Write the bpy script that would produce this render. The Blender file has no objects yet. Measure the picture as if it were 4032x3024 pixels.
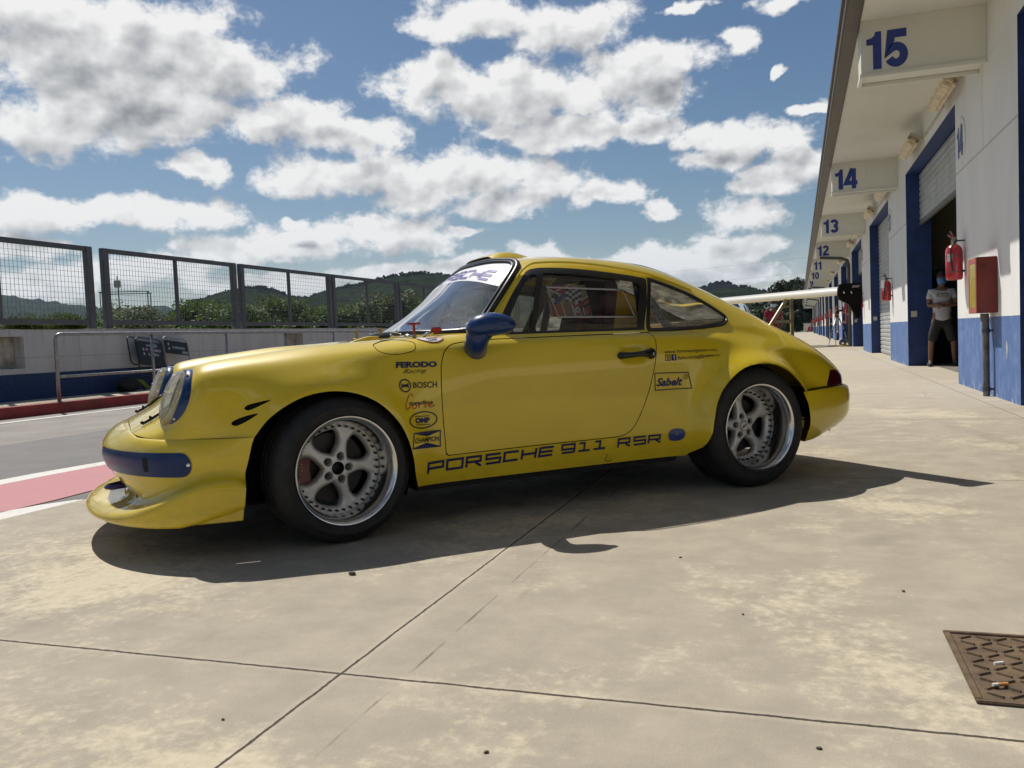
import bpy, bmesh, math, random
import numpy as np
from mathutils import Vector, Matrix
C = bpy.context.scene
COL = C.collection
rad = math.radians

# ---------------------------------------------------------------- camera, world, sun, exposure
cam = bpy.data.objects.new('camera', bpy.data.cameras.new('camera'))
COL.objects.link(cam)
cam.data.sensor_fit = 'HORIZONTAL'; cam.data.sensor_width = 36.0
cam.data.lens = 36.0*3346.77/4032.0
cam.data.clip_start = 0.05; cam.data.clip_end = 30000
_p, _r = rad(3.0022), rad(2.3646)
_fw = Vector((0, math.cos(_p), -math.sin(_p))); _rt = Vector((1, 0, 0)); _up = _rt.cross(_fw)
_cu = _up*math.cos(_r)+_rt*math.sin(_r); _cr = _rt*math.cos(_r)-_up*math.sin(_r)
_m = Matrix.Identity(4)
for i in range(3):
    _m[i][0] = _cr[i]; _m[i][1] = _cu[i]; _m[i][2] = -_fw[i]
_m[0][3], _m[1][3], _m[2][3] = 0, 0, .8632
cam.matrix_world = _m
C.camera = cam
C.view_settings.view_transform = 'Standard'; C.view_settings.look = 'None'
C.view_settings.exposure = 0.0; C.view_settings.gamma = 1.0
C.render.engine = 'CYCLES'
C.cycles.volume_bounces = 0; C.cycles.max_bounces = 8; C.cycles.transparent_max_bounces = 16
C.cycles.caustics_reflective = False; C.cycles.caustics_refractive = False

SUN = Vector((-.38, .572, 1.0)).normalized()
sl = bpy.data.lights.new('sun', 'SUN'); sl.energy = 4.6; sl.angle = rad(.5); sl.color = (1, .95, .86)
so = bpy.data.objects.new('sun', sl); COL.objects.link(so)
so.rotation_euler = SUN.to_track_quat('Z', 'Y').to_euler(); so.location = (-20, 30, 60)

class NT:                                                            # small node-tree writer
    def __init__(s, nt): s.t = nt; s.n = nt.nodes; s.l = nt.links
    def add(s, ty, **kw):
        nd = s.n.new(ty)
        for k, v in kw.items(): setattr(nd, k, v)
        return nd
    def put(s, sock, v):
        if isinstance(v, bpy.types.NodeSocket): s.l.new(v, sock)
        elif v is not None: sock.default_value = v
    def m(s, op, a, b=None, c=None, clamp=False):
        nd = s.add('ShaderNodeMath', operation=op, use_clamp=clamp)
        s.put(nd.inputs[0], a); s.put(nd.inputs[1], b); s.put(nd.inputs[2], c); return nd.outputs[0]
    def v(s, op, a, b=None, c=None):
        nd = s.add('ShaderNodeVectorMath', operation=op)
        s.put(nd.inputs[0], a); s.put(nd.inputs[1], b); s.put(nd.inputs[2], c)
        return nd.outputs['Value'] if op in ('LENGTH', 'DOT_PRODUCT', 'DISTANCE') else nd.outputs[0]
    def noise(s, vec, scale, detail=4, rough=.55, dist=0.0, out='Fac'):
        nd = s.add('ShaderNodeTexNoise'); s.put(nd.inputs['Vector'], vec); nd.inputs['Scale'].default_value = scale
        nd.inputs['Detail'].default_value = detail; nd.inputs['Roughness'].default_value = rough; nd.inputs['Distortion'].default_value = dist
        return nd.outputs[out]
    def ramp(s, f, a, b):                                            # smooth 0..1 between a and b
        nd = s.add('ShaderNodeMapRange', interpolation_type='SMOOTHSTEP', clamp=True)
        s.put(nd.inputs[0], f); s.put(nd.inputs[1], a); s.put(nd.inputs[2], b); return nd.outputs[0]
    def mix(s, f, a, b):
        nd = s.add('ShaderNodeMix', data_type='RGBA'); s.put(nd.inputs[0], f); s.put(nd.inputs[6], a); s.put(nd.inputs[7], b); return nd.outputs[2]
    def sep(s, vec):
        nd = s.add('ShaderNodeSeparateXYZ'); s.put(nd.inputs[0], vec); return nd.outputs
    def comb(s, x, y, z):
        nd = s.add('ShaderNodeCombineXYZ'); s.put(nd.inputs[0], x); s.put(nd.inputs[1], y); s.put(nd.inputs[2], z); return nd.outputs[0]
def rgb(r, g, b): return (r, g, b, 1.0)

# world: Nishita sky with cumulus clouds placed by azimuth / elevation (degrees: azimuth, elevation, half width, half height)
CLOUDS = [(-27.0,17.7,5.6,3.7),(-21.7,18.7,6.1,2.8),(-17.2,17.2,5.3,2.1),(-27.8,13.4,4.6,2.0),(-21.9,14.3,6.6,2.1),(-14.2,14.4,5.0,1.6),(-10.2,13.3,4.2,1.5),(-23.9,16.0,7.7,3.1),(-29.2,19.4,6.1,2.1),(-19.4,11.5,2.3,1.0),(-13.2,11.1,3.5,1.4),(-8.8,11.1,5.4,1.8),(-2.7,10.9,6.5,2.1),(2.8,10.5,3.1,1.6),(0.0,9.0,4.0,1.0),(-5.8,9.8,3.7,1.2),(-3.8,19.8,2.7,1.2),(-0.4,20.2,5.2,1.5),(4.7,19.5,5.2,1.8),(-3.7,16.5,4.6,2.1),(2.1,15.6,7.4,2.4),(9.2,16.8,4.8,2.2),(10.6,15.1,3.0,1.7),(4.5,13.3,6.1,1.3),(9.6,13.1,3.0,1.1),(-0.1,13.4,1.8,0.7),(6.8,9.4,2.4,1.0),(10.4,8.1,1.6,0.8),(16.9,11.9,4.2,1.4),(14.3,10.9,2.9,1.0),(18.8,10.3,2.5,1.5),(17.1,9.2,3.1,1.3),(15.4,7.3,2.9,1.4),(15.0,5.5,3.5,1.0),(13.8,12.2,2.0,1.1),(15.5,17.6,1.6,1.0),(18.1,15.6,0.7,0.5),(20.0,13.5,1.5,0.5),(18.2,19.5,2.2,0.6),(12.8,20.1,2.0,0.4),(-29.0,8.5,3.6,1.3),(-21.0,8.6,5.0,1.2),(-25.6,8.8,2.8,1.1),(-29.6,6.3,3.5,1.1),(-14.3,6.8,4.9,1.5),(-7.7,7.6,4.0,1.4),(-13.7,8.1,1.0,0.5),(-2.5,7.4,1.5,0.5),(-6.0,6.8,3.7,1.1),(-18.3,6.4,3.6,1.2),(-7.0,4.7,5.2,1.0),(-3.0,5.0,3.7,0.9),(2.0,5.6,2.5,1.0),(10.9,4.8,6.3,1.1),(7.2,4.7,3.7,1.0),(14.1,3.7,5.8,1.1),(18.1,2.0,3.4,0.9),(-23.8,5.0,6.8,1.3),(-28.8,4.2,5.3,1.3),(-15.1,4.3,6.4,1.0)]
w = bpy.data.worlds.new('World'); C.world = w; w.use_nodes = True
W_ = NT(w.node_tree); W_.n.clear()
g = bpy.data.node_groups.new('cloud_field', 'ShaderNodeTree')
g.interface.new_socket('P', in_out='INPUT', socket_type='NodeSocketVector')
g.interface.new_socket('F', in_out='OUTPUT', socket_type='NodeSocketFloat')
G_ = NT(g); gi = G_.add('NodeGroupInput'); go = G_.add('NodeGroupOutput')
acc = None
for a, e, rx, ry in CLOUDS:
    q = G_.v('MULTIPLY_ADD', gi.outputs[0], (1/rx, 1/ry, 0), (-a/rx, -e/ry, 0))
    d = G_.v('LENGTH', q)
    if acc is None: acc = d
    else:
        nd = G_.add('ShaderNodeMath', operation='SMOOTH_MIN'); G_.put(nd.inputs[0], acc); G_.put(nd.inputs[1], d); nd.inputs[2].default_value = .22; acc = nd.outputs[0]
G_.l.new(G_.m('SUBTRACT', 1.04, acc), go.inputs[0])
tc = W_.add('ShaderNodeTexCoord'); dirv = tc.outputs['Generated']
x, y, z = W_.sep(dirv)
az = W_.m('MULTIPLY', W_.m('ARCTAN2', x, y), 57.2958); el = W_.m('MULTIPLY', W_.m('ARCSINE', z), 57.2958)
P0 = W_.comb(az, W_.m('MULTIPLY', el, 1.25), 0)
wn = W_.add('ShaderNodeTexNoise'); W_.put(wn.inputs['Vector'], P0); wn.inputs['Scale'].default_value = .30; wn.inputs['Detail'].default_value = 4; wn.inputs['Roughness'].default_value = .55
wv = W_.v('MULTIPLY', W_.v('SUBTRACT', wn.outputs['Color'], (.5, .5, .5)), (4.6, 2.2, 0))
PA = W_.v('ADD', W_.comb(az, el, 0), wv)
def field(vec):
    nd = W_.add('ShaderNodeGroup'); nd.node_tree = g; W_.put(nd.inputs[0], vec); return nd.outputs[0]
F0 = W_.m('MAXIMUM', field(PA), -.9)
F1 = W_.m('MAXIMUM', field(W_.v('ADD', PA, (-.5, 1.5, 0))), -.9)
def puffs(vec, sc, detail):                                           # rounded billows
    nd = W_.add('ShaderNodeTexVoronoi', feature='SMOOTH_F1'); W_.put(nd.inputs['Vector'], vec); nd.inputs['Scale'].default_value = sc; nd.inputs['Detail'].default_value = detail; nd.inputs['Roughness'].default_value = .55; nd.inputs['Smoothness'].default_value = .55; nd.normalize = True
    return W_.m('SUBTRACT', 1.0, nd.outputs['Distance'])
PW = W_.v('ADD', P0, W_.v('MULTIPLY', W_.v('SUBTRACT', wn.outputs['Color'], (.5, .5, .5)), (1.5, 1.0, 0)))
PW1 = W_.v('ADD', PW, (-.22, .45, 0))
p0 = puffs(PW, .46, 2.0); p1 = puffs(PW1, .46, 0.6); ps = puffs(PW, .46, 0.6)
n0 = W_.noise(P0, .36, 3.0, .5); n1 = W_.noise(W_.v('ADD', P0, (-.4, .9, 0)), .36, 3.0, .5)
h0 = W_.noise(PW, 2.6, 6, .60)
# general broken cloud for the rest of the dome, outside the photographed part
gen = W_.m('MULTIPLY', W_.m('SUBTRACT', W_.noise(dirv, 2.6, 6, .6), .56), 3.6)
off = W_.m('MAXIMUM', W_.ramp(W_.m('ABSOLUTE', az), 34, 44), W_.ramp(el, 22, 27))
F = W_.m('ADD', W_.m('MULTIPLY', F0, W_.m('SUBTRACT', 1.0, off)), W_.m('MULTIPLY', gen, off))
body = W_.m('ADD', F, W_.m('ADD', W_.m('MULTIPLY', W_.m('SUBTRACT', n0, .5), 1.5), W_.m('MULTIPLY', W_.m('SUBTRACT', p0, .62), .85)))
dens = W_.m('ADD', body, W_.m('MULTIPLY', W_.m('SUBTRACT', h0, .5), .50))
haze_ = W_.m('MULTIPLY', W_.ramp(el, 6.5, .5), W_.ramp(W_.noise(P0, .35, 6, .6), .25, .6))
mask = W_.m('MAXIMUM', W_.ramp(dens, .05, .55), W_.m('MULTIPLY', haze_, .75))
relief = W_.m('ADD', W_.m('MULTIPLY', W_.m('SUBTRACT', n0, n1), 2.2), W_.m('MULTIPLY', W_.m('SUBTRACT', ps, p1), 1.2))
topn = W_.m('MULTIPLY', W_.m('SUBTRACT', F0, F1), W_.m('SUBTRACT', 1.0, off))            # >0 towards the tops
lit = W_.m('ADD', W_.m('ADD', relief, W_.m('MULTIPLY', topn, .85)), W_.m('ADD', .98, W_.m('MULTIPLY', W_.m('SUBTRACT', h0, .5), .12)))
thick = W_.ramp(W_.m('ADD', F, W_.m('MULTIPLY', W_.m('SUBTRACT', n0, .5), 1.2)), .18, 1.15)
lit = W_.m('SUBTRACT', lit, W_.m('MULTIPLY', thick, .80), clamp=True)
low = W_.ramp(el, 9, 1.0)                                             # paler, thinner cloud towards the horizon
ccol = W_.mix(lit, rgb(.30, .315, .345), rgb(.97, .965, .955))
ccol = W_.mix(W_.m('MULTIPLY', low, .40), ccol, rgb(.72, .78, .85))
sky = W_.add('ShaderNodeTexSky', sky_type='NISHITA'); sky.sun_disc = False
sky.sun_elevation = math.asin(SUN.z); sky.sun_rotation = math.atan2(SUN.x, SUN.y)
sky.air_density = 1.0; sky.dust_density = .6; sky.ozone_density = 1.6
b1 = W_.add('ShaderNodeBackground'); hsv = W_.add('ShaderNodeHueSaturation'); hsv.inputs['Saturation'].default_value = 1.18; W_.put(hsv.inputs['Color'], sky.outputs[0]); W_.put(b1.inputs[0], hsv.outputs[0]); b1.inputs[1].default_value = .062
b2 = W_.add('ShaderNodeBackground'); W_.put(b2.inputs[0], ccol); b2.inputs[1].default_value = .92
ms = W_.add('ShaderNodeMixShader'); W_.put(ms.inputs[0], mask); W_.l.new(b1.outputs[0], ms.inputs[1]); W_.l.new(b2.outputs[0], ms.inputs[2])
wo = W_.add('ShaderNodeOutputWorld'); W_.l.new(ms.outputs[0], wo.inputs[0])
w.cycles.sampling_method = 'MANUAL'; w.cycles.sample_map_resolution = 1024

# ---------------------------------------------------------------- frames
AZ = rad(18.753)
E_ = Vector((math.cos(AZ), -math.sin(AZ), 0)); D_ = Vector((math.sin(AZ), math.cos(AZ), 0))
def W(e, s, z=0.0): return E_*e + D_*s + Vector((0, 0, z))           # e: across the pit lane, s: along it
ROT = -AZ
CAR0 = Vector((-1.1012, 4.4644, 0)); CARR = rad(25.2796)
CU = Vector((math.cos(CARR), math.sin(CARR), 0)); CV = Vector((-math.sin(CARR), math.cos(CARR), 0))

# ---------------------------------------------------------------- materials
MATS = {}
def mat(name, col, rough=.6, metal=0.0, var=0.0, vscale=8.0, bump=0.0, bscale=60.0, coat=0.0, spec=.5, fn=None, dirt=0.0):
    if name in MATS: return MATS[name]
    m = bpy.data.materials.new(name); m.use_nodes = True; MATS[name] = m
    T = NT(m.node_tree); b = T.n['Principled BSDF']
    b.inputs['Base Color'].default_value = rgb(*col); b.inputs['Roughness'].default_value = rough; b.inputs['Metallic'].default_value = metal
    b.inputs['Specular IOR Level'].default_value = spec
    if coat: b.inputs['Coat Weight'].default_value = coat; b.inputs['Coat Roughness'].default_value = .04
    co = T.add('ShaderNodeTexCoord').outputs['Object']
    if var:
        f = T.noise(co, vscale, 6, .6)
        c = T.mix(T.ramp(f, .3, .7), rgb(*[x*(1-var) for x in col]), rgb(*[min(1, x*(1+var)) for x in col]))
        if dirt:
            f2 = T.noise(co, vscale*.35, 7, .7, .6)
            c = T.mix(T.m('MULTIPLY', T.ramp(f2, .52, .72), dirt), c, rgb(.10, .085, .06))
        T.put(b.inputs['Base Color'], c)
        T.put(b.inputs['Roughness'], T.m('ADD', T.m('MULTIPLY', T.m('SUBTRACT', f, .5), var*.6), rough))
    if bump:
        bn = T.add('ShaderNodeBump'); bn.inputs['Strength'].default_value = bump; bn.inputs['Distance'].default_value = .01
        T.put(bn.inputs['Height'], T.noise(co, bscale, 5, .6)); T.l.new(bn.outputs[0], b.inputs['Normal'])
    if fn: fn(T, b, co)
    return m

# ---------------------------------------------------------------- mesh helpers
class MB:
    def __init__(s): s.v = []; s.f = []; s.mi = []; s.k = 0
    def put(s, vs, fs):
        o = len(s.v); s.v += [tuple(map(float, v)) for v in vs]; s.f += [tuple(i+o for i in f) for f in fs]; s.mi += [s.k]*len(fs); return s
    def box(s, a, b, bev=0.0, mx=None):
        (x0, y0, z0), (x1, y1, z1) = a, b
        if bev <= 0:
            vs = [(x0,y0,z0),(x1,y0,z0),(x1,y1,z0),(x0,y1,z0),(x0,y0,z1),(x1,y0,z1),(x1,y1,z1),(x0,y1,z1)]
            fs = [(0,3,2,1),(4,5,6,7),(0,1,5,4),(1,2,6,5),(2,3,7,6),(3,0,4,7)]
        else:
            bm = bmesh.new(); bmesh.ops.create_cube(bm, size=1)
            for v in bm.verts: v.co = Vector(((x0+x1)/2+v.co.x*(x1-x0), (y0+y1)/2+v.co.y*(y1-y0), (z0+z1)/2+v.co.z*(z1-z0)))
            bmesh.ops.bevel(bm, geom=bm.edges[:], offset=bev, segments=2, affect='EDGES')
            vs = [v.co.copy() for v in bm.verts]; bm.verts.index_update(); fs = [[v.index for v in f.verts] for f in bm.faces]; bm.free()
        if mx is not None: vs = [mx @ Vector(v) for v in vs]
        return s.put(vs, fs)
    def tube(s, pts, r, n=10, cap=True, closed=False):
        pts = [Vector(p) for p in pts]; N = len(pts); rs = r if isinstance(r, (list, tuple)) else [r]*N
        vs = []; fs = []; up = None
        for i, p in enumerate(pts):
            t = (pts[(i+1) % N]-pts[i-1]) if closed else (pts[min(i+1, N-1)]-pts[max(i-1, 0)])
            if t.length < 1e-9: t = Vector((0, 0, 1))
            t.normalize()
            if up is None: up = Vector((0, 0, 1)) if abs(t.z) < .9 else Vector((1, 0, 0))
            a = t.cross(up); 
            if a.length < 1e-6: a = t.orthogonal()
            a.normalize(); b = a.cross(t); up = b if True else up
            for k in range(n):
                q = 2*math.pi*k/n; vs.append(p+a*(math.cos(q)*rs[i])+b*(math.sin(q)*rs[i]))
        for i in range(N if closed else N-1):
            j = (i+1) % N
            for k in range(n): fs.append((i*n+k, i*n+(k+1) % n, j*n+(k+1) % n, j*n+k))
        if cap and not closed: fs += [tuple(range(n))[::-1], tuple((N-1)*n+k for k in range(n))]
        return s.put(vs, fs)
    def lathe(s, prof, n=48, axis='z', cap=False, mx=None):          # prof: (radius, height)
        vs = []; fs = []
        for r, h in prof:
            for k in range(n):
                a = 2*math.pi*k/n; c, d = r*math.cos(a), r*math.sin(a)
                vs.append((c, d, h) if axis == 'z' else ((c, h, d) if axis == 'y' else (h, c, d)))
        for i in range(len(prof)-1):
            for k in range(n): fs.append((i*n+k, i*n+(k+1) % n, (i+1)*n+(k+1) % n, (i+1)*n+k))
        if cap: fs += [tuple(range(n))[::-1], tuple((len(prof)-1)*n+k for k in range(n))]
        if mx is not None: vs = [mx @ Vector(v) for v in vs]
        return s.put(vs, fs)
    def prism(s, poly, f0, f1):                                       # poly 2D; f0/f1 map (a,b) to 3D for the two sides
        n = len(poly); vs = [f0(*p) for p in poly]+[f1(*p) for p in poly]
        fs = [tuple(range(n))[::-1], tuple(range(n, 2*n))]+[(i, (i+1) % n, n+(i+1) % n, n+i) for i in range(n)]
        return s.put(vs, fs)
    def grid(s, P):                                                   # P: nx x ny x 3
        P = np.asarray(P); a, b = P.shape[:2]
        return s.put(P.reshape(-1, 3), [(i*b+j, (i+1)*b+j, (i+1)*b+j+1, i*b+j+1) for i in range(a-1) for j in range(b-1)])
    def ball(s, c, r, n=12, m=8):
        rx, ry, rz = r if isinstance(r, (list, tuple)) else (r, r, r)
        vs = [(c[0]+rx*math.sin(math.pi*i/m)*math.cos(2*math.pi*k/n), c[1]+ry*math.sin(math.pi*i/m)*math.sin(2*math.pi*k/n), c[2]-rz*math.cos(math.pi*i/m)) for i in range(m+1) for k in range(n)]
        return s.put(vs, [(i*n+k, i*n+(k+1) % n, (i+1)*n+(k+1) % n, (i+1)*n+k) for i in range(m) for k in range(n)])
    def build(s, name, mats, parent=None, smooth=False, loc=None, rot=0.0, autos=None):
        me = bpy.data.meshes.new(name); me.from_pydata(s.v, [], s.f)
        for m in (mats if isinstance(mats, (list, tuple)) else [mats]): me.materials.append(m)
        me.polygons.foreach_set('material_index', s.mi)
        bm = bmesh.new(); bm.from_mesh(me); bmesh.ops.remove_doubles(bm, verts=bm.verts, dist=1e-6); bmesh.ops.dissolve_degenerate(bm, dist=1e-7, edges=bm.edges)
        bmesh.ops.recalc_face_normals(bm, faces=bm.faces)
        if smooth:
            for f in bm.faces: f.smooth = True
            if autos:
                for e in bm.edges:
                    if len(e.link_faces) == 2 and e.calc_face_angle(0) > rad(autos): e.smooth = False
        bm.to_mesh(me); bm.free()
        o = bpy.data.objects.new(name, me); COL.objects.link(o)
        if parent: o.parent = parent
        if loc is not None: o.location = loc
        o.rotation_euler = (0, 0, rot)
        return o
def tag(o, label, cat, group=None, kind=None):
    o['label'] = label; o['category'] = cat
    if group: o['group'] = group
    if kind: o['kind'] = kind
    return o
def struct(o): o['kind'] = 'structure'; return o
def thing(name, label, cat, loc, rot=0.0, group=None):
    o = bpy.data.objects.new(name, None); o.empty_display_size = .1; COL.objects.link(o); o.location = loc; o.rotation_euler = (0, 0, rot)
    return tag(o, label, cat, group)
def dup(o, parent=None):
    c = o.copy(); COL.objects.link(c)
    if parent: c.parent = parent
    for ch in list(o.children): dup(ch, c)
    return c
def text_mesh(s, bold=0.0, shear=0.0, res=3, space=1.0):              # flat text scaled to the unit box
    cu = bpy.data.curves.new('t', 'FONT'); cu.body = s; cu.offset = bold; cu.shear = shear; cu.resolution_u = res; cu.space_character = space
    o = bpy.data.objects.new('t', cu); COL.objects.link(o)
    dg = bpy.context.evaluated_depsgraph_get(); me = o.evaluated_get(dg).to_mesh()
    v = np.array([q.co[:] for q in me.vertices]); f = [tuple(p.vertices) for p in me.polygons]
    o.evaluated_get(dg).to_mesh_clear(); bpy.data.objects.remove(o); bpy.data.curves.remove(cu)
    mn, mx = v.min(0), v.max(0); v = (v-mn)/np.maximum(mx-mn, 1e-6)
    return v[:, :2], f
def stroke2d(pts, w_, closed=False):                                  # mitred ribbon, as (vertices, faces)
    p = np.asarray(pts, float); N = len(p); A, B = [], []
    for i in range(N):
        a = p[i-1] if (i or closed) else None; b = p[(i+1) % N] if (i < N-1 or closed) else None
        d1 = (p[i]-a)/max(np.linalg.norm(p[i]-a), 1e-9) if a is not None else (b-p[i])/max(np.linalg.norm(b-p[i]), 1e-9)
        d2 = (b-p[i])/max(np.linalg.norm(b-p[i]), 1e-9) if b is not None else d1
        n1 = np.array([-d1[1], d1[0]]); n2 = np.array([-d2[1], d2[0]]); n_ = n1+n2; n_ /= max(np.linalg.norm(n_), 1e-6); k_ = w_/2/max(n_@n1, .4); A.append(p[i]+n_*k_); B.append(p[i]-n_*k_)
    return A+B, [(i, (i+1) % N, N+(i+1) % N, N+i) for i in range(N if closed else N-1)]
def arc2(cx, cy, rx, ry, a0, a1, n=14): return [(cx+rx*math.cos(rad(a)), cy+ry*math.sin(rad(a))) for a in np.linspace(a0, a1, n)]
T_ = .22
DIG = {'0': [(arc2(.31, .5, .20, .39, 0, 360, 33)[:-1], True)], '1': 'poly', '2': [(arc2(.31, .70, .20, .19, 165, -25, 12)+[(.40, .50), (.16, .22), (.13, .11), (.62, .11)], False)],
       '3': [(arc2(.30, .70, .20, .19, 160, -80, 12)+[(.26, .51)], False), (arc2(.30, .30, .205, .19, 80, -160, 14), False)], '4': [([(.64, .29), (.07, .29), (.40, 1.0)], False), ([(.46, 0), (.46, 1.0)], False)],
       '5': [([(.58, .89), (.17, .89), (.12, .47)]+arc2(.30, .33, .205, .22, 125, -155, 16), False)], '6': [(arc2(.31, .32, .20, .21, 95, 455, 24)[:-1], True), ([(.50, .80), (.42, .88), (.31, .89), (.18, .76), (.11, .50), (.11, .32)], False)],
       '7': [([(.04, .89), (.54, .89), (.34, .5), (.24, 0)], False)], '8': [(arc2(.31, .72, .175, .17, 0, 360, 24)[:-1], True), (arc2(.31, .30, .20, .195, 0, 360, 24)[:-1], True)], '9': [(arc2(.31, .68, .20, .21, 0, 360, 24)[:-1], True), ([(.12, .20), (.20, .12), (.31, .11), (.44, .24), (.51, .50), (.51, .68)], False)]}
def numeral(s):                                                       # bold condensed digits in a unit box, one list of faces
    V, F, lay = [], [], []; x0 = 0
    for c in s:
        if c == '1':
            P = [(.20, 0), (.43, 0), (.43, 1), (.27, 1), (.24, .90), (.16, .84), (.03, .82), (.03, .66), (.20, .66)]; o = len(V); V += [(x0+a, b) for a, b in P]; lay += [0]*len(P); F += [tuple(o+i for i in (0, 1, 2, 3, 4, 8)), tuple(o+i for i in (4, 5, 6, 7, 8))]; x0 += .52
        else:
            for k, (pts, cl) in enumerate(DIG[c]):
                v, f = stroke2d(pts, T_, cl); o = len(V); V += [(x0+a, b) for a, b in v]; lay += [k]*len(v); F += [tuple(o+i for i in q) for q in f]
            x0 += .68
    w_ = x0-.06; return [(a/w_, b) for a, b in V], F, lay, w_
def quad_map(v, bl, br, tr, tl):
    a, b = v[:, :1], v[:, 1:2]; bl, br, tr, tl = map(np.array, (bl, br, tr, tl))
    return (1-a)*(1-b)*bl+a*(1-b)*br+a*b*tr+(1-a)*b*tl
random.seed(7); RNG = np.random.default_rng(7)
# ================================================================= SETTING
def concrete_fn(T, b, co):
    x, y, z = T.sep(co)
    warp = T.add('ShaderNodeTexNoise'); T.put(warp.inputs['Vector'], co); warp.inputs['Scale'].default_value = 1.1; warp.inputs['Detail'].default_value = 6
    cw = T.v('ADD', T.v('MULTIPLY', co, (1.0, .75, 1)), T.v('MULTIPLY', T.v('SUBTRACT', warp.outputs['Color'], (.5,.5,.5)), (.8,.8,0)))
    big = T.noise(cw, .85, 9, .62); fine = T.noise(co, 26, 7, .68); spk = T.noise(co, 140, 4, .7); mid = T.noise(co, 4.5, 8, .66)
    pv = T.m('ADD', big, T.m('ADD', T.m('MULTIPLY', T.m('SUBTRACT', fine, .5), .40), T.m('MULTIPLY', T.m('SUBTRACT', mid, .5), .36)))
    patch = T.ramp(pv, .50, .66)
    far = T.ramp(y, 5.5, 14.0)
    grey = T.mix(T.ramp(mid, .3, .72), rgb(.335,.297,.235), rgb(.425,.375,.295))
    cream = T.mix(T.ramp(fine, .35, .65), rgb(.535,.465,.335), rgb(.60,.530,.395))
    c = T.mix(T.m('MULTIPLY', patch, .9), grey, cream)
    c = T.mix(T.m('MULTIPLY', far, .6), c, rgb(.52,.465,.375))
    st = T.noise(T.v('MULTIPLY', co, (2.2, .5, 1)), 1.2, 6, .7, .8)
    c = T.mix(T.m('MULTIPLY', T.ramp(st, .58, .74), .30), c, rgb(.20,.175,.145))
    c = T.mix(T.m('MULTIPLY', T.ramp(spk, .62, .72), .55), c, rgb(.17,.145,.115))
    c = T.mix(T.m('MULTIPLY', T.ramp(spk, .38, .28), .35), c, rgb(.70,.66,.58))
    agg = T.noise(co, 320, 3, .8); c = T.mix(T.m('MULTIPLY', T.ramp(agg, .45, .75), .28), c, rgb(.22,.195,.16)); c = T.mix(T.m('MULTIPLY', T.ramp(agg, .5, .25), .22), c, rgb(.66,.61,.50))
    ty = T.v('LENGTH', T.v('SUBTRACT', T.v('MULTIPLY', co, (1, 1, 0)), (-3.2, 6.6, 0)))                  # curved rubber marks left by turning cars
    tm = T.m('MULTIPLY', T.m('MAXIMUM', T.ramp(T.m('ABSOLUTE', T.m('SUBTRACT', ty, 4.55)), .11, .03), T.ramp(T.m('ABSOLUTE', T.m('SUBTRACT', ty, 6.1)), .12, .03)), T.ramp(T.noise(co, .8, 7, .7), .44, .68)); c = T.mix(T.m('MULTIPLY', tm, .28), c, rgb(.13,.115,.10))
    vo = T.add('ShaderNodeTexVoronoi', feature='DISTANCE_TO_EDGE'); T.put(vo.inputs['Vector'], T.v('ADD', T.v('MULTIPLY', co, (.55, .42, 1)), T.v('MULTIPLY', warp.outputs['Color'], (.5, .5, 0)))); vo.inputs['Scale'].default_value = .8
    c = T.mix(T.m('MULTIPLY', T.m('MULTIPLY', T.ramp(vo.outputs['Distance'], .004, .0012), T.ramp(T.noise(co, .5, 3), .54, .64)), .55), c, rgb(.10,.085,.07))
    # pour joints of the slabs
    jn = T.noise(co, 9, 6, .7); jn2 = T.noise(co, 45, 3, .7)
    wob = T.m('MULTIPLY', T.m('SUBTRACT', jn, .5), .012)
    def joint(v, at, period, wd):
        u = T.m('ADD', T.m('SUBTRACT', v, at), wob)
        d = T.m('ABSOLUTE', T.m('SUBTRACT', u, T.m('MULTIPLY', T.m('ROUND', T.m('DIVIDE', u, period)), period)))
        wv_ = T.m('MULTIPLY', T.m('ADD', T.m('MULTIPLY', jn2, 1.3), .35), wd)
        return T.m('SUBTRACT', 1.0, T.m('DIVIDE', d, wv_), clamp=True), d
    j1, d1 = joint(y, 1.932, 3.19, .0072); j2, d2 = joint(x, -1.166, 2.995, .0060)
    u = T.m('ABSOLUTE', T.m('ADD', T.m('ADD', x, .985), wob)); j3 = T.m('MULTIPLY', T.ramp(u, .007, .001), T.m('MULTIPLY', T.ramp(T.noise(co, 3, 3), .42, .62), .5))
    jm = T.m('MAXIMUM', T.m('MAXIMUM', T.ramp(j1, .1, .6), T.ramp(j2, .1, .6)), j3)
    halo = T.m('MAXIMUM', T.ramp(d1, .03, .004), T.ramp(d2, .03, .004))
    c = T.mix(T.m('MULTIPLY', halo, .28), c, rgb(.58,.51,.40))
    c = T.mix(T.m('MULTIPLY', jm, .93), c, rgb(.035,.026,.022))
    T.put(b.inputs['Base Color'], c); b.inputs['Roughness'].default_value = .82; b.inputs['Specular IOR Level'].default_value = .28
    bn = T.add('ShaderNodeBump'); bn.inputs['Strength'].default_value = .55; bn.inputs['Distance'].default_value = .004
    T.put(bn.inputs['Height'], T.m('SUBTRACT', T.m('ADD', T.m('ADD', fine, T.m('MULTIPLY', spk, .6)), T.m('MULTIPLY', patch, -.25)), T.m('MULTIPLY', jm, 3.0))); T.l.new(bn.outputs[0], b.inputs['Normal'])
CONC = mat('concrete_slab', (.4,.37,.31), fn=concrete_fn)
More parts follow.
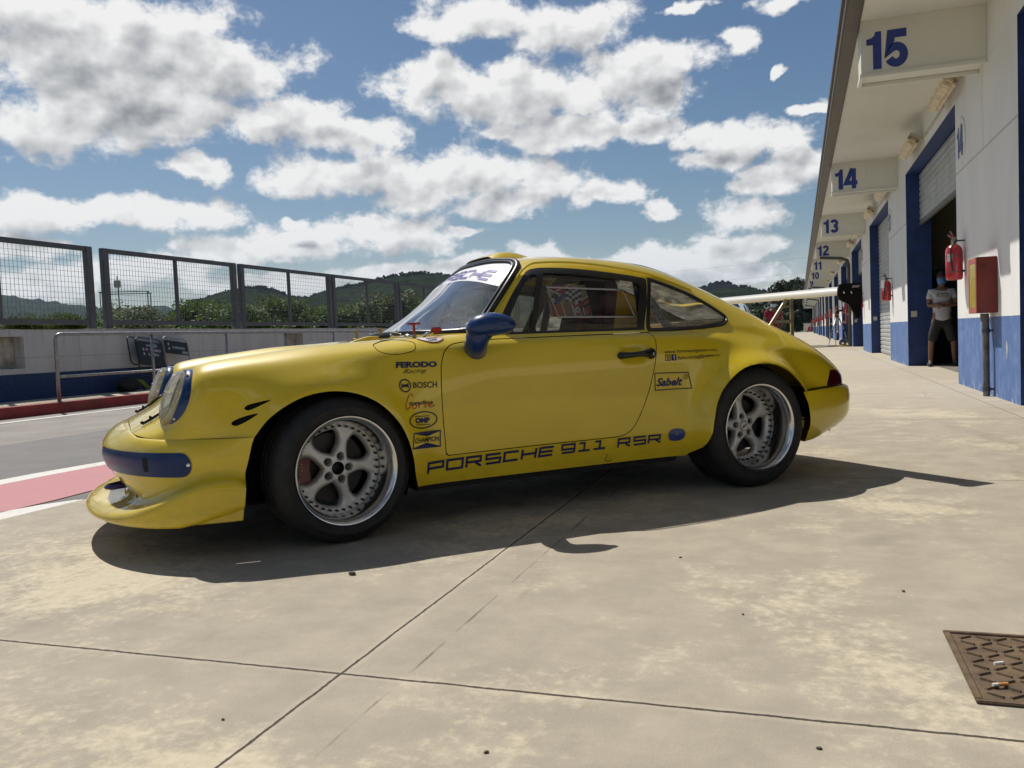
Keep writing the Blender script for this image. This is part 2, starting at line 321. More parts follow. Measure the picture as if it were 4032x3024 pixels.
def asphalt(name, ca, cb):
    def fn(T, b, co):
        f = T.noise(co, 180, 4, .75); g_ = T.noise(co, 1.3, 7, .65); s_ = T.noise(T.v('MULTIPLY', co, (4, .25, 1)), 1.0, 5, .6)
        c = T.mix(T.ramp(g_, .3, .7), rgb(*ca), rgb(*cb)); c = T.mix(T.m('MULTIPLY', T.ramp(f, .56, .7), .6), c, rgb(.36,.34,.31))
        c = T.mix(T.m('MULTIPLY', T.ramp(f, .44, .3), .6), c, rgb(.04,.04,.04)); c = T.mix(T.m('MULTIPLY', T.ramp(s_, .56, .75), .35), c, rgb(.07,.066,.062))
        T.put(b.inputs['Base Color'], c); b.inputs['Roughness'].default_value = .85
        bn = T.add('ShaderNodeBump'); bn.inputs['Strength'].default_value = .5; bn.inputs['Distance'].default_value = .006; T.put(bn.inputs['Height'], f); T.l.new(bn.outputs[0], b.inputs['Normal'])
    return mat(name, ca, fn=fn)
ASPH = asphalt('asphalt_dark', (.15,.145,.14), (.20,.19,.185)); ASPL = asphalt('asphalt_pale', (.225,.205,.185), (.30,.275,.245))
def worn(name, col, under, amt=.55):
    def fn(T, b, co):
        f = T.noise(co, 30, 7, .72); g_ = T.noise(co, 2.0, 6, .65)
        c = T.mix(T.m('MULTIPLY', T.ramp(T.m('ADD', f, T.m('MULTIPLY', T.m('SUBTRACT', g_, .5), .7)), .54, .66), amt), rgb(*col), rgb(*under))
        T.put(b.inputs['Base Color'], c); b.inputs['Roughness'].default_value = .8
    return mat(name, col, fn=fn)
WLINE = worn('white_road_paint', (.66,.64,.60), (.36,.34,.31)); PINK = worn('faded_red_paint', (.47,.20,.215), (.33,.20,.19), .6)
earth = mat('dry_earth', (.085,.10,.045), .95, var=.35, vscale=.6)

def sheet(name, poly, z, m):
    b = MB(); b.put([(e, s, 0) for e, s in poly], [tuple(range(len(poly)))]); return struct(b.build(name, m, None, loc=(0, 0, z), rot=ROT))
R_ = lambda e0, e1, s0, s1: [(e0, s0), (e1, s0), (e1, s1), (e0, s1)]
sheet('terrain', R_(-3000, 3000, -3000, 3000), -.10, earth)
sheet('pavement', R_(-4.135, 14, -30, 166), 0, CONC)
sheet('road', R_(-7.82, -4.0, -40, 420), -.012, ASPH)
sheet('road', R_(-11.2, -7.82, -40, 420), -.012, ASPL)
sheet('road_marking', [(-4.39, -8), (-4.15, -8), (-4.15, 4.06), (-4.22, 4.02), (-4.32, 3.85), (-4.39, 3.6)], -.007, WLINE)
sheet('road_marking', [(-5.34, -8), (-4.40, -8), (-4.36, 4.0), (-4.40, 4.4), (-4.52, 5.2), (-4.8, 7.2), (-5.05, 8.4), (-5.2, 7.0), (-5.30, 5.4), (-5.33, 4.9)], -.007, PINK)
sheet('road_marking', [(-5.56, -8), (-5.345, -8), (-5.335, 4.9), (-5.305, 5.4), (-5.205, 7.0), (-5.055, 8.4), (-5.2, 8.5), (-5.33, 7.4), (-5.41, 6.0), (-5.50, 5.4), (-5.55, 4.9)], -.007, WLINE)
sheet('road_marking', R_(-10.60, -10.42, -20, 160), -.007, WLINE)

# ---- pit wall side
KRED = mat('kerb_red', (.30,.035,.035), .7, var=.25, vscale=3, dirt=.5)
PLAT = mat('platform_concrete', (.44,.39,.30), .9, var=.25, vscale=5, bump=.4)
k = MB(); k.box((-11.36, -15, -.1), (-11.15, 120, .16), .012); struct(k.build('kerb', KRED, rot=ROT))
k = MB(); k.box((-14.5, -15, -.1), (-11.362, 120, .156)); struct(k.build('platform', PLAT, rot=ROT))
def wall_fn(T, b, co):
    x, y, z = T.sep(co)
    n = T.noise(T.v('MULTIPLY', co, (1, 1, .25)), 2.2, 7, .65); f = T.noise(co, 14, 6, .65)
    c = T.mix(T.ramp(n, .42, .74), rgb(.60,.585,.57), rgb(.50,.485,.47)); c = T.mix(T.m('MULTIPLY', T.ramp(f, .60, .72), .45), c, rgb(.26,.245,.23))
    # panel joints and shuttering marks
    v = T.m('ABSOLUTE', T.m('SUBTRACT', T.m('FRACT', T.m('DIVIDE', y, 1.66)), .5)); c = T.mix(T.m('MULTIPLY', T.ramp(v, .006, .003), .35), c, rgb(.12,.115,.11))
    hz = T.m('ABSOLUTE', T.m('SUBTRACT', z, .735)); c = T.mix(T.m('MULTIPLY', T.ramp(hz, .010, .004), .35), c, rgb(.13,.125,.12))
    st = T.noise(T.v('MULTIPLY', co, (3, 3, .12)), 2.5, 5, .7); c = T.mix(T.m('MULTIPLY', T.m('MULTIPLY', T.ramp(st, .55, .72), T.ramp(z, .4, 1.35)), .55), c, rgb(.15,.14,.13))
    blue = T.m('MULTIPLY', T.ramp(z, .462, .455), 1.0); c = T.mix(blue, c, T.mix(T.ramp(f, .4, .62), rgb(.020,.045,.13), rgb(.03,.06,.15)))
    T.put(b.inputs['Base Color'], c); b.inputs['Roughness'].default_value = .85
PWALL = mat('pit_wall_paint', (.4,.39,.38), fn=wall_fn)
WTOP = mat('wall_coping', (.55,.53,.49), .9, var=.3, vscale=9, bump=.5, bscale=25)
pw = thing('pit_wall', 'long low white pit wall with a dark blue foot and square openings', 'wall', W(-12.7, 0, .156), ROT)
openings = [(10.1, 11.25), (19.1, 20.0), (27.9, 28.8), (36.7, 37.6), (45.5, 46.4)]
b = MB(); s0 = -15
zt, zb = 1.26-.156, .71-.156
for a, c_ in openings+[(90, 90)]:
    b.box((-.42, s0, 0), (0, a, 1.215))
    if a < 90:
        b.box((-.42, a, 0), (0, c_, zb)); b.box((-.42, a, zt), (0, c_, 1.215))
    s0 = c_
b.build('wall', PWALL, pw)
for a, c_ in openings:
    b = MB(); b.box((-.40, a+.005, zb+.005), (-.22, c_-.005, zt-.005), .004); b.build('infill', mat('opening_infill', (.46,.43,.36), .9, var=.3, vscale=6, dirt=.5), pw)
b = MB(); q = -15
while q < 90:                                                        # rough coping laid in separate lengths, uneven tops
    L = random.uniform(.7, 1.5); b.box((-.43, q, 1.216), (.01, q+L-.02, 1.216+random.uniform(.008, .03)), .006); q += L
b.build('coping', WTOP, pw)

# ---- fence panels of welded mesh on the wall
FST = mat('fence_steel', (.115,.118,.125), .55, metal=.2, var=.15, vscale=6); WIRE = mat('fence_wire', (.22,.225,.23), .5, metal=.4)
spans = [(4.55, 8.7), (8.95, 13.08), (13.33, 17.52), (17.66, 21.93), (22.0, 26.3), (26.38, 30.6), (30.75, 34.9), (35.1, 39.3), (39.5, 43.7), (43.9, 48.1), (48.3, 52.5), (52.7, 56.9)]
FP = ['grey steel mesh panel nearest the camera, beyond the left edge', 'grey steel mesh panel filling the left edge of the picture above the pit wall',
      'grey steel mesh panel with a scaffold frame and lamp pole behind it', 'grey steel mesh panel above the pit wall with a rounded hill behind its left half',
      'grey steel mesh panel above the pit wall, just left of where the windscreen begins', 'grey steel mesh panel partly covered by the sloping edge of the windscreen']
for i, (a, c_) in enumerate(spans):
    far = i >= len(FP)
    f = thing('fence_panel', 'far steel mesh fence panel on the pit wall behind the yellow car' if far else FP[i], 'fence', W(-12.92, a, 1.38), ROT, 'mesh fence panels along the pit wall')
    L = c_-a; H = 1.6
    for y0 in (0, L-.16):
        m = MB(); m.box((-.05, y0, -.02), (.05, y0+.16, H), .008); m.build('post', FST, f)
    m = MB(); m.box((-.04, .161, H-.09), (.04, L-.161, H), .006); m.build('top_rail', FST, f)
    m = MB(); m.box((-.04, .161, .10), (.04, L-.161, .19), .006); m.build('bottom_rail', FST, f)
    m = MB(); m.box((-.03, L/2-.035, .191), (.03, L/2+.035, H-.091)); m.build('middle_post', FST, f)
    m = MB(); n = int(L/.088)
    for q in range(1, n):
        y = .16+(L-.32)*q/n
        if abs(y-L/2) > .04: m.box((-.0025, y-.0024, .18), (.0025, y+.0024, H-.08))
    for q in range(1, 13): m.box((-.0076, .15, .19+q*(H-.28)/13-.0024), (-.0026, L-.15, .19+q*(H-.28)/13+.0024))
    m.build('wire_mesh', WIRE, f)

# ---- tubular guard rails on the kerb
GALV = mat('galvanised_tube', (.30,.30,.29), .42, metal=.75, var=.2, vscale=12)
def railing(a, c_, n, label):
    r = thing('guard_rail', label, 'railing', W(-11.30, a, .16), ROT, 'tubular guard rails on the red kerb')
    L = c_-a; m = MB(); m.tube([(0, 0, 0), (0, 0, 1.0), (0, .02, 1.06), (0, .08, 1.085)]+[(0, y, 1.09) for y in np.linspace(.2, L-.2, 8)]+[(0, L-.08, 1.085), (0, L-.02, 1.06), (0, L, 1.0), (0, L, 0)], .030, 12); m.build('handrail', GALV, r, True)
    m = MB(); m.tube([(0, .02, .40), (0, L-.02, .40)], .024, 10); m.build('lower_rail', GALV, r, True)
    for q in range(1, n):
        m = MB(); m.tube([(0, L*q/n, 0), (0, L*q/n, 1.065)], .027, 10); m.build('post', GALV, r, True)
    for q in (0, L):
        m = MB(); m.lathe([(.05, 0), (.05, .01), (.033, .012)], 12, cap=True, mx=Matrix.Translation((0, q, 0))); m.build('foot', GALV, r)
railing(2.6, 8.95, 3, 'grey tubular guard rail leaving the frame at the far left edge')
railing(10.60, 10.60+2.15*6, 6, 'grey tubular guard rail on the red kerb in front of the pit boards')
railing(24.6, 24.6+2.15*6, 6, 'grey tubular guard rail on the red kerb hidden behind the car bonnet')

# ---- pit boards and bag
BLK = mat('board_black', (.018,.02,.024), .5, var=.2); WHT = mat('board_white', (.62,.62,.62), .6); GRYP = mat('board_grey', (.30,.30,.32), .6)
RED = mat('flag_red', (.45,.03,.03), .6); GRN = mat('flag_green', (.03,.22,.07), .6); DTUBE = mat('black_tube', (.02,.02,.022), .4)
STUBE = mat('steel_tube', (.34,.34,.34), .4, metal=.6)
def pit_board(s, w_, label, tube, words, ph, hoop):
    t = thing('pit_board', label, 'pit board', W(-12.30, s, .158), ROT, 'pit boards leaning on the pit wall')
    tilt = Matrix.Rotation(rad(-15), 4, 'Y') @ Matrix.Rotation(rad(-7), 4, 'X')
    P = lambda y, z, x=0: tilt @ Vector((x, y, z))
    m = MB(); m.tube([P(0, 0), P(0, 1.02), P(.04, 1.09), P(.10, 1.12), P(w_-.10, 1.12), P(w_-.04, 1.09), P(w_, 1.02), P(w_, 0)], .014, 8); m.tube([P(0, .30), P(w_, .30)], .012, 8)
    if hoop: m.tube([P(0, 1.1), P(-.16, 1.1), P(-.2, 1.05), P(-.2, .58), P(-.16, .53), P(0, .53)], .014, 8)
    m.build('frame', tube, t, True)
    m = MB(); m.prism([(.02, 1.04-ph), (w_-.02, 1.04-ph), (w_-.02, 1.04), (.02, 1.04)], lambda y, z: P(y, z, -.01), lambda y, z: P(y, z, .012)); pn = m.build('panel', BLK, t)
    for (y, z, h, wd, tx, kind) in words:
        m = MB()
        if kind == 'flag':
            for q, mm in enumerate((0, 1, 2)):
                m.k = q; m.put([P(y+q*.022, z, .0155), P(y+q*.022+.022, z, .0155), P(y+q*.022+.022, z+h, .0155), P(y+q*.022, z+h, .0155)], [(0, 1, 2, 3)])
            m.build('flag', [GRN, WHT, RED], pn)
        elif kind == 'plate':
            m.put([P(y, z, .0155), P(y+wd, z, .0155), P(y+wd, z+h, .0155), P(y, z+h, .0155)], [(0, 1, 2, 3)]); m.build('plate', GRYP, pn)
        else:
            v, f = text_mesh(tx, .02); m.put([P(y+a*wd, z+c*h, .0155) for a, c in v], f); m.build('lettering', WHT, pn)
pit_board(13.58, .72, 'black pit board with two driver names and a black hooped frame', DTUBE, [(.14, .84, .055, 0, '', 'flag'), (.24, .84, .055, .40, 'P. TIABO', 't'), (.14, .745, .055, 0, '', 'flag'), (.29, .745, .055, .28, 'S. BEN', 't'), (.26, .94, .04, .16, '', 'plate'), (.46, .93, .07, .10, '', 'plate')], .50, True)
pit_board(14.36, .72, 'half height black pit board with one driver name on a grey frame', STUBE, [(.10, .93, .055, 0, '', 'flag'), (.10, .83, .055, 0, '', 'flag'), (.24, .87, .055, .36, 'M. BIGGONO', 't'), (.50, .775, .06, .18, '', 'plate')], .28, False)
m = MB(); bag = np.zeros((20, 11, 3))
for i in range(20):
    for j in range(11):
        a = 2*math.pi*i/19; q = math.pi*(j/10-.5); w_ = 1+.16*math.sin(3*a+j)+.1*math.sin(7*a-j*2)
        bag[i, j] = (.16*math.cos(a)*math.cos(q)**.5*w_ if abs(math.cos(q)) > 1e-6 else 0, .25*math.sin(a)*max(math.cos(q), 0)**.5*w_, .13+.13*math.sin(q)*(1+.12*math.sin(2*a)))
m.grid(bag); bg = m.build('bag', mat('bag_cloth', (.015,.017,.016), .85, var=.3, bump=.5, bscale=30), None, True, loc=W(-12.38, 13.25, .157), rot=ROT)
tag(bg, 'crumpled black bag with a lime green flap lying at the foot of the pit wall', 'bag')
m = MB(); m.put([(.10, .12, .245), (.18, .22, .20), (.24, .33, .06), (.22, .36, .01), (.15, .30, .05), (.12, .2, .16)], [(0, 1, 4, 5), (1, 2, 3, 4)])
m.build('flap', mat('bag_lime', (.20,.30,.03), .7), bg)

# ---- lookout frame and lamp pole beyond the wall
def at(az, r, z=0): return Vector((math.sin(rad(az))*r, math.cos(rad(az))*r, z))
GS = mat('far_grey_steel', (.16,.165,.17), .6)
t = thing('scaffold_frame', 'open grey scaffold frame standing among the bushes behind the fence', 'scaffold', at(-24.1, 60, -.1), rad(18))
for x_, y_ in ((-1.4, -.8), (1.35, -.8), (-1.4, 1.2), (1.35, 1.2)):
    m = MB(); m.box((x_-.028, y_-.028, 0), (x_+.028, y_+.028, 4.95)); m.build('post', GS, t)
m = MB()
for a, c_ in (((-1.5, -.85, 4.951), (1.45, -.79, 5.00)), ((-1.5, 1.15, 4.951), (1.45, 1.21, 5.00)), ((-1.45, -.74, 4.951), (-1.39, 1.14, 5.0)), ((1.3, -.74, 4.951), (1.36, 1.14, 5.0))): m.box(a, c_)
m.build('top_frame', GS, t)
t = thing('lamp_pole', 'thin pole with a square floodlight on top, behind the mesh fence', 'lamp pole', at(-24.5, 52, -.1))
m = MB(); m.tube([(0, 0, 0), (0, 0, 4.7)], [.06, .04], 8); m.build('pole', GS, t, True)
m = MB(); m.box((-.20, -.10, 4.72), (.12, .10, 5.12), .03); m.tube([(-.03, 0, 5.14), (-.03, 0, 5.35)], .03, 6); m.build('lamp', mat('lamp_box', (.42,.44,.36), .6), t)

# ---- trees
def leaf_fn(T, b, co):
    oi = T.add('ShaderNodeObjectInfo').outputs['Random']; f = T.noise(co, 3.0, 3, .6); g_ = T.noise(co, 14, 2, .5)
    c = T.mix(T.ramp(f, .35, .65), rgb(.026,.055,.012), rgb(.105,.145,.022)); c = T.mix(T.m('MULTIPLY', g_, .6), c, rgb(.085,.125,.02))
    hs = T.add('ShaderNodeHueSaturation'); T.put(hs.inputs['Hue'], T.m('ADD', .485, T.m('MULTIPLY', oi, .03))); T.put(hs.inputs['Value'], T.m('ADD', .8, T.m('MULTIPLY', oi, .5))); T.put(hs.inputs['Color'], c)
    T.put(b.inputs['Base Color'], hs.outputs[0]); b.inputs['Roughness'].default_value = .6
    tr = T.add('ShaderNodeBsdfTranslucent'); T.put(tr.inputs[0], hs.outputs[0]); mx = T.add('ShaderNodeMixShader'); mx.inputs[0].default_value = .42
    T.l.new(b.outputs[0], mx.inputs[1]); T.l.new(tr.outputs[0], mx.inputs[2]); T.l.new(mx.outputs[0], T.n['Material Output'].inputs[0])
LEAF = mat('leaves', (.08,.12,.02), fn=leaf_fn)
def dark_leaf(T, b, co):
    f = T.noise(co, 2.0, 4, .6); T.put(b.inputs['Base Color'], T.mix(T.ramp(f, .3, .7), rgb(.018,.035,.012), rgb(.055,.075,.028)))
DLEAF = mat('dark_leaves', (.03,.05,.02), fn=dark_leaf)
BARK = mat('bark', (.09,.07,.05), .9, var=.3, vscale=6)
def tree_parts(seed, h, rx, n, leaf, lm, clumps=16, low=.25):
    r = random.Random(seed); tr = MB(); top = Vector((r.uniform(-.2, .2), r.uniform(-.2, .2), h*.72)); ends = []
    tr.tube([(0, 0, 0), (r.uniform(-.05, .05), 0, h*.2), top*.6, top], [.055*h/3, .045*h/3, .03*h/3, .012], 7)
    for q in range(7):
        a = r.uniform(0, 6.28); z0 = h*r.uniform(.15, .5); e = Vector((math.cos(a)*rx*.75, math.sin(a)*rx*.75, h*r.uniform(.45, .85)))
        tr.tube([(0, 0, z0), Vector((0, 0, z0)).lerp(e, .5)+Vector((0, 0, .1)), e], [.03*h/3, .02*h/3, .006], 5)
    cr = MB(); cl = []
    for q in range(clumps):
        a = r.uniform(0, 6.28); zz = r.uniform(low, 1); rr = rx*math.sqrt(r.random())*(1.05-.55*max(0, zz-.45)); s_ = rx*r.uniform(.26, .5)
        cl.append((Vector((math.cos(a)*rr, math.sin(a)*rr, h*zz*.92)), s_))
    for q in range(n):
        c_, s_ = cl[q % len(cl)]
        d = Vector((r.gauss(0, 1), r.gauss(0, 1), r.gauss(0, 1))).normalized()*s_*(r.random()**.4); p = c_+Vector((d.x, d.y, d.z*.85))
        if p.z < .05: continue
        u = Vector((r.gauss(0, 1), r.gauss(0, 1), r.gauss(0, 1))).normalized(); v_ = u.orthogonal().normalized(); L = leaf*r.uniform(.6, 1.4)
        cr.put([p-u*L, p+v_*L*.5, p+u*L, p-v_*L*.5], [(0, 1, 2, 3)])
    return tr, cr
def tree_proto(seed, h, rx, n, leaf, lm, **kw):
    tr, cr = tree_parts(seed, h, rx, n, leaf, lm, **kw)
    o = thing('tree', 'x', 'tree', (0, 0, 0)); tr.build('trunk', BARK, o, True); cr.build('crown', lm, o); return o
protos = [tree_proto(11, 2.9, 1.35, 11000, .058, LEAF, clumps=26), tree_proto(12, 3.3, 1.5, 12000, .060, LEAF, clumps=30), tree_proto(13, 2.5, 1.7, 11000, .058, LEAF, clumps=30)]
used = set()
def plant(o, pos, sc, label, group):
    c = o if o.name not in used else dup(o); used.add(o.name)
    c.location = pos; c.scale = (sc*1.25, sc*1.25, sc*random.uniform(.98, 1.12)); c.rotation_euler = (0, 0, random.uniform(0, 6.28)); c['label'] = label; c['group'] = group; return c
# azimuth, elevation of the top as photographed, distance
BUSH = [(-31.6,1.9,40),(-29.9,2.1,38),(-28.3,1.75,44),(-27.3,2.35,37),(-26.4,1.7,42),(-25.5,1.6,40),(-24.4,2.5,36),(-23.5,2.7,34),(-22.6,1.9,40),(-21.7,1.7,43),(-20.7,2.0,40),(-19.8,2.2,41),(-18.9,2.9,36),(-17.9,2.95,34),(-17.0,2.6,37),(-16.3,2.0,42),(-15.3,3.05,36),(-14.5,2.3,40),(-13.6,2.0,44),(-12.7,2.6,39),(-11.9,2.2,42),(-11.2,2.5,38),(-10.2,1.9,43),(-9.4,2.2,40),(-8.3,3.0,37),(-7.4,2.6,40),(-6.4,2.9,37),(-5.5,2.5,41),(-4.4,2.6,38),(-3.4,2.3,42),(-2.3,2.6,40),(-1.2,2.4,43)]
for i, (a, el_, d) in enumerate(BUSH):
    top = .8632+math.tan(rad(el_))*d+.1; pr = protos[i % 3]; base_h = (2.9, 3.3, 2.5)[i % 3]
    plant(pr, at(a, d, -.1), top/base_h, 'small sunlit green tree in the orchard row behind the mesh fence', 'orchard trees behind the fence')
hedge = MB(); r = random.Random(5)                                    # one unbroken hedge right behind the wall
for q in range(52000):
    s_ = r.uniform(-4, 75); p = Vector((-26+r.gauss(0, .5), s_, abs(r.gauss(0, .62))+.2+.25*math.sin(s_*1.3)+.15*math.sin(s_*3.1))); u = Vector((r.gauss(0, 1), r.gauss(0, 1), r.gauss(0, 1))).normalized(); v_ = u.orthogonal().normalized(); L = r.uniform(.035, .075)
    hedge.put([p-u*L, p+v_*L*.5, p+u*L, p-v_*L*.5], [(0, 1, 2, 3)])
tag(hedge.build('hedge', LEAF, None, rot=ROT), 'low unbroken green hedge running behind the pit wall', 'hedge', kind='stuff')
# dark wood at the end of the pit lane
dp = [tree_proto(21, 9, 3.2, 3600, .34, DLEAF, clumps=20, low=.12), tree_proto(22, 11, 2.8, 3600, .36, DLEAF, clumps=20, low=.1), tree_proto(23, 7, 3.4, 3200, .34, DLEAF, clumps=18, low=.08)]
WOOD = [(6.5,2.0,150),(8.0,1.5,160),(9.4,1.9,155),(10.6,1.6,150),(11.7,1.4,165),(12.9,1.3,170),(14.1,1.6,160),(15.1,1.5,172),(16.0,1.3,178),(16.7,1.75,150),(17.4,2.15,172),(18.1,2.6,176),(18.6,2.4,182),(19.2,2.2,186),(19.8,2.4,190),(20.5,2.3,186),(15.6,.9,140),(16.5,.7,150),(17.7,1.1,160),(18.4,1.3,170)]
for i, (a, el_, d) in enumerate(WOOD):
    top = .8632+math.tan(rad(el_))*d; plant(dp[i % 3], at(a, d, -.1), top/(9, 11, 7)[i % 3], 'dark leafy tree in the wood closing the far end of the pit lane', 'trees at the far end of the pit lane')
for o in protos+dp:
    pass
# ---- hills
def hill(name, pts, dist, base, m, bump, seed):
    r = np.random.default_rng(seed); a = np.arange(pts[0][0], pts[-1][0], .12 if bump > 1 else .07); xs, ys = zip(*pts); el_ = np.interp(a, xs, ys)
    kk = np.ones(9)/9; el_ = np.convolve(np.pad(el_, 4, 'edge'), kk, 'valid')
    rows = 34; V = np.zeros((len(a), rows, 3)); f1 = r.normal(size=(len(a), rows)); 
    for _ in range(2): f1 = (f1+np.roll(f1, 1, 0)+np.roll(f1, -1, 0))/3+0*f1
    f1 /= f1.std(); ff = np.convolve(np.pad(r.normal(size=len(a)), 20, 'wrap'), np.hanning(41)/20, 'valid')
    for j in range(rows):
        t_ = j/(rows-1); dd = dist*(1-.55*t_)+dist*.03*ff
        hh = np.tan(np.radians(el_))*dist*(1-t_)**1.15*(1+.10*np.sin(a*.9+t_*4)*t_*(1-t_)*4)
        z_ = hh+(bump*np.abs(f1[:, j]) if j < rows-1 else -3)
        V[:, j] = np.stack([np.sin(np.radians(a))*dd, np.cos(np.radians(a))*dd, z_-.2], -1)
    b_ = MB(); b_.grid(V); return struct(b_.build(name, m, None, True))
def wood_fn(T, b, co):
    f = T.noise(co, .035, 10, .75); g_ = T.noise(co, .007, 4, .6)
    c = T.mix(T.ramp(f, .35, .65), rgb(.004,.009,.005), rgb(.026,.036,.015)); c = T.mix(T.m('MULTIPLY', T.ramp(g_, .5, .7), .6), c, rgb(.026,.036,.018)); T.put(b.inputs['Base Color'], c); b.inputs['Roughness'].default_value = .95; b.inputs['Specular IOR Level'].default_value = 0
WOODM = mat('hill_woods', (.03,.045,.02), fn=wood_fn)
hill('hill', [(-40,1.0),(-30,1.2),(-25,1.6),(-21.6,2.51),(-21.2,2.81),(-20.1,3.24),(-18.0,3.81),(-16.5,4.05),(-15.3,3.78),(-14.4,3.39),(-13.2,3.17),(-12.9,3.34),(-12.0,3.62),(-10.8,3.88),(-8.4,4.34),(-7.7,4.54),(-5.7,4.67),(-3.9,4.38),(0,3.6),(6.8,2.9),(11.8,2.75),(12.7,2.80),(13.9,2.85),(15.6,2.72),(16.3,2.5),(17.0,2.24),(19.1,1.59),(24,1.0),(45,.8)], 1150, 0, WOODM, 1.3, 3)
hill('distant_hill', [(-60,3.0),(-45,4.2),(-36,4.1),(-31.3,3.82),(-30.7,3.75),(-28.9,3.41),(-26.2,3.0),(-25.0,2.82),(-23.7,2.87),(-22.2,3.02),(-21.6,2.78),(-18,2.0),(0,1.5),(20,1.0),(60,1.5)], 3600, 0, WOODM, 4.0, 4)
# ridge-top trees and the hilltop village
rt = MB(); r = random.Random(9)
def ridge_blob(a, el_, w_, h_, d):
    p = at(a, d, math.tan(rad(el_))*d)
    for q in range(70):
        dd = Vector((r.gauss(0, 1), r.gauss(0, 1), r.gauss(0, 1))).normalized()*(r.random()**.4); c_ = p+Vector((dd.x*w_, dd.y*w_, dd.z*h_*.5)); u = Vector((r.gauss(0, 1), r.gauss(0, 1), r.gauss(0, 1))).normalized(); v_ = u.orthogonal().normalized(); L = w_*.4
        rt.put([c_-u*L, c_+v_*L, c_+u*L, c_-v_*L], [(0, 1, 2, 3)])
el_at = lambda a: np.interp(a, [-20.1,-18,-16.5,-15.3,-14.4,-13.2,-12.9,-12,-10.8,-8.4,-7.7,-5.7,-3.9,0,6.8,11.8,12.7,13.9,15.6,16.3,17,19.1], [3.24,3.81,4.05,3.78,3.39,3.17,3.34,3.62,3.88,4.34,4.54,4.67,4.38,3.6,2.9,2.75,2.80,2.85,2.72,2.5,2.24,1.59])
a = -20.5
while a < 19:
    ridge_blob(a, el_at(a)-.02, r.uniform(2.5, 5), r.uniform(5, 11) if a > -9 or r.random() < .4 else 6, 1140); a += r.uniform(.12, .32)
tag(rt.build('ridge_trees', WOODM), 'line of small trees along the crest of the wooded hill', 'trees', kind='stuff')
VIL = mat('village_stone', (.10,.095,.085), .9, var=.3, vscale=.05)
for i, (a, w_, h_) in enumerate([(12.95, 9, 8), (13.35, 7, 11), (13.75, 12, 12), (14.1, 8, 13), (14.45, 11, 12), (14.85, 7, 8)]):
    m = MB(); hw = w_/2; m.box((-hw, -5, -6), (hw, 5, h_*.72)); m.prism([(-hw-.4, h_*.72), (hw+.4, h_*.72), (0, h_)], lambda x_, z_: (x_, -5.5, z_), lambda x_, z_: (x_, 5.5, z_))
    tag(m.build('hilltop_house', VIL, loc=at(a, 1120, math.tan(rad(el_at(a)))*1120-3), rot=rad(-a)), 'tiny dark hilltop house on the far ridge right of the car roof', 'house', 'village houses on the hilltop')
# power lines crossing the sky right of the car
for i, (e0, e1) in enumerate(((4.05, 4.75), (3.3, 3.75), (2.62, 2.95))):
    m = MB(); pts = [at(np.interp(q, [0, 1], [6, 22]), 300, math.tan(rad(e0+(e1-e0)*q-.55*4*q*(1-q)*.2))*300) for q in np.linspace(0, 1, 14)]; m.tube(pts, .018, 4)
    tag(m.build('power_line', mat('cable_dark', (.05,.05,.05), .6)), ['highest', 'middle', 'lowest'][i]+' of the thin power lines crossing the sky beside the garages', 'power line', 'power lines')
# ================================================================= GARAGE BUILDING (local x: e-2.07, y: s)
def gw_fn(T, b, co):
    x, y, z = T.sep(co)
    f = T.noise(co, 5, 7, .68); g_ = T.noise(T.v('MULTIPLY', co, (1, 1, .3)), 2.2, 6, .65); sp = T.noise(co, 40, 4, .7)
    c = T.mix(T.ramp(g_, .35, .75), rgb(.80,.80,.785), rgb(.74,.735,.715))
    c = T.mix(T.m('MULTIPLY', T.ramp(sp, .70, .76), .5), c, rgb(.25,.24,.22))
    gz = T.m('ABSOLUTE', T.m('SUBTRACT', z, 2.846)); c = T.mix(T.m('MULTIPLY', T.ramp(gz, .016, .008), .8), c, rgb(.46,.44,.39))
    py = T.m('SUBTRACT', y, T.m('MULTIPLY', T.m('FLOOR', T.m('DIVIDE', y, 9.14)), 9.14))
    gv = T.m('ABSOLUTE', T.m('SUBTRACT', py, 2.09)); c = T.mix(T.m('MULTIPLY', T.m('MULTIPLY', T.ramp(gv, .014, .007), T.m('GREATER_THAN', z, 2.846)), .7), c, rgb(.46,.44,.39))
    blue = T.mix(T.ramp(T.m('ADD', f, T.m('MULTIPLY', T.m('SUBTRACT', g_, .5), .8)), .42, .68), rgb(.082,.158,.37), rgb(.14,.225,.45))
    blue = T.mix(T.m('MULTIPLY', T.m('MULTIPLY', T.ramp(f, .54, .62), T.ramp(z, .16, .0)), .9), blue, rgb(.45,.46,.48))
    sk = T.noise(T.v('MULTIPLY', co, (5, 5, .4)), 2.0, 5, .65); blue = T.mix(T.m('MULTIPLY', T.ramp(sk, .56, .74), .35), blue, rgb(.26,.33,.50))
    edge = T.m('ADD', z, T.m('MULTIPLY', T.m('SUBTRACT', f, .5), .006)); c = T.mix(T.ramp(edge, .898, .893), c, blue)
    T.put(b.inputs['Base Color'], c); b.inputs['Roughness'].default_value = .75
    bn = T.add('ShaderNodeBump'); bn.inputs['Strength'].default_value = .15; bn.inputs['Distance'].default_value = .004; T.put(bn.inputs['Height'], sp); T.l.new(bn.outputs[0], b.inputs['Normal'])
GWALL = mat('garage_wall_paint', (.8,.8,.76), fn=gw_fn)
DBLUE = mat('door_frame_blue', (.012,.038,.16), .5, var=.25, vscale=4)
SOFF = mat('soffit_cream', (.70,.70,.645), .8, var=.035, vscale=1.2)
GUT = mat('gutter_brown', (.075,.062,.05), .5, metal=.3, var=.3, vscale=6)
NUMB = mat('number_blue', (.020,.045,.25), .5)
PLQ = mat('plaque_white', (.72,.72,.70), .5)
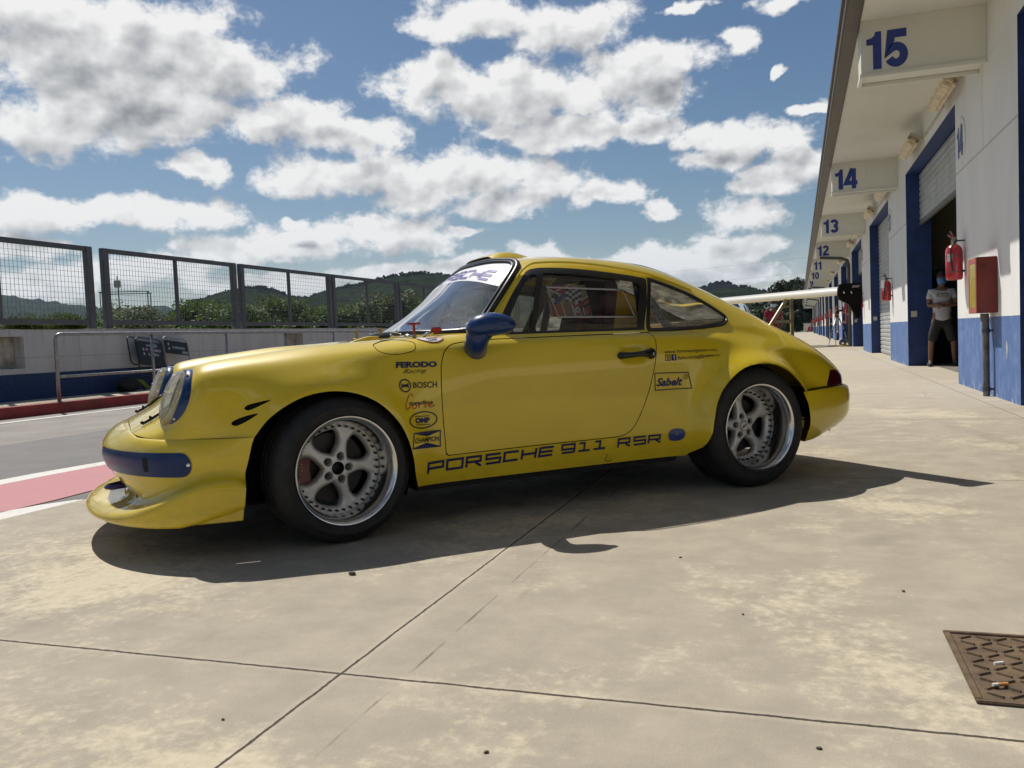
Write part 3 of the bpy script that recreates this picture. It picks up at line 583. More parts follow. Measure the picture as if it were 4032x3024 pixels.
SHUT = mat('shutter_grey', (.40,.42,.42), .55, metal=.15, var=.12, vscale=3, dirt=.3)
def int_fn(T, b, co):
    x, y, z = T.sep(co); c = T.mix(T.m('GREATER_THAN', z, 1.98), rgb(.012,.022,.06), rgb(.20,.19,.13)); band = T.m('MULTIPLY', T.m('GREATER_THAN', z, 1.82), T.m('LESS_THAN', z, 1.98))
    T.put(b.inputs['Base Color'], T.mix(band, c, rgb(.05,.16,.03))); b.inputs['Roughness'].default_value = .8
GINT = mat('garage_inner_paint', (.3,.3,.2), fn=int_fn)
GFLR = mat('garage_floor', (.20,.185,.16), .6, var=.25, vscale=3, dirt=.4)
PER = 9.14; SOCK = mat('socket_cream', (.55,.54,.48), .5)
gb = thing('pit_garage', 'long white and blue pit garage building with numbered bays under a canopy', 'garage', W(2.07, 0, 0), ROT)
def near(n): return 9.58+(15-n)*PER
for n in range(16, 0, -1):
    y0 = near(n); y1 = y0+3.47; m = MB()
    m.box((0, y0, 0), (.45, y1, 3.80)); m.mi = [0, 0, 1, 0, 1, 0]; m.build('wall_pillar', [GWALL, DBLUE], gb)
    if n < 16:
        for yy in (y0, ):
            m = MB(); m.box((.06, yy-.03, .98), (.17, yy-.001, 1.10), .006); m.build('socket', SOCK, gb)
m = MB(); m.box((0, -12, 3.801), (.45, 143.2, 4.62)); m.mi = [1, 0, 0, 0, 0, 0]; m.build('upper_wall', [GWALL, DBLUE], gb)
m = MB(); m.box((-1.31, -12, 4.405), (-.001, 143.2, 4.52)); m.build('canopy', SOFF, gb)
m = MB(); m.box((-1.50, -12, 4.37), (-1.312, 143.2, 4.56), .02); m.box((-1.53, -12, 4.50), (-1.49, 143.2, 4.575), .01)
m.build('gutter', GUT, gb)
m = MB(); m.box((-1.3, -12, 4.63), (12, 143.2, 4.8)); m.build('roof', mat('roof_sheet', (.3,.29,.27), .8), gb)
def shutter(y0, y1, zb, zt=3.79):
    m = MB(); n = int((zt-zb)/.115); P = []
    for i in range(n+1):
        z = zt-(zt-zb)*i/n
        for dz, dx in ((0, .0), (-.02, -.016), (-.085, -.016), (-.105, .0)):
            if z+dz >= zb-.001: P.append((.26+dx, z+dz))
    m.put([(x, y0, z) for x, z in P]+[(x, y1, z) for x, z in P], [(i, i+1, len(P)+i+1, len(P)+i) for i in range(len(P)-1)])
    o = m.build('roller_shutter', SHUT, gb)
    if zb > .2:
        m = MB(); m.box((.235, y0+.02, zb-.07), (.285, y1-.02, zb)); m.build('bottom_bar', mat('shutter_bar', (.12,.12,.11), .6), o)
for n in range(15, 0, -1):                                            # the bay beyond pillar n
    y0 = near(n)+3.47; y1 = near(n-1)
    if n > 1:
        zb = {15: 2.86, 14: .01, 13: 2.9, 9: .01, 5: .01}.get(n, 3.2)
        shutter(y0+.005, y1-.005, zb)
        m = MB(); m.box((.455, y0-1.2, .004), (8.5, y1+1.2, 4.0)); m.f = [f for i, f in enumerate(m.f) if i in (0, 1, 2, 3, 4)]; m.mi = [1, 0, 0, 0, 0]
        if n > 8: m.build('garage_room', [GINT, GFLR], gb)
shutter(3.91, 9.575, 3.2)
m = MB(); m.box((.455, 2.7, .004), (8.5, 10.8, 4.0)); m.f = [f for i, f in enumerate(m.f) if i in (0, 1, 2, 3, 4)]; m.mi = [1, 0, 0, 0, 0]; m.build('garage_room', [GINT, GFLR], gb)
for n in range(16, 0, -1):                                            # number beams under the canopy, the bay number on the near side
    y0 = near(n)+1.40; m = MB()
    m.box((-1.31, y0, 3.80), (-.002, y0+.45, 4.404)); m.box((-1.325, y0-.02, 3.755), (-.002, y0+.02, 3.799), .006); m.box((-1.325, y0+.43, 3.755), (-.002, y0+.47, 3.799), .006); m.box((-1.325, y0+.021, 3.755), (-1.285, y0+.429, 3.799))
    bm_ = m.build('number_beam', SOFF, gb)
    if n > 15: continue
    s_ = str(n); v, f, ly, wu = numeral(s_); wd = wu*.40
    m = MB(); m.put([(-1.26+a*wd, y0-.004-.0006*q, 3.835+c*.43) for (a, c), q in zip(v, ly)], f); m.build('number', NUMB, bm_)
    if n > 1:
        py = near(n)+3.02; m = MB(); m.lathe([(0, -.018), (.29, -.018), (.31, -.012), (.31, -.001)], 40, axis='x', mx=Matrix.Translation((0, py, 3.2)) @ Matrix.Scale(1.03, 4, (0, 0, 1)))
        pl = m.build('number_plaque', PLQ, gb, False); v, f, ly, wu = numeral(str(n-1)); wd = wu*.36
        m = MB(); m.put([(-.0225-.0006*q, py+wd/2-a*wd, 3.0+c*.40) for (a, c), q in zip(v, ly)], f); m.build('number', NUMB, pl)
PIPE = mat('downpipe_brown', (.085,.075,.06), .5, metal=.3)
for n in (12, 9, 6, 3):
    y0 = near(n)-.05; m = MB(); m.tube([(-1.15, y0+1.2, 3.74), (-.35, y0+.6, 3.62), (-.14, y0+.40, 3.50), (-.10, y0+.35, 3.30), (-.10, y0+.35, 0)], .065, 10); m.build('downpipe', PIPE, gb, True)
# worn hole in the paint of the near pillar
m = MB(); m.put([(-.0025, 10.145+.035*math.cos(a)*(1+.2*math.sin(3*a)), .535+.10*math.sin(a)) for a in np.linspace(0, 6.1, 18)], [tuple(range(18))]); m.build('bare_patch', mat('bare_plaster', (.42,.40,.36), .9, var=.2), gb)

# ---- lamps under the canopy
LAMP = mat('lamp_cream', (.60,.50,.33), .45, var=.2, vscale=8); LAMPB = mat('lamp_base', (.45,.41,.32), .6)
def lamp(s, label):
    t = thing('canopy_lamp', label, 'lamp', W(1.90, s, 3.95), ROT, 'strip lamps along the canopy wall')
    tl = Matrix.Rotation(rad(35), 4, 'Y'); m = MB(); m.box((-.10, 0, -.075), (.10, 1.5, .05), .05, mx=tl); m.build('lamp_cover', LAMP, t, True, autos=40)
    m = MB(); m.box((-.105, .01, .0511), (.105, 1.49, .10), .01, mx=tl); m.build('lamp_base', LAMPB, t); return t
for n in range(15, 5, -1):
    y = near(n)+3.47
    for q, dy in enumerate((-.75, 2.95)):
        lab = ('long cream strip lamp under the canopy, ' + ('just behind the beam numbered %d' % n if q == 0 else 'in front of the beam numbered %d' % (n-1)))
        lamp(y+dy, lab)
    if n > 11:
        m = MB(); m.tube([(-.02, y+.8, 3.97), (-.02, y+2.9, 3.97)], .012, 6); m.build('conduit', LAMPB, gb, True)

# ---- fire extinguishers and hydrant cabinets
XRED = mat('extinguisher_red', (.42,.012,.022), .22, coat=.6, var=.1); XBLK = mat('rubber_black', (.012,.012,.013), .5); XBR = mat('brass_grey', (.30,.26,.18), .4, metal=.7)
LBL = mat('label_paper', (.62,.60,.55), .7, var=.15, vscale=30); STEEL = mat('bracket_steel', (.10,.10,.10), .5, metal=.5)
def extinguisher(n):
    y = near(n)+2.90
    lab = {15: 'red fire extinguisher on the nearest pillar, high beside the open doorway with the man', 14: 'red fire extinguisher with a white tag beside the closed grey shutter', 13: 'red fire extinguisher half hidden by the black wing endplate', 12: 'red fire extinguisher with white card next to the red cabinet behind the tripod'}.get(n, 'small distant red fire extinguisher on a far garage pillar')
    t = thing('fire_extinguisher', lab, 'extinguisher', W(1.945, y, 1.40), ROT, 'fire extinguishers along the garages')
    m = MB(); m.lathe([(.0, .01), (.085, 0), (.10, .02), (.103, .05), (.103, .36), (.095, .41), (.065, .45), (.03, .465), (.03, .50)], 24); m.build('cylinder', XRED, t, True, autos=50)
    m = MB(); m.lathe([(.034, .465), (.034, .53), (.015, .535), (.0, .535)], 12); m.box((-.02, -.02, .535), (.02, .02, .56)); m.build('valve', XBR, t, True, autos=40)
    m = MB(); m.tube([(.0, .01, .545), (-.03, .06, .57), (-.05, .11, .60)], [.014, .012, .009], 8); m.tube([(.0, .01, .555), (-.015, .05, .60), (-.03, .08, .645)], [.012, .011, .008], 8); m.build('handle', XRED if n == 15 else XBLK, t, True)
    m = MB(); m.tube([(.03, -.02, .52), (-.02, -.09, .47), (-.06, -.12, .40), (-.05, -.115, .20), (-.03, -.11, .12)], .011, 8); m.build('hose', XBLK, t, True)
    m = MB(); m.lathe([(.1045, .30), (.1045, .312)], 24); m.box((.10, -.01, .10), (.124, .01, .13)); m.box((.03, -.012, .50), (.124, .012, .52)); m.lathe([(.1045, .10), (.1045, .112)], 24); m.build('bracket', STEEL, t)
    m = MB(); ang = np.linspace(rad(215), rad(250), 6); m.grid([[(.1042*math.cos(a), .1042*math.sin(a), z) for z in (.24, .34)] for a in ang]); m.build('label', LBL, t)
    if n in (14, 12):
        m = MB(); m.put([(-.13, -.10, .30), (-.06, -.16, .30), (-.05, -.155, .47), (-.12, -.095, .48)], [(0, 1, 2, 3)]); m.build('tag', mat('tag_white', (.7,.7,.7), .6), t)
for n in range(15, 0, -1): extinguisher(n)
CRED = mat('cabinet_red', (.17,.020,.013), .5, var=.12, vscale=10); CYEL = mat('cabinet_glass_yellow', (.42,.33,.05), .25, var=.2, vscale=20)
GPIPE = mat('standpipe_grey', (.16,.15,.14), .6, metal=.3, var=.35, vscale=10)
def cabinet(n):
    y = near(n)+.97
    lab = {15: 'large red hose cabinet with yellow glass on the nearest pillar above a grey pipe', 12: 'red hose cabinet with a round emblem standing behind the camera tripod'}.get(n, 'distant red hose cabinet on a far garage pillar')
    t = thing('hose_cabinet', lab, 'cabinet', W(1.857, y, .94), ROT, 'red hose cabinets along the garages')
    m = MB(); m.box((0.012, 0, 0), (.212, .45, .615), .006); c_ = m.build('case', CRED, t)
    m = MB(); m.box((.03, -.002, .50), (.10, -.0005, .504)); m.box((.03, -.002, .515), (.10, -.0005, .519)); m.box((.03, -.002, .53), (.10, -.0005, .534)); m.build('vent', XBLK, c_)
    m = MB(); m.box((0, 0, 0), (.011, .45, .06), .003); m.box((0, 0, .555), (.011, .45, .615), .003); m.box((0, 0, .061), (.011, .06, .554), .003); m.box((0, .39, .061), (.011, .45, .554), .003); dr = m.build('door_frame', mat('cabinet_door_red', (.40,.10,.075), .5, var=.15), t)
    m = MB(); m.box((.003, .061, .061), (.009, .389, .554)); m.build('glass', CYEL, dr)
    if n != 15:
        m = MB(); m.lathe([(0, -.003), (.045, -.003), (.045, -.0005)], 20, axis='y', mx=Matrix.Translation((.1, 0, .40))); m.build('emblem', mat('emblem_white', (.6,.6,.6), .5), c_)
    m = MB(); m.tube([(.13, .27, -.005), (.13, .27, -.06), (.135, .27, -.09)], .045, 12); m.tube([(.14, .27, -.07), (.14, .27, -.938)], .036, 14); m.build('standpipe', GPIPE, t, True, autos=50)
    m = MB()
    for z in (-.20, -.86): m.lathe([(.042, z-.025), (.042, z+.025)], 14, mx=Matrix.Translation((.14, .27, 0))); m.box((.17, .25, z-.012), (.212, .29, z+.012))
    m.build('clamp', STEEL, t)
for n in (15, 12, 9, 6, 3): cabinet(n)

# ================================================================= far end of the pit lane
GRAIL = mat('guardrail_galv', (.32,.35,.36), .5, metal=.5)
t = thing('crash_barrier', 'grey steel crash barrier crossing the far end of the pit lane', 'barrier', W(-14, 182, 0), ROT)
for z in (.38, .75):
    m = MB(); m.box((0, 0, z), (18, .09, z+.26), .02); m.build('beam', GRAIL, t)
for q in range(10):
    m = MB(); m.box((q*2-.05, .1, 0), (q*2+.05, .2, 1.02)); m.build('post', GRAIL, t)
m = MB(); m.box((-.65, -.4, 0), (.65, .4, 1.5), .03); m.box((-.7, -.45, 1.5), (.7, .45, 1.58), .01); m.box((-.5, -.405, .2), (.5, -.401, 1.35))
tag(m.build('utility_box', mat('box_white', (.66,.65,.62), .6, var=.1), loc=W(1.45, 163, 0), rot=ROT), 'white utility box at the far end of the garages beside the crash barrier', 'box')
t = thing('wheeled_extinguisher', 'large red wheeled extinguisher in front of the far white box', 'extinguisher', W(1.75, 160, 0), ROT)
m = MB(); m.lathe([(0, .1), (.24, .1), (.26, .2), (.26, .85), (.18, 1.0), (.06, 1.05), (.06, 1.15)], 16); m.build('cylinder', XRED, t, True)
for x_ in (-.32, .32):
    m = MB(); m.lathe([(.12, -.04), (.2, -.04), (.2, .04), (.12, .04)], 14, axis='x', mx=Matrix.Translation((x_, .1, .2))); m.build('wheel', XBLK, t)

# ================================================================= parked white car far behind the wing
CW = mat('white_car_paint', (.62,.64,.66), .25, coat=.8); CGL = mat('dark_car_glass', (.02,.025,.03), .08); TYR = mat('plain_tyre', (.02,.02,.02), .8); ALU = mat('alloy_grey', (.4,.4,.4), .35, metal=.8)
t = thing('parked_car', 'white hatchback parked far back, glimpsed under the wing of the yellow car', 'car', W(-1.78, 20.6, 0), ROT+rad(-90))
prof = [(-2.05,.25),(-2.08,.62),(-1.98,.78),(-1.30,.93),(-.95,.98),(-.30,1.42),(.2,1.50),(1.05,1.47),(1.75,1.12),(2.0,.98),(2.06,.6),(2.02,.25)]
def lay(hw_low, hw_top):
    P = []
    for x_, z in prof:
        row = []
        for u in np.linspace(-1, 1, 13):
            k_ = min(max((z-.9)/.55, 0), 1); hw = hw_low+(hw_top-hw_low)*k_; row.append((x_, u*hw, z-.05*abs(u)**4*(1 if z > .5 else 0)))
        P.append(row)
    return P
m = MB(); P = lay(.86, .62); m.grid(P); n_ = len(prof)
for sgn, j in ((-1, 0), (1, 12)): m.put([P[i][j] for i in range(n_)], [tuple(range(n_))])
m.build('body', CW, t, True, autos=35)
m = MB()
for sgn in (-1, 1):
    m.prism([(-.86, 1.0), (-.28, 1.38), (.15, 1.44), (.98, 1.41), (1.55, 1.10), (1.5, 1.0)], lambda a, z: (a, sgn*(.872-.25*max(0, (z-.9))/.55), z), lambda a, z: (a, sgn*(.850-.25*max(0, (z-.9))/.55), z))
m.build('side_window', CGL, t)
m = MB(); m.put([(-.97, -.60, 1.0), (-.97, .60, 1.0), (-.33, .52, 1.425), (-.33, -.52, 1.425)], [(0, 1, 2, 3)]); m.build('windscreen', CGL, t)
m = MB(); m.put([(1.10, -.52, 1.46), (1.10, .52, 1.46), (1.76, .58, 1.14), (1.76, -.58, 1.14)], [(0, 1, 2, 3)]); m.build('rear_window', CGL, t)
for x_ in (-1.3, 1.3):
    for sgn in (-1, 1):
        m = MB(); m.lathe([(.20, -.1), (.31, -.1), (.32, -.08), (.32, .08), (.31, .1), (.20, .1)], 24, axis='y', mx=Matrix.Translation((x_, sgn*.80, .32))); wh = m.build('wheel', TYR, t, True, autos=40)
        m = MB(); m.lathe([(0, .0), (.05, 0), (.19, .02), (.2, .0)], 20, axis='y', mx=Matrix.Translation((x_, sgn*.90, .32))); m.build('rim', ALU, wh, True)

# ================================================================= people
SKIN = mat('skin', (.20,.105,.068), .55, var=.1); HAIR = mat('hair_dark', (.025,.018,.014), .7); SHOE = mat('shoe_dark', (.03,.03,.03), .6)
def skin_obj(name, nodes, edges, mats, parent, sub=2, loc=(0, 0, 0)):
    me = bpy.data.meshes.new(name); me.from_pydata([n[0] for n in nodes], edges, [])
    o = bpy.data.objects.new(name, me); COL.objects.link(o)
    sk = o.modifiers.new('s', 'SKIN'); sk.use_smooth_shade = True; ss = o.modifiers.new('u', 'SUBSURF'); ss.levels = sub; ss.render_levels = sub
    for i, n in enumerate(nodes):
        r = n[1]; d = me.skin_vertices[0].data[i]; d.radius = (r, r) if not isinstance(r, tuple) else r; d.use_root = (i == 0)
    dg = bpy.context.evaluated_depsgraph_get(); m2 = bpy.data.meshes.new_from_object(o.evaluated_get(dg)); o.modifiers.clear(); o.data = m2; bpy.data.meshes.remove(me)
    for p in m2.polygons: p.use_smooth = True
    m2.materials.clear(); m2.materials.append(mats); o.parent = parent; o.location = loc; return o
def hand(nodes, edges, iw, d, side, curl):                            # palm then five bent fingers; d: unit direction, side: unit across, curl: unit towards the palm
    d, side, curl = Vector(d).normalized(), Vector(side).normalized(), Vector(curl).normalized(); w_ = Vector(nodes[iw][0])
    ip = len(nodes); nodes.append((w_+d*.055, (.036, .016))); edges.append((iw, ip))
    for k_, (o_, L) in enumerate(((-.030, .060), (-.010, .070), (.011, .066), (.030, .052))):
        a = len(nodes); nodes += [(w_+d*.09+side*o_, .010), (w_+d*(.09+L*.55)+side*o_*1.05+curl*.012, .009), (w_+d*(.09+L*.85)+side*o_*1.05+curl*.035, .008)]; edges += [(ip, a), (a, a+1), (a+1, a+2)]
    a = len(nodes); nodes += [(w_+d*.04+side*-.045, .011), (w_+d*.075+side*-.062+curl*.015, .010)]; edges += [(ip, a), (a, a+1)]
def body(t, H, arms, lean=0.0, stance=.13):
    k_ = H/1.80
    N = [((0, .0, .96), (.155, .115)), ((0, 0, 1.10), (.15, .11)), ((0, -.005, 1.28), (.175, .118)), ((0, .01, 1.43), (.13, .09)), ((0, .015, 1.51), (.062, .06)), ((0, -.002, 1.60), (.070, .078)), ((0, -.008, 1.69), (.078, .095)), ((0, .002, 1.765), (.058, .07))]
    Ed = [(i, i+1) for i in range(7)]
    for sx in (-1, 1):
        a = len(N); N += [((sx*.10, 0, .88), .095), ((sx*stance, -.01, .50), .062), ((sx*(stance+.01), .02, .30), .056), ((sx*(stance+.02), .02, .09), .042), ((sx*(stance+.03), -.07, .035), (.045, .032)), ((sx*(stance+.04), -.17, .025), (.036, .022))]
        Ed += [(0, a)]+[(a+i, a+i+1) for i in range(5)]
    nose = len(N); N += [((0, -.105, 1.665), .012)]; Ed += [(6, nose)]
    for sx in (-1, 1):
        e = len(N); N += [((sx*.088, .005, 1.67), (.012, .022))]; Ed += [(6, e)]
    ai = []
    for sx, (sh, el_, wr, hd, hs, hc) in zip((-1, 1), arms):
        a = len(N); N += [(sh, .062), (el_, .047), (tuple((np.array(el_)+np.array(wr))/2), .040), (wr, .029)]; Ed += [(3, a), (a, a+1), (a+1, a+2), (a+2, a+3)]; hand(N, Ed, a+3, hd, hs, hc); ai.append(a)
    N = [((Vector(p)*k_), r if isinstance(r, tuple) else r) for p, r in N]
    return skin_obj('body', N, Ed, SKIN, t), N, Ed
def cloth(name, t, k_, pts, edges, m): return skin_obj(name, [(Vector(p)*k_, r) for p, r in pts], edges, m, t)
crossed = [((-.185, .0, 1.42), (-.235, -.05, 1.16), (.03, -.175, 1.19), (1, .02, .15), (0, -.2, 1), (0, 1, 0)), ((.185, .0, 1.42), (.235, -.05, 1.17), (-.02, -.205, 1.15), (-1, .05, .1), (0, -.2, 1), (0, 1, 0))]
down = [((-.195, .0, 1.42), (-.27, .03, 1.14), (-.29, -.04, .90), (0, -.1, -1), (0, -1, 0), (1, 0, 0)), ((.195, .0, 1.42), (.30, .04, 1.15), (.25, -.10, .98), (-.5, -.3, -.6), (0, -1, 0), (-1, 0, 0))]
def dress(t, k_, shirt, short, arms, stance, long_legs=False, collar=False):
    P = [((0, 0, .82), (.185, .145)), ((0, 0, .96), (.176, .136)), ((0, 0, 1.10), (.172, .130)), ((0, -.005, 1.28), (.192, .135)), ((0, .01, 1.42), (.150, .105)), ((0, .015, 1.475), (.085, .075))]; Ed = [(0, 1), (1, 2), (2, 3), (3, 4), (4, 5)]
    for a in arms:
        sh, e = Vector(a[0]), Vector(a[1]); i = len(P); P += [(tuple(sh), .080), (tuple(sh.lerp(e, .62)), .068)]; Ed += [(4, i), (i, i+1)]
    s_ = cloth('shirt', t, k_, P, Ed, shirt)
    P = [((0, 0, 1.10), (.145, .105)), ((0, 0, .98), (.160, .120)), ((0, 0, .90), (.166, .126))]; Ed = [(0, 1), (1, 2)]
    for sx in (-1, 1):
        i = len(P); P += [((sx*.10, 0, .82), .112), ((sx*stance, -.01, .44), .098)]; Ed += [(2, i), (i, i+1)]
        if long_legs: P += [((sx*(stance+.015), .02, .12), .075)]; Ed += [(i+1, i+2)]
    cloth('trousers' if long_legs else 'shorts', t, k_, P, Ed, short)
    m = MB(); 
    for sx in (-1, 1): m.ball((sx*(stance+.035)*k_, -.06*k_, .04*k_), (.055*k_, .15*k_, .045*k_))
    m.build('shoes', SHOE, t, True)
    return s_
def face(t, k_, maskm, hairm, glasses):
    m = MB(); m.grid([[(.088*math.sin(a)*(1-.12*abs(q)), -.02-.100*math.cos(a)*(1-.10*q*q)+.006*q, 1.622+.052*q) for q in (-1, -.6, -.2, .2, .6, 1)] for a in np.linspace(-1.25, 1.25, 12)])
    o = m.build('face_mask', maskm, t, True); o.scale = (k_, k_, k_)
    m = MB(); hp = np.zeros((16, 9, 3))
    for i in range(16):
        for j in range(9):
            a = 2*math.pi*i/15; q = .5*math.pi*j/8; hp[i, j] = (.094*math.cos(a)*math.cos(q), .012+.113*math.sin(a)*math.cos(q), 1.715+.105*math.sin(q)-(.07*(1-j/8) if math.sin(a) > -.35 else 0))
    m.grid(hp); o = m.build('hair', hairm, t, True); o.scale = (k_, k_, k_)
    m = MB()
    for sx in (-1, 1):
        if glasses: m.ball((sx*.034, -.100, 1.690), (.028, .012, .018))
        else: m.ball((sx*.033, -.094, 1.690), (.012, .008, .007))
    if glasses: m.tube([(-.09, .0, 1.695), (-.062, -.088, 1.695), (.062, -.088, 1.695), (.09, .0, 1.695)], .006, 6)
    o = m.build('sunglasses' if glasses else 'eyes', XBLK, t, True); o.scale = (k_, k_, k_)
TEE = mat('tee_white', (.50,.50,.53), .8, var=.06, bump=.5, bscale=9); POLO = mat('polo_maroon', (.20,.010,.028), .8, var=.1, bump=.5, bscale=9)
SHORTS = mat('shorts_black', (.02,.022,.022), .8); JEANS = mat('trousers_navy', (.02,.03,.06), .8); MASKB = mat('mask_blue', (.08,.22,.55), .7); MASKL = mat('mask_pale', (.42,.60,.68), .7); CAPM = mat('cap_dark', (.07,.03,.03), .7)
t = thing('person', 'man in white t-shirt, black shorts and blue mask, arms folded in the garage doorway', 'person', W(2.63, 18.3, .004), ROT+rad(-4))
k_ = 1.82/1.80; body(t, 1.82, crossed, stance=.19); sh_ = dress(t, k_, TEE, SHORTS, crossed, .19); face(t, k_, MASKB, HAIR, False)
m = MB(); yy = -.152*k_
m.put([(-.10, yy, 1.34), (.10, yy, 1.34), (.10, yy, 1.395), (-.10, yy, 1.395)], [(0, 1, 2, 3)]); lg = m.build('chest_print', XBLK, sh_)
v, f = text_mesh("LEVI'S", .03); m = MB(); m.put([(-.085+a*.17, yy-.003, 1.35+c*.034) for a, c in v], f); m.build('lettering', mat('print_white', (.7,.7,.7), .7), sh_)
t = thing('person', 'man in maroon polo shirt, sunglasses and pale face mask standing far behind the wing', 'person', W(-.74, 27.3, 0), ROT+rad(14))
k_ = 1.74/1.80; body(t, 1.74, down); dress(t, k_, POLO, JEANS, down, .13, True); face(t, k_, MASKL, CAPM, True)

# ================================================================= video camera on tripod, cable
t = thing('camera_tripod', 'silver video tripod with a black camera standing by the far garage pillar', 'tripod', W(1.55, 38.4, 0), ROT)
TRS = mat('tripod_silver', (.38,.38,.39), .35, metal=.7); top = Vector((0, 0, 1.20))
for a in (100, 215, 330):
    d = Vector((math.cos(rad(a)), math.sin(rad(a)), 0)); m = MB(); m.tube([top+d*.06, d*.30+Vector((0, 0, .62)), d*.48], [.026, .022, .014], 8); lg = m.build('leg', TRS, t, True)
    m = MB(); m.tube([d*.26+Vector((0, 0, .70)), d*.30+Vector((0, 0, .60))], .034, 8); m.tube([d*.39+Vector((0, 0, .36)), d*.41+Vector((0, 0, .30))], .028, 8); m.build('clamp', XBLK, lg, True)
m = MB(); m.tube([(0, 0, .55), (0, 0, 1.28)], .02, 8); m.tube([(-.05, 0, .62), (.05, 0, .62)], .03, 8); m.build('centre_column', TRS, t, True)
m = MB(); m.box((-.06, -.06, 1.2), (.06, .06, 1.32), .02); m.tube([(0, .05, 1.3), (.05, .38, 1.12)], .012, 6); m.build('head', XBLK, t, True, autos=40)
m = MB(); m.box((-.07, -.20, 1.36), (.07, .16, 1.52), .02); m.lathe([(.05, 0), (.06, .02), (.06, .14), (.045, .14)], 14, axis='y', mx=Matrix.Translation((0, -.34, 1.45))); m.box((-.02, -.15, 1.52), (.02, .10, 1.60), .01); m.box((.07, -.02, 1.46), (.20, .10, 1.54), .01); vc = m.build('video_camera', XBLK, t, True, autos=40)
cab = mat('cable_black', (.018,.018,.018), .5)
m = MB(); P = []
for i in range(120):
    a = i/119*2*math.pi*3; P.append(W(.75+.9*math.cos(a)*(1+.1*math.sin(a*.4)), 38.9+1.3*math.sin(a)+.1*i/119, .012+.004*i/40))
P += [W(1.6, 38.5, .02), W(1.62, 38.4, .02)]
m.tube(P, .014, 6); tag(m.build('cable', cab, None, True), 'black cable lying in loose loops on the concrete beside the tripod', 'cable')
m = MB(); m.tube([W(1.75+.16*math.cos(a)*(1+.06*q), 37.7+.3*math.sin(a), .02+.02*q) for q in range(3) for a in np.linspace(0, 6.0, 14)], .016, 6); tag(m.build('cable_coil', mat('cable_yellow', (.40,.30,.02), .5), None, True), 'small yellow cable coil on the ground by the foot of the downpipe', 'cable')
t = thing('tape_reel', 'small dark metal cable reel on the ground by the downpipe', 'reel', W(1.72, 38.05, 0), ROT)
m = MB(); m.lathe([(.05, -.08), (.15, -.08), (.15, -.06), (.07, -.055), (.07, .055), (.15, .06), (.15, .08), (.05, .08)], 18, axis='y', mx=Matrix.Translation((0, 0, .15))); m.build('drum', STEEL, t, True, autos=40)
m = MB(); m.tube([(-.12, -.1, 0), (-.1, -.1, .32), (.1, -.1, .32), (.12, -.1, 0)], .012, 6); m.build('handle', ALU, t, True)

# ================================================================= things on the ground near the camera
IRON = mat('cast_iron', (.125,.082,.046), .68, metal=.1, var=.35, vscale=14, bump=.25, bscale=90)
t = thing('drain_cover', 'square brown cast iron drain cover with a raised chevron pattern in the concrete', 'drain cover', W(.36, 2.10, 0), ROT)
S_ = .478; m = MB(); 
for a, c_ in (((0, 0, .001), (S_, .016, .008)), ((0, S_-.016, .001), (S_, S_, .008)), ((0, .0162, .001), (.016, S_-.0162, .008)), ((S_-.016, .0162, .001), (S_, S_-.0162, .008))): m.box(a, c_, .002)
m.build('frame', IRON, t)
m = MB(); m.box((.0185, .0185, -.01), (S_-.0185, S_-.0185, .0035)); n = 10; st = (S_-.05)/n
for i in range(n):
    for j in range(n):
        cx_, cy_ = .027+st*(i+.5), .027+st*(j+.5); ang = rad(38 if (i+j) % 2 else -38); ca, sa = math.cos(ang), math.sin(ang); L, B = .0185, .0042
        q = [(-L, -B), (L, -B), (L, B), (-L, B)]; lo = [(cx_+a*ca-c*sa, cy_+a*sa+c*ca, .0036) for a, c in q]; hi = [(cx_+a*.9*ca-c*.6*sa, cy_+a*.9*sa+c*.6*ca, .0085) for a, c in q]
        m.put(lo+hi, [(4, 5, 6, 7), (0, 1, 5, 4), (1, 2, 6, 5), (2, 3, 7, 6), (3, 0, 4, 7)])
m.build('plate', IRON, t)
CIGW = mat('paper_white', (.75,.73,.68), .8); CIGO = mat('filter_orange', (.55,.24,.06), .8, var=.15, vscale=90)
for (e, s, a, kind, lab) in ((.464, 2.342, 62, 0, 'white cigarette stub lying on the drain cover'), (.425, 2.196, 70, 1, 'orange tipped cigarette butt on the near part of the drain cover')):
    t = thing('cigarette_butt', lab, 'cigarette butt', W(e, s, .0125), ROT-rad(a)+rad(90), 'cigarette butts on the drain cover')
    m = MB(); m.tube([(-.003, 0, 0), (-.016 if kind else -.028, 0, 0)], .0040, 10); m.build('paper', CIGW, t, True, autos=40)
    if kind: m = MB(); m.tube([(-.003, 0, 0), (.020, 0, 0)], .0041, 10); m.build('filter', CIGO, t, True, autos=40)
STONE = mat('pebble_dark', (.10,.085,.07), .9, var=.4, vscale=30)
def pebble(px, py, r, lab, kind=0):
    m = MB(); m.ball((0, 0, r*.35), (r, r*.7, r*.5), 9, 6); q = random.Random(int(px)); m.v = [(x*q.uniform(.75, 1.25), y*q.uniform(.75, 1.25), z) for x, y, z in m.v]
    o = m.build('pebble' if kind == 0 else 'dry_leaf', STONE if kind == 0 else mat('dry_leaf', (.12,.065,.03), .9), None, True, loc=W(px, py, 0), rot=random.uniform(0, 3)); tag(o, lab, 'stone' if kind == 0 else 'leaf', 'specks lying on the concrete')
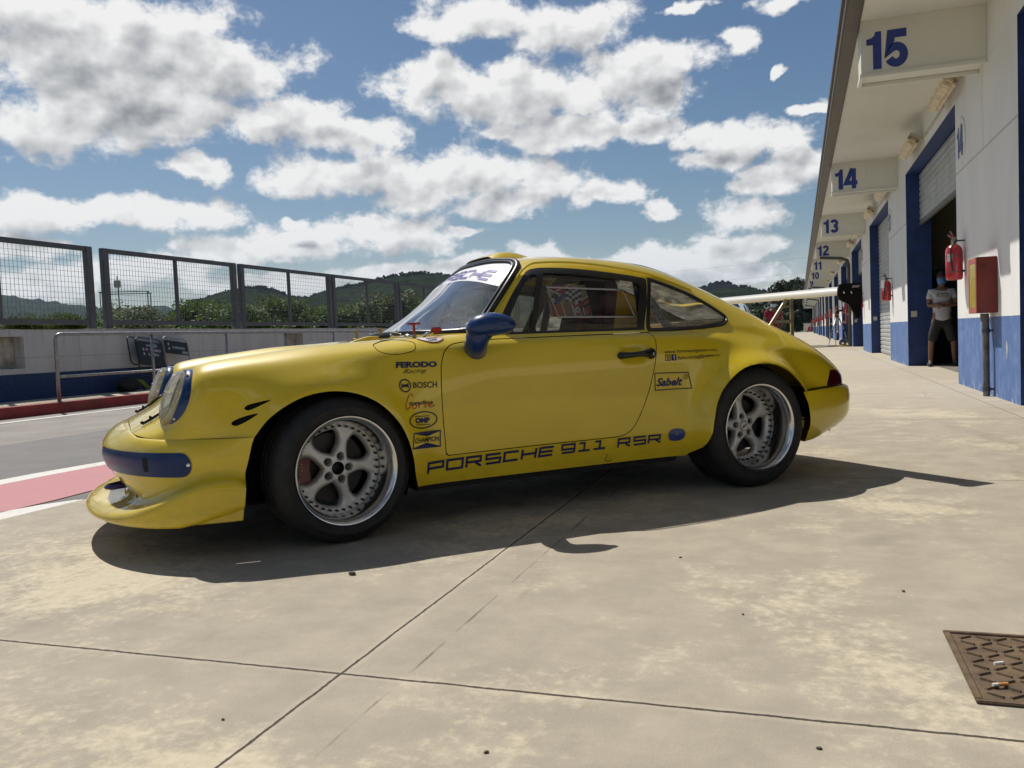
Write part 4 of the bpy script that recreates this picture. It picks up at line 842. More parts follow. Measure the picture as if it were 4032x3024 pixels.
for e, s, r, k0, lab in [(-1.62, 2.80, .016, 0, 'flat grey stone at the edge of the car shadow'), (-.85, 1.47, .008, 0, 'small brown stone beside the diagonal joint at the bottom edge'), (-.64, 1.62, .006, 1, 'tiny red brown leaf right of the joint crossing'), (.02, 1.80, .006, 0, 'dark speck of grit near the long joint, below the drain cover'),
        (-.18, 2.62, .005, 1, 'small brown leaf scrap on the pale patch'), (.30, 2.95, .007, 1, 'brown leaf scrap near the right edge beyond the drain cover'), (-.45, 3.25, .006, 0, 'dark speck of grit just outside the car shadow'), (-1.30, 1.62, .005, 0, 'small dark speck left of the joint crossing'), (-2.35, 3.25, .007, 1, 'curled dry leaf on the concrete left of the car shadow')]:
    pebble(e, s, r, lab, k0)
wd = MB(); r = random.Random(3)
for q in range(900):
    sc_ = .6
    if q < 380: s = r.uniform(-2, 9); e = -4.142+r.gauss(0, .008); hgt = r.uniform(.008, .03)*(1.6 if math.sin(s*5) > .6 else .6)
    else: s = r.uniform(3, 24); e = -7.82+r.gauss(0, .03); hgt = r.uniform(.02, .07)
    if q >= 380 and math.sin(s*3.1)+math.sin(s*1.7) < .5: continue
    p = W(e, s, -.01); a = r.uniform(0, 6.28); d = Vector((math.cos(a), math.sin(a), 0)); u = d.cross(Vector((0, 0, 1)))*.002; tp = p+d*hgt*.7+Vector((0, 0, hgt*.55)); wd.put([p-u, p+u, tp], [(0, 1, 2)])
tag(wd.build('weeds', mat('weed_straw', (.22,.18,.09), .9)), 'thin dry weeds growing in the pavement seams', 'weeds', kind='stuff')

def pchip(xs,ys,x):
    xs=np.asarray(xs,float);ys=np.asarray(ys,float);h=np.diff(xs);d=np.diff(ys)/h
    m=np.zeros(len(xs))
    for i in range(1,len(xs)-1):
        if d[i-1]*d[i]>0:
            w1=2*h[i]+h[i-1];w2=h[i]+2*h[i-1];m[i]=(w1+w2)/(w1/d[i-1]+w2/d[i])
    m[0]=d[0];m[-1]=d[-1]
    i=np.clip(np.searchsorted(xs,x)-1,0,len(xs)-2);t=(x-xs[i])/h[i]
    return ((1+2*t)*(1-t)**2*ys[i]+t*(1-t)**2*h[i]*m[i]+t*t*(3-2*t)*ys[i+1]+t*t*(t-1)*h[i]*m[i+1])
L0=[(.745,.20),(.785,.33),(.802,.48),(.81,.62)]
FR=[(.74,.20),(.78,.33),(.80,.48)]
RR=[(.76,.20),(.81,.33)]
STN=[
(-.84,[(.45,.20),(.50,.33),(.52,.44),(.53,.47),(.525,.49),(.515,.503),(.50,.512),(.47,.520),(.42,.528),(.34,.534),(.18,.539),(0,.541)]),
(-.72,[(.60,.20),(.66,.33),(.69,.44),(.69,.49),(.68,.515),(.655,.538),(.61,.556),(.55,.570),(.48,.582),(.39,.590),(.2,.600),(0,.603)]),
(-.66,[(.66,.20),(.71,.33),(.73,.47),(.73,.53),(.715,.58),(.685,.617),(.635,.64),(.575,.646),(.50,.642),(.41,.634),(.2,.645),(0,.649)]),
(-.60,[(.70,.20),(.74,.33),(.76,.48),(.76,.60),(.745,.70),(.70,.765),(.64,.79),(.57,.795),(.49,.765),(.42,.680),(.22,.680),(0,.684)]),
(-.52,[(.72,.20),(.76,.33),(.785,.48),(.78,.61),(.76,.715),(.71,.785),(.65,.812),(.575,.818),(.50,.79),(.425,.722),(.22,.708),(0,.712)]),
(-.30,FR+[(.795,.62),(.77,.735),(.715,.81),(.655,.838),(.585,.846),(.51,.82),(.43,.765),(.24,.752),(0,.756)]),
(0,FR+[(.80,.62),(.775,.745),(.72,.832),(.66,.866),(.585,.876),(.51,.855),(.43,.815),(.25,.802),(0,.806)]),
(.30,[(.745,.20),(.785,.33),(.80,.48),(.805,.62),(.785,.75),(.745,.838),(.69,.872),(.63,.886),(.57,.890),(.47,.885),(.26,.885),(0,.89)]),
(.42,L0+[(.79,.75),(.75,.842),(.70,.878),(.65,.888),(.60,.893),(.47,.895),(.26,.900),(0,.908)]),
(.60,L0+[(.795,.75),(.757,.844),(.705,.882),(.665,.895),(.62,.90),(.49,.915),(.28,.972),(0,1.005)]),
(.78,L0+[(.80,.75),(.762,.845),(.715,.885),(.675,.915),(.635,.945),(.50,1.03),(.29,1.097),(0,1.125)]),
(.95,L0+[(.80,.75),(.765,.845),(.72,.886),(.66,1.0),(.605,1.11),(.51,1.182),(.30,1.236),(0,1.258)]),
(1.08,L0+[(.80,.75),(.765,.845),(.722,.886),(.652,1.045),(.585,1.198),(.52,1.246),(.30,1.298),(0,1.315)]),
(1.35,L0+[(.80,.75),(.765,.845),(.722,.886),(.652,1.045),(.585,1.207),(.525,1.262),(.30,1.313),(0,1.330)]),
(1.65,L0+[(.805,.75),(.77,.845),(.72,.884),(.652,1.03),(.588,1.18),(.525,1.243),(.30,1.299),(0,1.316)]),
(1.90,[(.75,.20),(.79,.33),(.805,.48),(.812,.62),(.808,.75),(.780,.84),(.725,.882),(.65,1.0),(.585,1.137),(.512,1.205),(.29,1.27),(0,1.29)]),
(2.20,RR+[(.79,.48),(.797,.62),(.792,.73),(.768,.81),(.722,.872),(.655,.955),(.58,1.045),(.485,1.118),(.28,1.185),(0,1.205)]),
(2.50,RR+[(.795,.48),(.80,.61),(.79,.70),(.76,.772),(.715,.83),(.65,.895),(.565,.96),(.455,1.01),(.27,1.055),(0,1.075)]),
(2.80,RR+[(.82,.48),(.822,.57),(.808,.645),(.775,.708),(.715,.762),(.635,.81),(.54,.845),(.43,.875),(.26,.90),(0,.91)]),
(3.00,[(.70,.20),(.76,.33),(.78,.47),(.785,.53),(.775,.585),(.74,.63),(.68,.68),(.61,.72),(.53,.755),(.42,.78),(.25,.795),(0,.80)]),
(3.12,[(.60,.20),(.66,.33),(.68,.46),(.685,.51),(.68,.55),(.655,.585),(.615,.615),(.56,.65),(.49,.68),(.40,.70),(.24,.715),(0,.72)]),
(3.20,[(.50,.20),(.55,.33),(.57,.46),(.575,.50),(.57,.52),(.555,.54),(.53,.565),(.49,.59),(.44,.615),(.36,.635),(.22,.65),(0,.655)]),
]
NS=8
ARCF=(-.055,.325,.352);ARCR=(2.285,.33,.340)
def flare(x,z):
    out=np.zeros_like(x)
    for (cx,cz,r),amp,w,zs in ((ARCF,.068,.13,1.),(ARCR,.134,.092,1.)):
        d=np.hypot(x-cx,(z-cz)*zs)-r
        b=np.where(d>0,1/(1+(d/w)**2)**1.6,1.0)
        lip=np.exp(-(d/.02)**2)*.006
        fade=np.clip((z-.05)/.2,0,1)
        out+=amp*b*fade+lip
    return out
def surf(step=.0125):
    X=np.arange(-.84,3.2001,step)
    xs=[s[0] for s in STN]
    A=np.array([s[1] for s in STN])
    R=np.zeros((len(X),12,2))
    for k in range(12):
        for c in range(2): R[:,k,c]=pchip(xs,A[:,k,c],X)
    # gaussian smooth along x
    sg=.028/step;n=int(3*sg);w=np.exp(-.5*(np.arange(-n,n+1)/sg)**2);w/=w.sum()
    P=np.concatenate([2*R[:1]-R[n:0:-1],R,2*R[-1:]-R[-2:-n-2:-1]])
    R=sum(w[i]*P[i:i+len(X)] for i in range(2*n+1))
    # catmull-rom across
    m=R[:,-2:-1]*np.array([-1,1]);b=2*R[:,:1]-R[:,1:2]
    Q=np.concatenate([b,R,m],1)
    out=[]
    for k in range(11):
        p0,p1,p2,p3=Q[:,k],Q[:,k+1],Q[:,k+2],Q[:,k+3]
        for j in range(NS):
            t=j/NS
            # centripetal-ish: scale tangents
            l0=np.linalg.norm(p1-p0,axis=1,keepdims=True);l1=np.linalg.norm(p2-p1,axis=1,keepdims=True);l2=np.linalg.norm(p3-p2,axis=1,keepdims=True)
            m1=l1*((p1-p0)/l0*l1+(p2-p1)/l1*l0)/(l0+l1);m2=l1*((p2-p1)/l1*l2+(p3-p2)/l2*l1)/(l1+l2)
            out.append((1+2*t)*(1-t)**2*p1+t*(1-t)**2*m1+t*t*(3-2*t)*p2+t*t*(t-1)*m2)
    out.append(R[:,-1])
    G=np.stack(out,1)  # nx, ns, (y,z)
    XX=np.repeat(X[:,None],G.shape[1],1)
    y=G[...,0];z=G[...,1]
    s=np.arange(G.shape[1])/NS
    wt=np.clip((6.2-s)/1.6,0,1);wt=wt*wt*(3-2*wt)
    y=y+flare(XX,z)*wt[None]
    return X,np.stack([XX,y,z],-1)   # y = half width positive
# ================================================================= THE CAR (x rearwards from the front axle, y to its right, z up)
def cut(V, F, fv):                                                    # split a mesh where the vertex field fv changes sign
    V = np.asarray(V); out = {True: ([], []), False: ([], [])}; maps = {True: {}, False: {}}; A = V.shape[1]
    VS = {True: [], False: []}
    def vid(side, key, val):
        mp = maps[side]
        if key not in mp: mp[key] = len(VS[side]); VS[side].append(val)
        return mp[key]
    pos = fv >= 0; FS = {True: [], False: []}
    for f in F:
        p = pos[list(f)]
        if p.all() or (~p).all():
            sd = bool(p[0]); FS[sd].append(tuple(vid(sd, i, V[i]) for i in f)); continue
        poly = {True: [], False: []}; n = len(f)
        for a in range(n):
            i, j = f[a], f[(a+1) % n]; poly[bool(pos[i])].append((i, V[i]))
            if pos[i] != pos[j]:
                lo, hi = (i, j) if i < j else (j, i); t = fv[lo]/(fv[lo]-fv[hi]); val = V[lo]*(1-t)+V[hi]*t; key = (lo, hi)
                poly[True].append((key, val)); poly[False].append((key, val))
        for sd in (True, False):
            if len(poly[sd]) >= 3: FS[sd].append(tuple(vid(sd, k_, v_) for k_, v_ in poly[sd]))
    e = lambda sd: np.array(VS[sd]) if VS[sd] else np.zeros((0, A))
    return (e(True), FS[True]), (e(False), FS[False])
def sdf(poly, P):                                                     # signed distance, positive inside
    poly = np.asarray(poly, float); P = np.asarray(P, float); n = len(poly); d = np.full(len(P), 1e9); ins = np.zeros(len(P), bool)
    for i in range(n):
        a, b = poly[i], poly[(i+1) % n]; e = b-a; w_ = P-a; t = np.clip((w_@e)/max(e@e, 1e-12), 0, 1); d = np.minimum(d, np.linalg.norm(w_-t[:, None]*e, axis=1))
        c1 = (a[1] <= P[:, 1]) != (b[1] <= P[:, 1])
        with np.errstate(divide='ignore', invalid='ignore'): xi = a[0]+(P[:, 1]-a[1])*e[0]/e[1] if abs(e[1]) > 1e-12 else np.full(len(P), 1e9)
        ins ^= c1 & (P[:, 0] < xi)
    return np.where(ins, d, -d)
def spl(pts, n=8, closed=False):                                      # Catmull-Rom through points
    p = np.asarray(pts, float); N = len(p); o = []
    for i in range(N if closed else N-1):
        g = (lambda k: p[k % N]) if closed else (lambda k: p[min(max(k, 0), N-1)])
        p0, p1, p2, p3 = g(i-1), g(i), g(i+1), g(i+2)
        for j in range(n):
            t = j/n; o.append(.5*(2*p1+(p2-p0)*t+(2*p0-5*p1+4*p2-p3)*t*t+(3*p1-p0-3*p2+p3)*t**3))
    if not closed: o.append(p[-1])
    return np.array(o)
XZ = lambda V: V[:, [0, 2]]
XY = lambda V: V[:, [0, 1]]
car = thing('race_car', 'yellow vintage rear engined coupe race car with blue mirror and sponsor decals', 'car', CAR0, CARR)
def paint_fn(T, b, co):
    f = T.noise(co, 3.0, 5, .6); sp = T.noise(co, 220, 3, .7)
    c = T.mix(T.ramp(f, .3, .7), rgb(.68,.495,.010), rgb(.73,.535,.013)); c = T.mix(T.m('MULTIPLY', T.ramp(sp, .74, .80), .35), c, rgb(.12,.08,.03))
    x, y, z = T.sep(co); low = T.m('MULTIPLY', T.ramp(z, .30, .18), T.ramp(T.noise(T.v('MULTIPLY', co, (1, 1, 3)), 9, 6, .7), .42, .66)); c = T.mix(T.m('MULTIPLY', low, .22), c, rgb(.16,.11,.035))
    T.put(b.inputs['Base Color'], c); b.inputs['Roughness'].default_value = .42; b.inputs['Coat Weight'].default_value = 1.0; b.inputs['Coat Roughness'].default_value = .055
    b.inputs['Specular IOR Level'].default_value = .3
    bn = T.add('ShaderNodeBump'); bn.inputs['Strength'].default_value = .06; bn.inputs['Distance'].default_value = .01; T.put(bn.inputs['Height'], T.noise(co, 5, 2, .5)); T.l.new(bn.outputs[0], b.inputs['Coat Normal'])
YEL = mat('yellow_paint', (.66,.45,.03), fn=paint_fn)
GAP = mat('panel_gap', (.012,.010,.006), .9); BLKT = mat('black_trim', (.012,.012,.013), .38, var=.2, vscale=20); RUB = mat('rubber_seal', (.010,.010,.011), .33)
BLUE = mat('blue_paint', (.004,.032,.135), .35, coat=.7, spec=.2, var=.1, vscale=12); DECB = mat('decal_blue', (.010,.013,.085), .45); DECK = mat('decal_black', (.012,.010,.022), .45); DECR = mat('decal_red', (.40,.02,.02), .45); DECW = mat('decal_white', (.72,.72,.74), .4)
SILV = mat('wheel_silver', (.58,.57,.55), .42, metal=.55, var=.15, vscale=12); LIP = mat('polished_lip', (.62,.62,.62), .20, metal=1.0, var=.06, vscale=30); BOLT = mat('bolt_steel', (.045,.045,.045), .5, metal=.4); CHR = mat('chrome', (.75,.75,.75), .12, metal=1.0)
DARK = mat('underbody_black', (.010,.010,.010), .9)
def glass(name, tint, refl=1.0, rough=.02, milk=0.0):
    if name in MATS: return MATS[name]
    m = bpy.data.materials.new(name); m.use_nodes = True; MATS[name] = m; T = NT(m.node_tree); T.n.remove(T.n['Principled BSDF'])
    tr = T.add('ShaderNodeBsdfTransparent'); tr.inputs[0].default_value = rgb(*tint); gl = T.add('ShaderNodeBsdfGlossy'); gl.inputs['Roughness'].default_value = rough
    fr = T.add('ShaderNodeFresnel'); fr.inputs[0].default_value = 1.5; mx = T.add('ShaderNodeMixShader'); T.put(mx.inputs[0], T.m('MULTIPLY', fr.outputs[0], refl, clamp=True)); T.l.new(tr.outputs[0], mx.inputs[1]); T.l.new(gl.outputs[0], mx.inputs[2]); o_ = mx.outputs[0]
    if milk:                                                          # scuffed or dusty pane scatters; on windscreen and lens it paints pale sky reflection
        df = T.add('ShaderNodeBsdfDiffuse'); df.inputs[0].default_value = rgb(.70, .69, .64); tl = T.add('ShaderNodeBsdfTranslucent'); tl.inputs[0].default_value = rgb(.70, .68, .60); ad = T.add('ShaderNodeMixShader'); ad.inputs[0].default_value = .5; T.l.new(df.outputs[0], ad.inputs[1]); T.l.new(tl.outputs[0], ad.inputs[2])
        co = T.add('ShaderNodeTexCoord').outputs['Object']; f = T.noise(T.v('MULTIPLY', co, (2, 2, 5)), 3.0, 6, .65, .8); m2 = T.add('ShaderNodeMixShader'); T.put(m2.inputs[0], T.m('MULTIPLY', T.ramp(f, .25, .75), milk*1.6, clamp=True)); T.l.new(o_, m2.inputs[1]); T.l.new(ad.outputs[0], m2.inputs[2]); o_ = m2.outputs[0]
    T.l.new(o_, T.n['Material Output'].inputs[0]); return m
GLS = glass('window_glass', (.88,.90,.88), 1.5, .015, .06); PLEX = glass('plexiglass', (.92,.90,.82), 1.3, .04, .30); WSG = glass('windscreen_glass', (.80,.86,.86), 2.8, .03, .10)

SX, SG = surf(.0125)
SV = np.concatenate([SG.reshape(-1, 3)*np.array([1, -1, 1]), np.tile(np.arange(SG.shape[1])/NS, SG.shape[0])[:, None]], 1)
na, nb = SG.shape[:2]
SF = [(i*nb+j, i*nb+j+1, (i+1)*nb+j+1, (i+1)*nb+j) for i in range(na-1) for j in range(nb-1)]
def side_y(x, z):                                                     # outer skin (near side) at a side-view point
    x = np.atleast_1d(x); z = np.atleast_1d(z); o = []
    for a, c in zip(x, z):
        t = (a-SX[0])/(SX[1]-SX[0]); i = int(np.clip(t, 0, na-2)); t = np.clip(t-i, 0, 1); K_ = int(8.6*NS)
        y0 = np.interp(c, SG[i, :K_, 2], SG[i, :K_, 1]); y1 = np.interp(c, SG[i+1, :K_, 2], SG[i+1, :K_, 1]); o.append(-(y0*(1-t)+y1*t))
    return np.array(o)
def top_z(x, y):
    o = []
    for a, c in zip(np.atleast_1d(x), np.atleast_1d(y)):
        t = (a-SX[0])/(SX[1]-SX[0]); i = int(np.clip(t, 0, na-2)); t = np.clip(t-i, 0, 1); K_ = int(6*NS); c = abs(c)
        z0 = np.interp(c, SG[i, K_:, 1][::-1], SG[i, K_:, 2][::-1]); z1 = np.interp(c, SG[i+1, K_:, 1][::-1], SG[i+1, K_:, 2][::-1]); o.append(z0*(1-t)+z1*t)
    return np.array(o)
def vnorm(V, F):
    N = np.zeros((len(V), 3))
    for f in F:
        a, b, c = V[f[0], :3], V[f[1], :3], V[f[2], :3]; n_ = np.cross(b-a, c-a)
        if len(f) > 3: n_ = n_+np.cross(V[f[2], :3]-a, V[f[3], :3]-a)
        for i in f: N[i] += n_
    return N/np.maximum(np.linalg.norm(N, axis=1, keepdims=True), 1e-12)
def clean(o, name): o.name = name; return o
def mk(name, parts, parent, smooth=True, mirror=True, autos=40, side=0):   # parts: [(V, F, material)], mirrored about y = 0 when asked
    m = MB(); ms = []
    for V, F, mm in parts:
        if not len(F): continue
        if mm not in ms: ms.append(mm)
        m.k = ms.index(mm)
        if side <= 0: m.put(V[:, :3], F)
        if mirror or side > 0: m.put(V[:, :3]*np.array([1, -1, 1]), [f[::-1] for f in F])
    return m.build(name, ms, parent, smooth, autos=autos)
def put2(name, V, F, mm, parent, **kw): return [mk(name, [(V, F, mm)], parent, mirror=False, side=s_, **kw) for s_ in (0, 1)]

# outlines in the side view
ARF = np.vstack([[(-.47, 0), (-.45, .168), (-.425, .36), (-.395, .475)], spl([(-.384,.502),(-.332,.564),(-.275,.607),(-.201,.645),(-.127,.666),(-.047,.672),(.032,.662),(.111,.633),(.180,.585),(.245,.509),(.282,.433),(.305,.353),(.323,.263),(.350,.197)]), [(.36, 0)]])
ARR = np.vstack([[(1.84, 0), (1.862, .195)], spl([(1.873,.210),(1.915,.251),(1.934,.322),(1.943,.397),(1.965,.481),(2.007,.553),(2.072,.613),(2.146,.655),(2.220,.674),(2.300,.677),(2.385,.661),(2.468,.620),(2.536,.560),(2.590,.490),(2.624,.417),(2.640,.339),(2.645,.25)]), [(2.65, 0)]])
BMF = [(-1.2, -.1), (-1.2, .530), (-.842, .526), (-.82, .517), (-.79, .510), (-.75, .506), (-.70, .504), (-.65, .504), (-.594, .505), (-.384, .501), (-.2, .499), (-.2, -.1)]
BMR = [(2.5, -.1), (2.60, .509), (2.677, .510), (2.853, .517), (3.085, .519), (3.4, .52), (3.4, -.1)]
TAIL = [(2.853, .5175), (2.862, .54), (2.896, .604), (2.91, .609), (3.058, .600), (3.066, .592), (3.10, .518)]
DOOR = np.vstack([[(.487, .333)], spl([(.476,.472),(.471,.601),(.479,.728),(.496,.791),(.521,.829),(.564,.853),(.652,.863)], 6), [(.79, .868)], [(1.684, .870)], spl([(1.691,.837),(1.688,.794),(1.668,.715),(1.638,.609),(1.602,.510),(1.561,.426),(1.529,.378),(1.488,.350),(1.431,.339)], 6), [(1.250, .338), (.938, .337), (.643, .334)]])
WIN = np.vstack([[(.80, .888)], spl([(.869,.985),(.949,1.094),(1.035,1.190),(1.070,1.216),(1.108,1.226),(1.164,1.230),(1.281,1.227),(1.442,1.214),(1.612,1.194),(1.700,1.182),(1.783,1.168)], 6), [(1.735, 1.02), (1.672, .884), (1.342, .886), (1.024, .887)]])
GL1 = [(.858, .900), (.90, .965), (.968, 1.068), (1.035, 1.160), (1.062, 1.186), (1.078, 1.192), (1.105, 1.195), (.997, .900)]
GL2 = [(1.024, .900), (1.142, 1.200), (1.316, 1.190), (1.526, 1.166), (1.665, 1.148), (1.700, 1.140), (1.718, 1.12), (1.632, .899)]
QW = np.vstack([[(1.690, .878)], [(1.796, 1.166)], spl([(1.862,1.147),(1.973,1.110),(2.089,1.063),(2.176,1.015),(2.235,.972),(2.262,.945),(2.255,.920),(2.226,.903),(2.184,.893),(2.053,.882)], 6), [(1.820, .876)]])
B0V, B0F = SV, SF
(_, _), (V, F) = cut(B0V, B0F, sdf(ARF, XZ(B0V)))
def refine(V, F, near, k=5):
    out = []; V = list(map(tuple, V)); new = {}
    def add(p):
        key = tuple(np.round(p, 7))
        if key not in new: new[key] = len(V); V.append(tuple(p))
        return new[key]
    A = np.array(V)
    for f in F:
        if len(f) == 4 and all(near[i] for i in f):
            a, b, c, d = (A[i] for i in f); G_ = [[a*(1-u)*(1-v)+b*u*(1-v)+c*u*v+d*(1-u)*v for v in np.linspace(0, 1, k+1)] for u in np.linspace(0, 1, k+1)]
            I = [[add(p) for p in row] for row in G_]; out += [(I[i][j], I[i+1][j], I[i+1][j+1], I[i][j+1]) for i in range(k) for j in range(k)]
        else: out.append(f)
    return np.array(V), out
def drop(V, F, poly, pick=XZ, cond=None):
    f = sdf(poly, pick(V))
    if cond is not None: f = np.minimum(f, cond(V))
    return cut(V, F, f)
low = lambda V: 6.0-V[:, 3]
_, (V, F) = cut(V, F, sdf(ARR, XZ(V)))
_, (V, F) = drop(V, F, BMF); _, (V, F) = drop(V, F, BMR)
(tV, tF), (V, F) = drop(V, F, TAIL, cond=lambda V: (6.5-V[:, 3]))
# windscreen, rear window in plan
WS = np.vstack([[(.425, .05)], [(.425, 0)], spl([(.432, -.12), (.470, -.30), (.520, -.43), (.595, -.555), (.655, -.628)], 6), [(.69, -.655)], spl([(.740, -.640), (.833, -.606), (.903, -.586), (.965, -.560), (1.015, -.530), (1.044, -.495), (1.056, -.440), (1.052, -.36), (1.034, -.213), (1.022, -.08), (1.020, 0)], 6), [(1.02, .05)]])
hi = lambda V: (V[:, 3]-7.55)*.1
(wV, wF), (V, F) = drop(V, F, WS, XY, hi)
RW = np.vstack([[(1.83, .05), (1.83, 0)], spl([(1.835, -.2), (1.85, -.29), (1.89, -.345), (1.95, -.36), (2.2, -.345), (2.60, -.325), (2.71, -.29), (2.735, -.2)], 5), [(2.745, 0), (2.745, .05)]])
(rV, rF), (V, F) = drop(V, F, RW, XY, lambda V: (V[:, 3]-8.6)*.1)
# side windows
up6 = lambda V: (V[:, 3]-5.5)*.1
(sV, sF), (V, F) = drop(V, F, WIN, cond=up6)
(qV, qF), (V, F) = drop(V, F, QW, cond=up6)
# doors with a real gap
fld = sdf(DOOR, XZ(V)); fld = np.where(V[:, 3] > 6.6, -1, fld)
(dV, dF), (V, F) = cut(V, F, fld-.0022)
fld = sdf(DOOR, XZ(V)); fld = np.where(V[:, 3] > 6.6, -1, fld)
(gV, gF), (V, F) = cut(V, F, fld+.0022)
def sunk(V, F, d):
    n = vnorm(V, F); c = V[:, :3]*1.0; c[:, 1] += np.where(V[:, 1] < 0, d, -d)*.8; c[:, 2] -= d*.5*np.abs(n[:, 2]); return np.concatenate([c, V[:, 3:]], 1)
# bonnet
HOOD = np.vstack([[(-.90, .05), (-.90, -.37)], spl([(-.832, -.455), (-.79, -.465), (-.70, -.455), (-.60, -.442), (-.40, -.445), (0, -.475), (.22, -.495), (.31, -.475), (.36, -.38), (.375, -.2), (.378, 0)], 6), [(.378, .05)]])
fld = np.minimum(sdf(HOOD, XY(V)), (V[:, 3]-6.8)*.2)
(hV, hF), (V, F) = cut(V, F, fld-.002)
fld = np.minimum(sdf(HOOD, XY(V)), (V[:, 3]-6.8)*.2)
(g2V, g2F), (V, F) = cut(V, F, fld+.0022)
# fuel flap outline
FUEL = spl([(.199,.868),(.193,.850),(.201,.835),(.227,.823),(.272,.8165),(.326,.8205),(.368,.832),(.380,.850),(.374,.872),(.29,.885)], 5, True)
fc = lambda V: np.where(V[:, 1] < 0, np.minimum(sdf(FUEL, XZ(V)), (7.2-V[:, 3])*.1), -1)
(fV, fF), (V, F) = cut(V, F, fc(V)-.002); (g3V, g3F), (V, F) = cut(V, F, fc(V)+.0015)
# fender slots (front wheel arch vents)
slots = [spl([(-.4105,.622),(-.405,.614),(-.390,.613),(-.350,.629),(-.302,.6515),(-.345,.6455),(-.395,.6345)], 5, True), spl([(-.4665,.561),(-.459,.553),(-.443,.552),(-.405,.569),(-.360,.5975),(-.405,.5905),(-.452,.5745)], 5, True)]
sl_ = []
V, F = refine(V, F, (np.maximum.reduce([sdf(q, XZ(V)) for q in slots]) > -.035) & (V[:, 3] < 6))
for S_p in slots:
    (aV, aF), (V, F) = drop(V, F, S_p, cond=low); sl_.append((sunk(aV, aF, .03), aF, DARK))
body_ = mk('body', [(V, F, YEL), (sunk(gV, gF, .006), gF, GAP), (sunk(g2V, g2F, .006), g2F, GAP), (sunk(g3V, g3F, .004), g3F, GAP)]+sl_, car)
dV = dV.copy(); dent = np.exp(-((dV[:, 0]-1.548)/.062)**4-((dV[:, 2]-.758)/.036)**4); dV[:, 1] += .016*dent
put2('door', dV, dF, YEL, car)
doors = [o for o in car.children if o.name.startswith('door')]
near_door = doors[0]
mk('bonnet', [(hV, hF, YEL)], car)
mk('fuel_flap', [(fV, fF, YEL)], car, mirror=False)
put2('tail_lamp', tV, tF, mat('tail_lens', (.055,.004,.007), .18, coat=.5), car)
# rear panel closing the tail
row = SG[-1]; m = MB(); vs = [(3.2, s_*p[1], p[2]) for s_ in (-1, 1) for p in (row if s_ < 0 else row[::-1])]; m.put(vs, [tuple(range(len(vs)))]); m.build('rear_panel', YEL, car)
row = SG[0]; m = MB(); vs = [(-.838, s_*p[1]*.995, p[2]-.004) for s_ in (-1, 1) for p in (row if s_ < 0 else row[::-1])]; m.put(vs, [tuple(range(len(vs)))]); m.build('nose_panel', DARK, car)
# --- side glass and frames
def pane(V, F, polys, inset):
    out = []; rest = (V, F)
    for p in polys:
        (a, b), rest = cut(rest[0], rest[1], np.where(rest[0][:, 1] < 0, sdf(p, XZ(rest[0])), -1) if len(rest[0]) else np.zeros(0)); a = a.copy(); a[:, 1] += inset; out.append((a, b))
    return out, rest
(p1, p2), fr = pane(sV, sF, [GL1, GL2], .010)
for s_ in (0, 1): mk('window_frame', [(fr[0], fr[1], BLKT)], car, mirror=False, side=s_)
for s_ in (0, 1):
    mk('quarter_light', [(p1[0], p1[1], GLS)], car, mirror=False, side=s_); mk('side_window', [(p2[0], p2[1], GLS)], car, mirror=False, side=s_)
qin = np.array(QW); cq = qin.mean(0)
fldq = sdf(QW, XZ(qV))-.016
(qa, qb), (ra, rb) = cut(qV, qF, fldq)
qa = qa.copy(); qa[:, 1] += .006
for s_ in (0, 1): mk('rear_side_window', [(qa, qb, PLEX)], car, mirror=False, side=s_)
for s_ in (0, 1): mk('window_seal', [(ra, rb, RUB)], car, mirror=False, side=s_)
# lips round the frames give them a raised edge
def outline_tube(name, poly3, r, mm, closed=True, mirror=True, parent=car, n=8):
    m = MB(); m.tube([tuple(p) for p in poly3], r, n, closed=closed)
    if mirror: m.tube([(p[0], -p[1], p[2]) for p in poly3], r, n, closed=closed)
    return m.build(name, mm, parent, True)
def on_side(poly, eps=.0): poly = np.asarray(poly); return np.stack([poly[:, 0], side_y(poly[:, 0], poly[:, 1])-eps, poly[:, 1]], 1)
def dens(poly, d=.02, closed=True):
    o = []; P = np.asarray(poly, float); n = len(P)
    for i in range(n if closed else n-1):
        a, b = P[i], P[(i+1) % n]; k_ = max(1, int(np.linalg.norm(b-a)/d)); o += [a+(b-a)*j/k_ for j in range(k_)]
    if not closed: o.append(P[-1])
    return np.array(o)
outline_tube('window_seal', on_side(dens(QW)), .0075, RUB)
belt = [(x, .872+0*x) for x in np.linspace(.80, 1.69, 40)]
outline_tube('drip_rail', [(x, side_y(x, z)[0]-.002, z) for x, z in spl([(.80,.905),(.862,1.0),(.945,1.112),(1.03,1.212),(1.075,1.243),(1.13,1.2555),(1.28,1.258),(1.45,1.247),(1.62,1.225),(1.79,1.196),(1.96,1.15),(2.1,1.10)], 6)], .006, YEL, closed=False)
# --- windscreen, banner, seal
wf = sdf(WS, XY(wV))
wn_ = vnorm(wV, wF)
ban_line = lambda V: V[:, 0]-(.905-.24*np.clip(np.abs(V[:, 1])/.6, 0, 1)**2*0+.0)-.055*(np.abs(V[:, 1])/.5)**2*(1)
(bV, bF), (w2V, w2F) = cut(wV, wF, (wV[:, 2]-(1.201-.22*wV[:, 1]**2)))
mk('windscreen', [(w2V, w2F, WSG)], car)
ban = mk('banner', [(bV, bF, DECW)], [o for o in car.children if o.name.startswith('windscreen')][0])
wp = dens(WS[1:-1], .03, False); wp3 = np.stack([wp[:, 0], wp[:, 1], top_z(wp[:, 0], wp[:, 1])+.004], 1)
full = np.vstack([wp3, (wp3*np.array([1, -1, 1]))[::-1]])
m = MB(); m.tube([tuple(p) for p in full], .017, 10, closed=True); m.build('windscreen_seal', RUB, car, True)
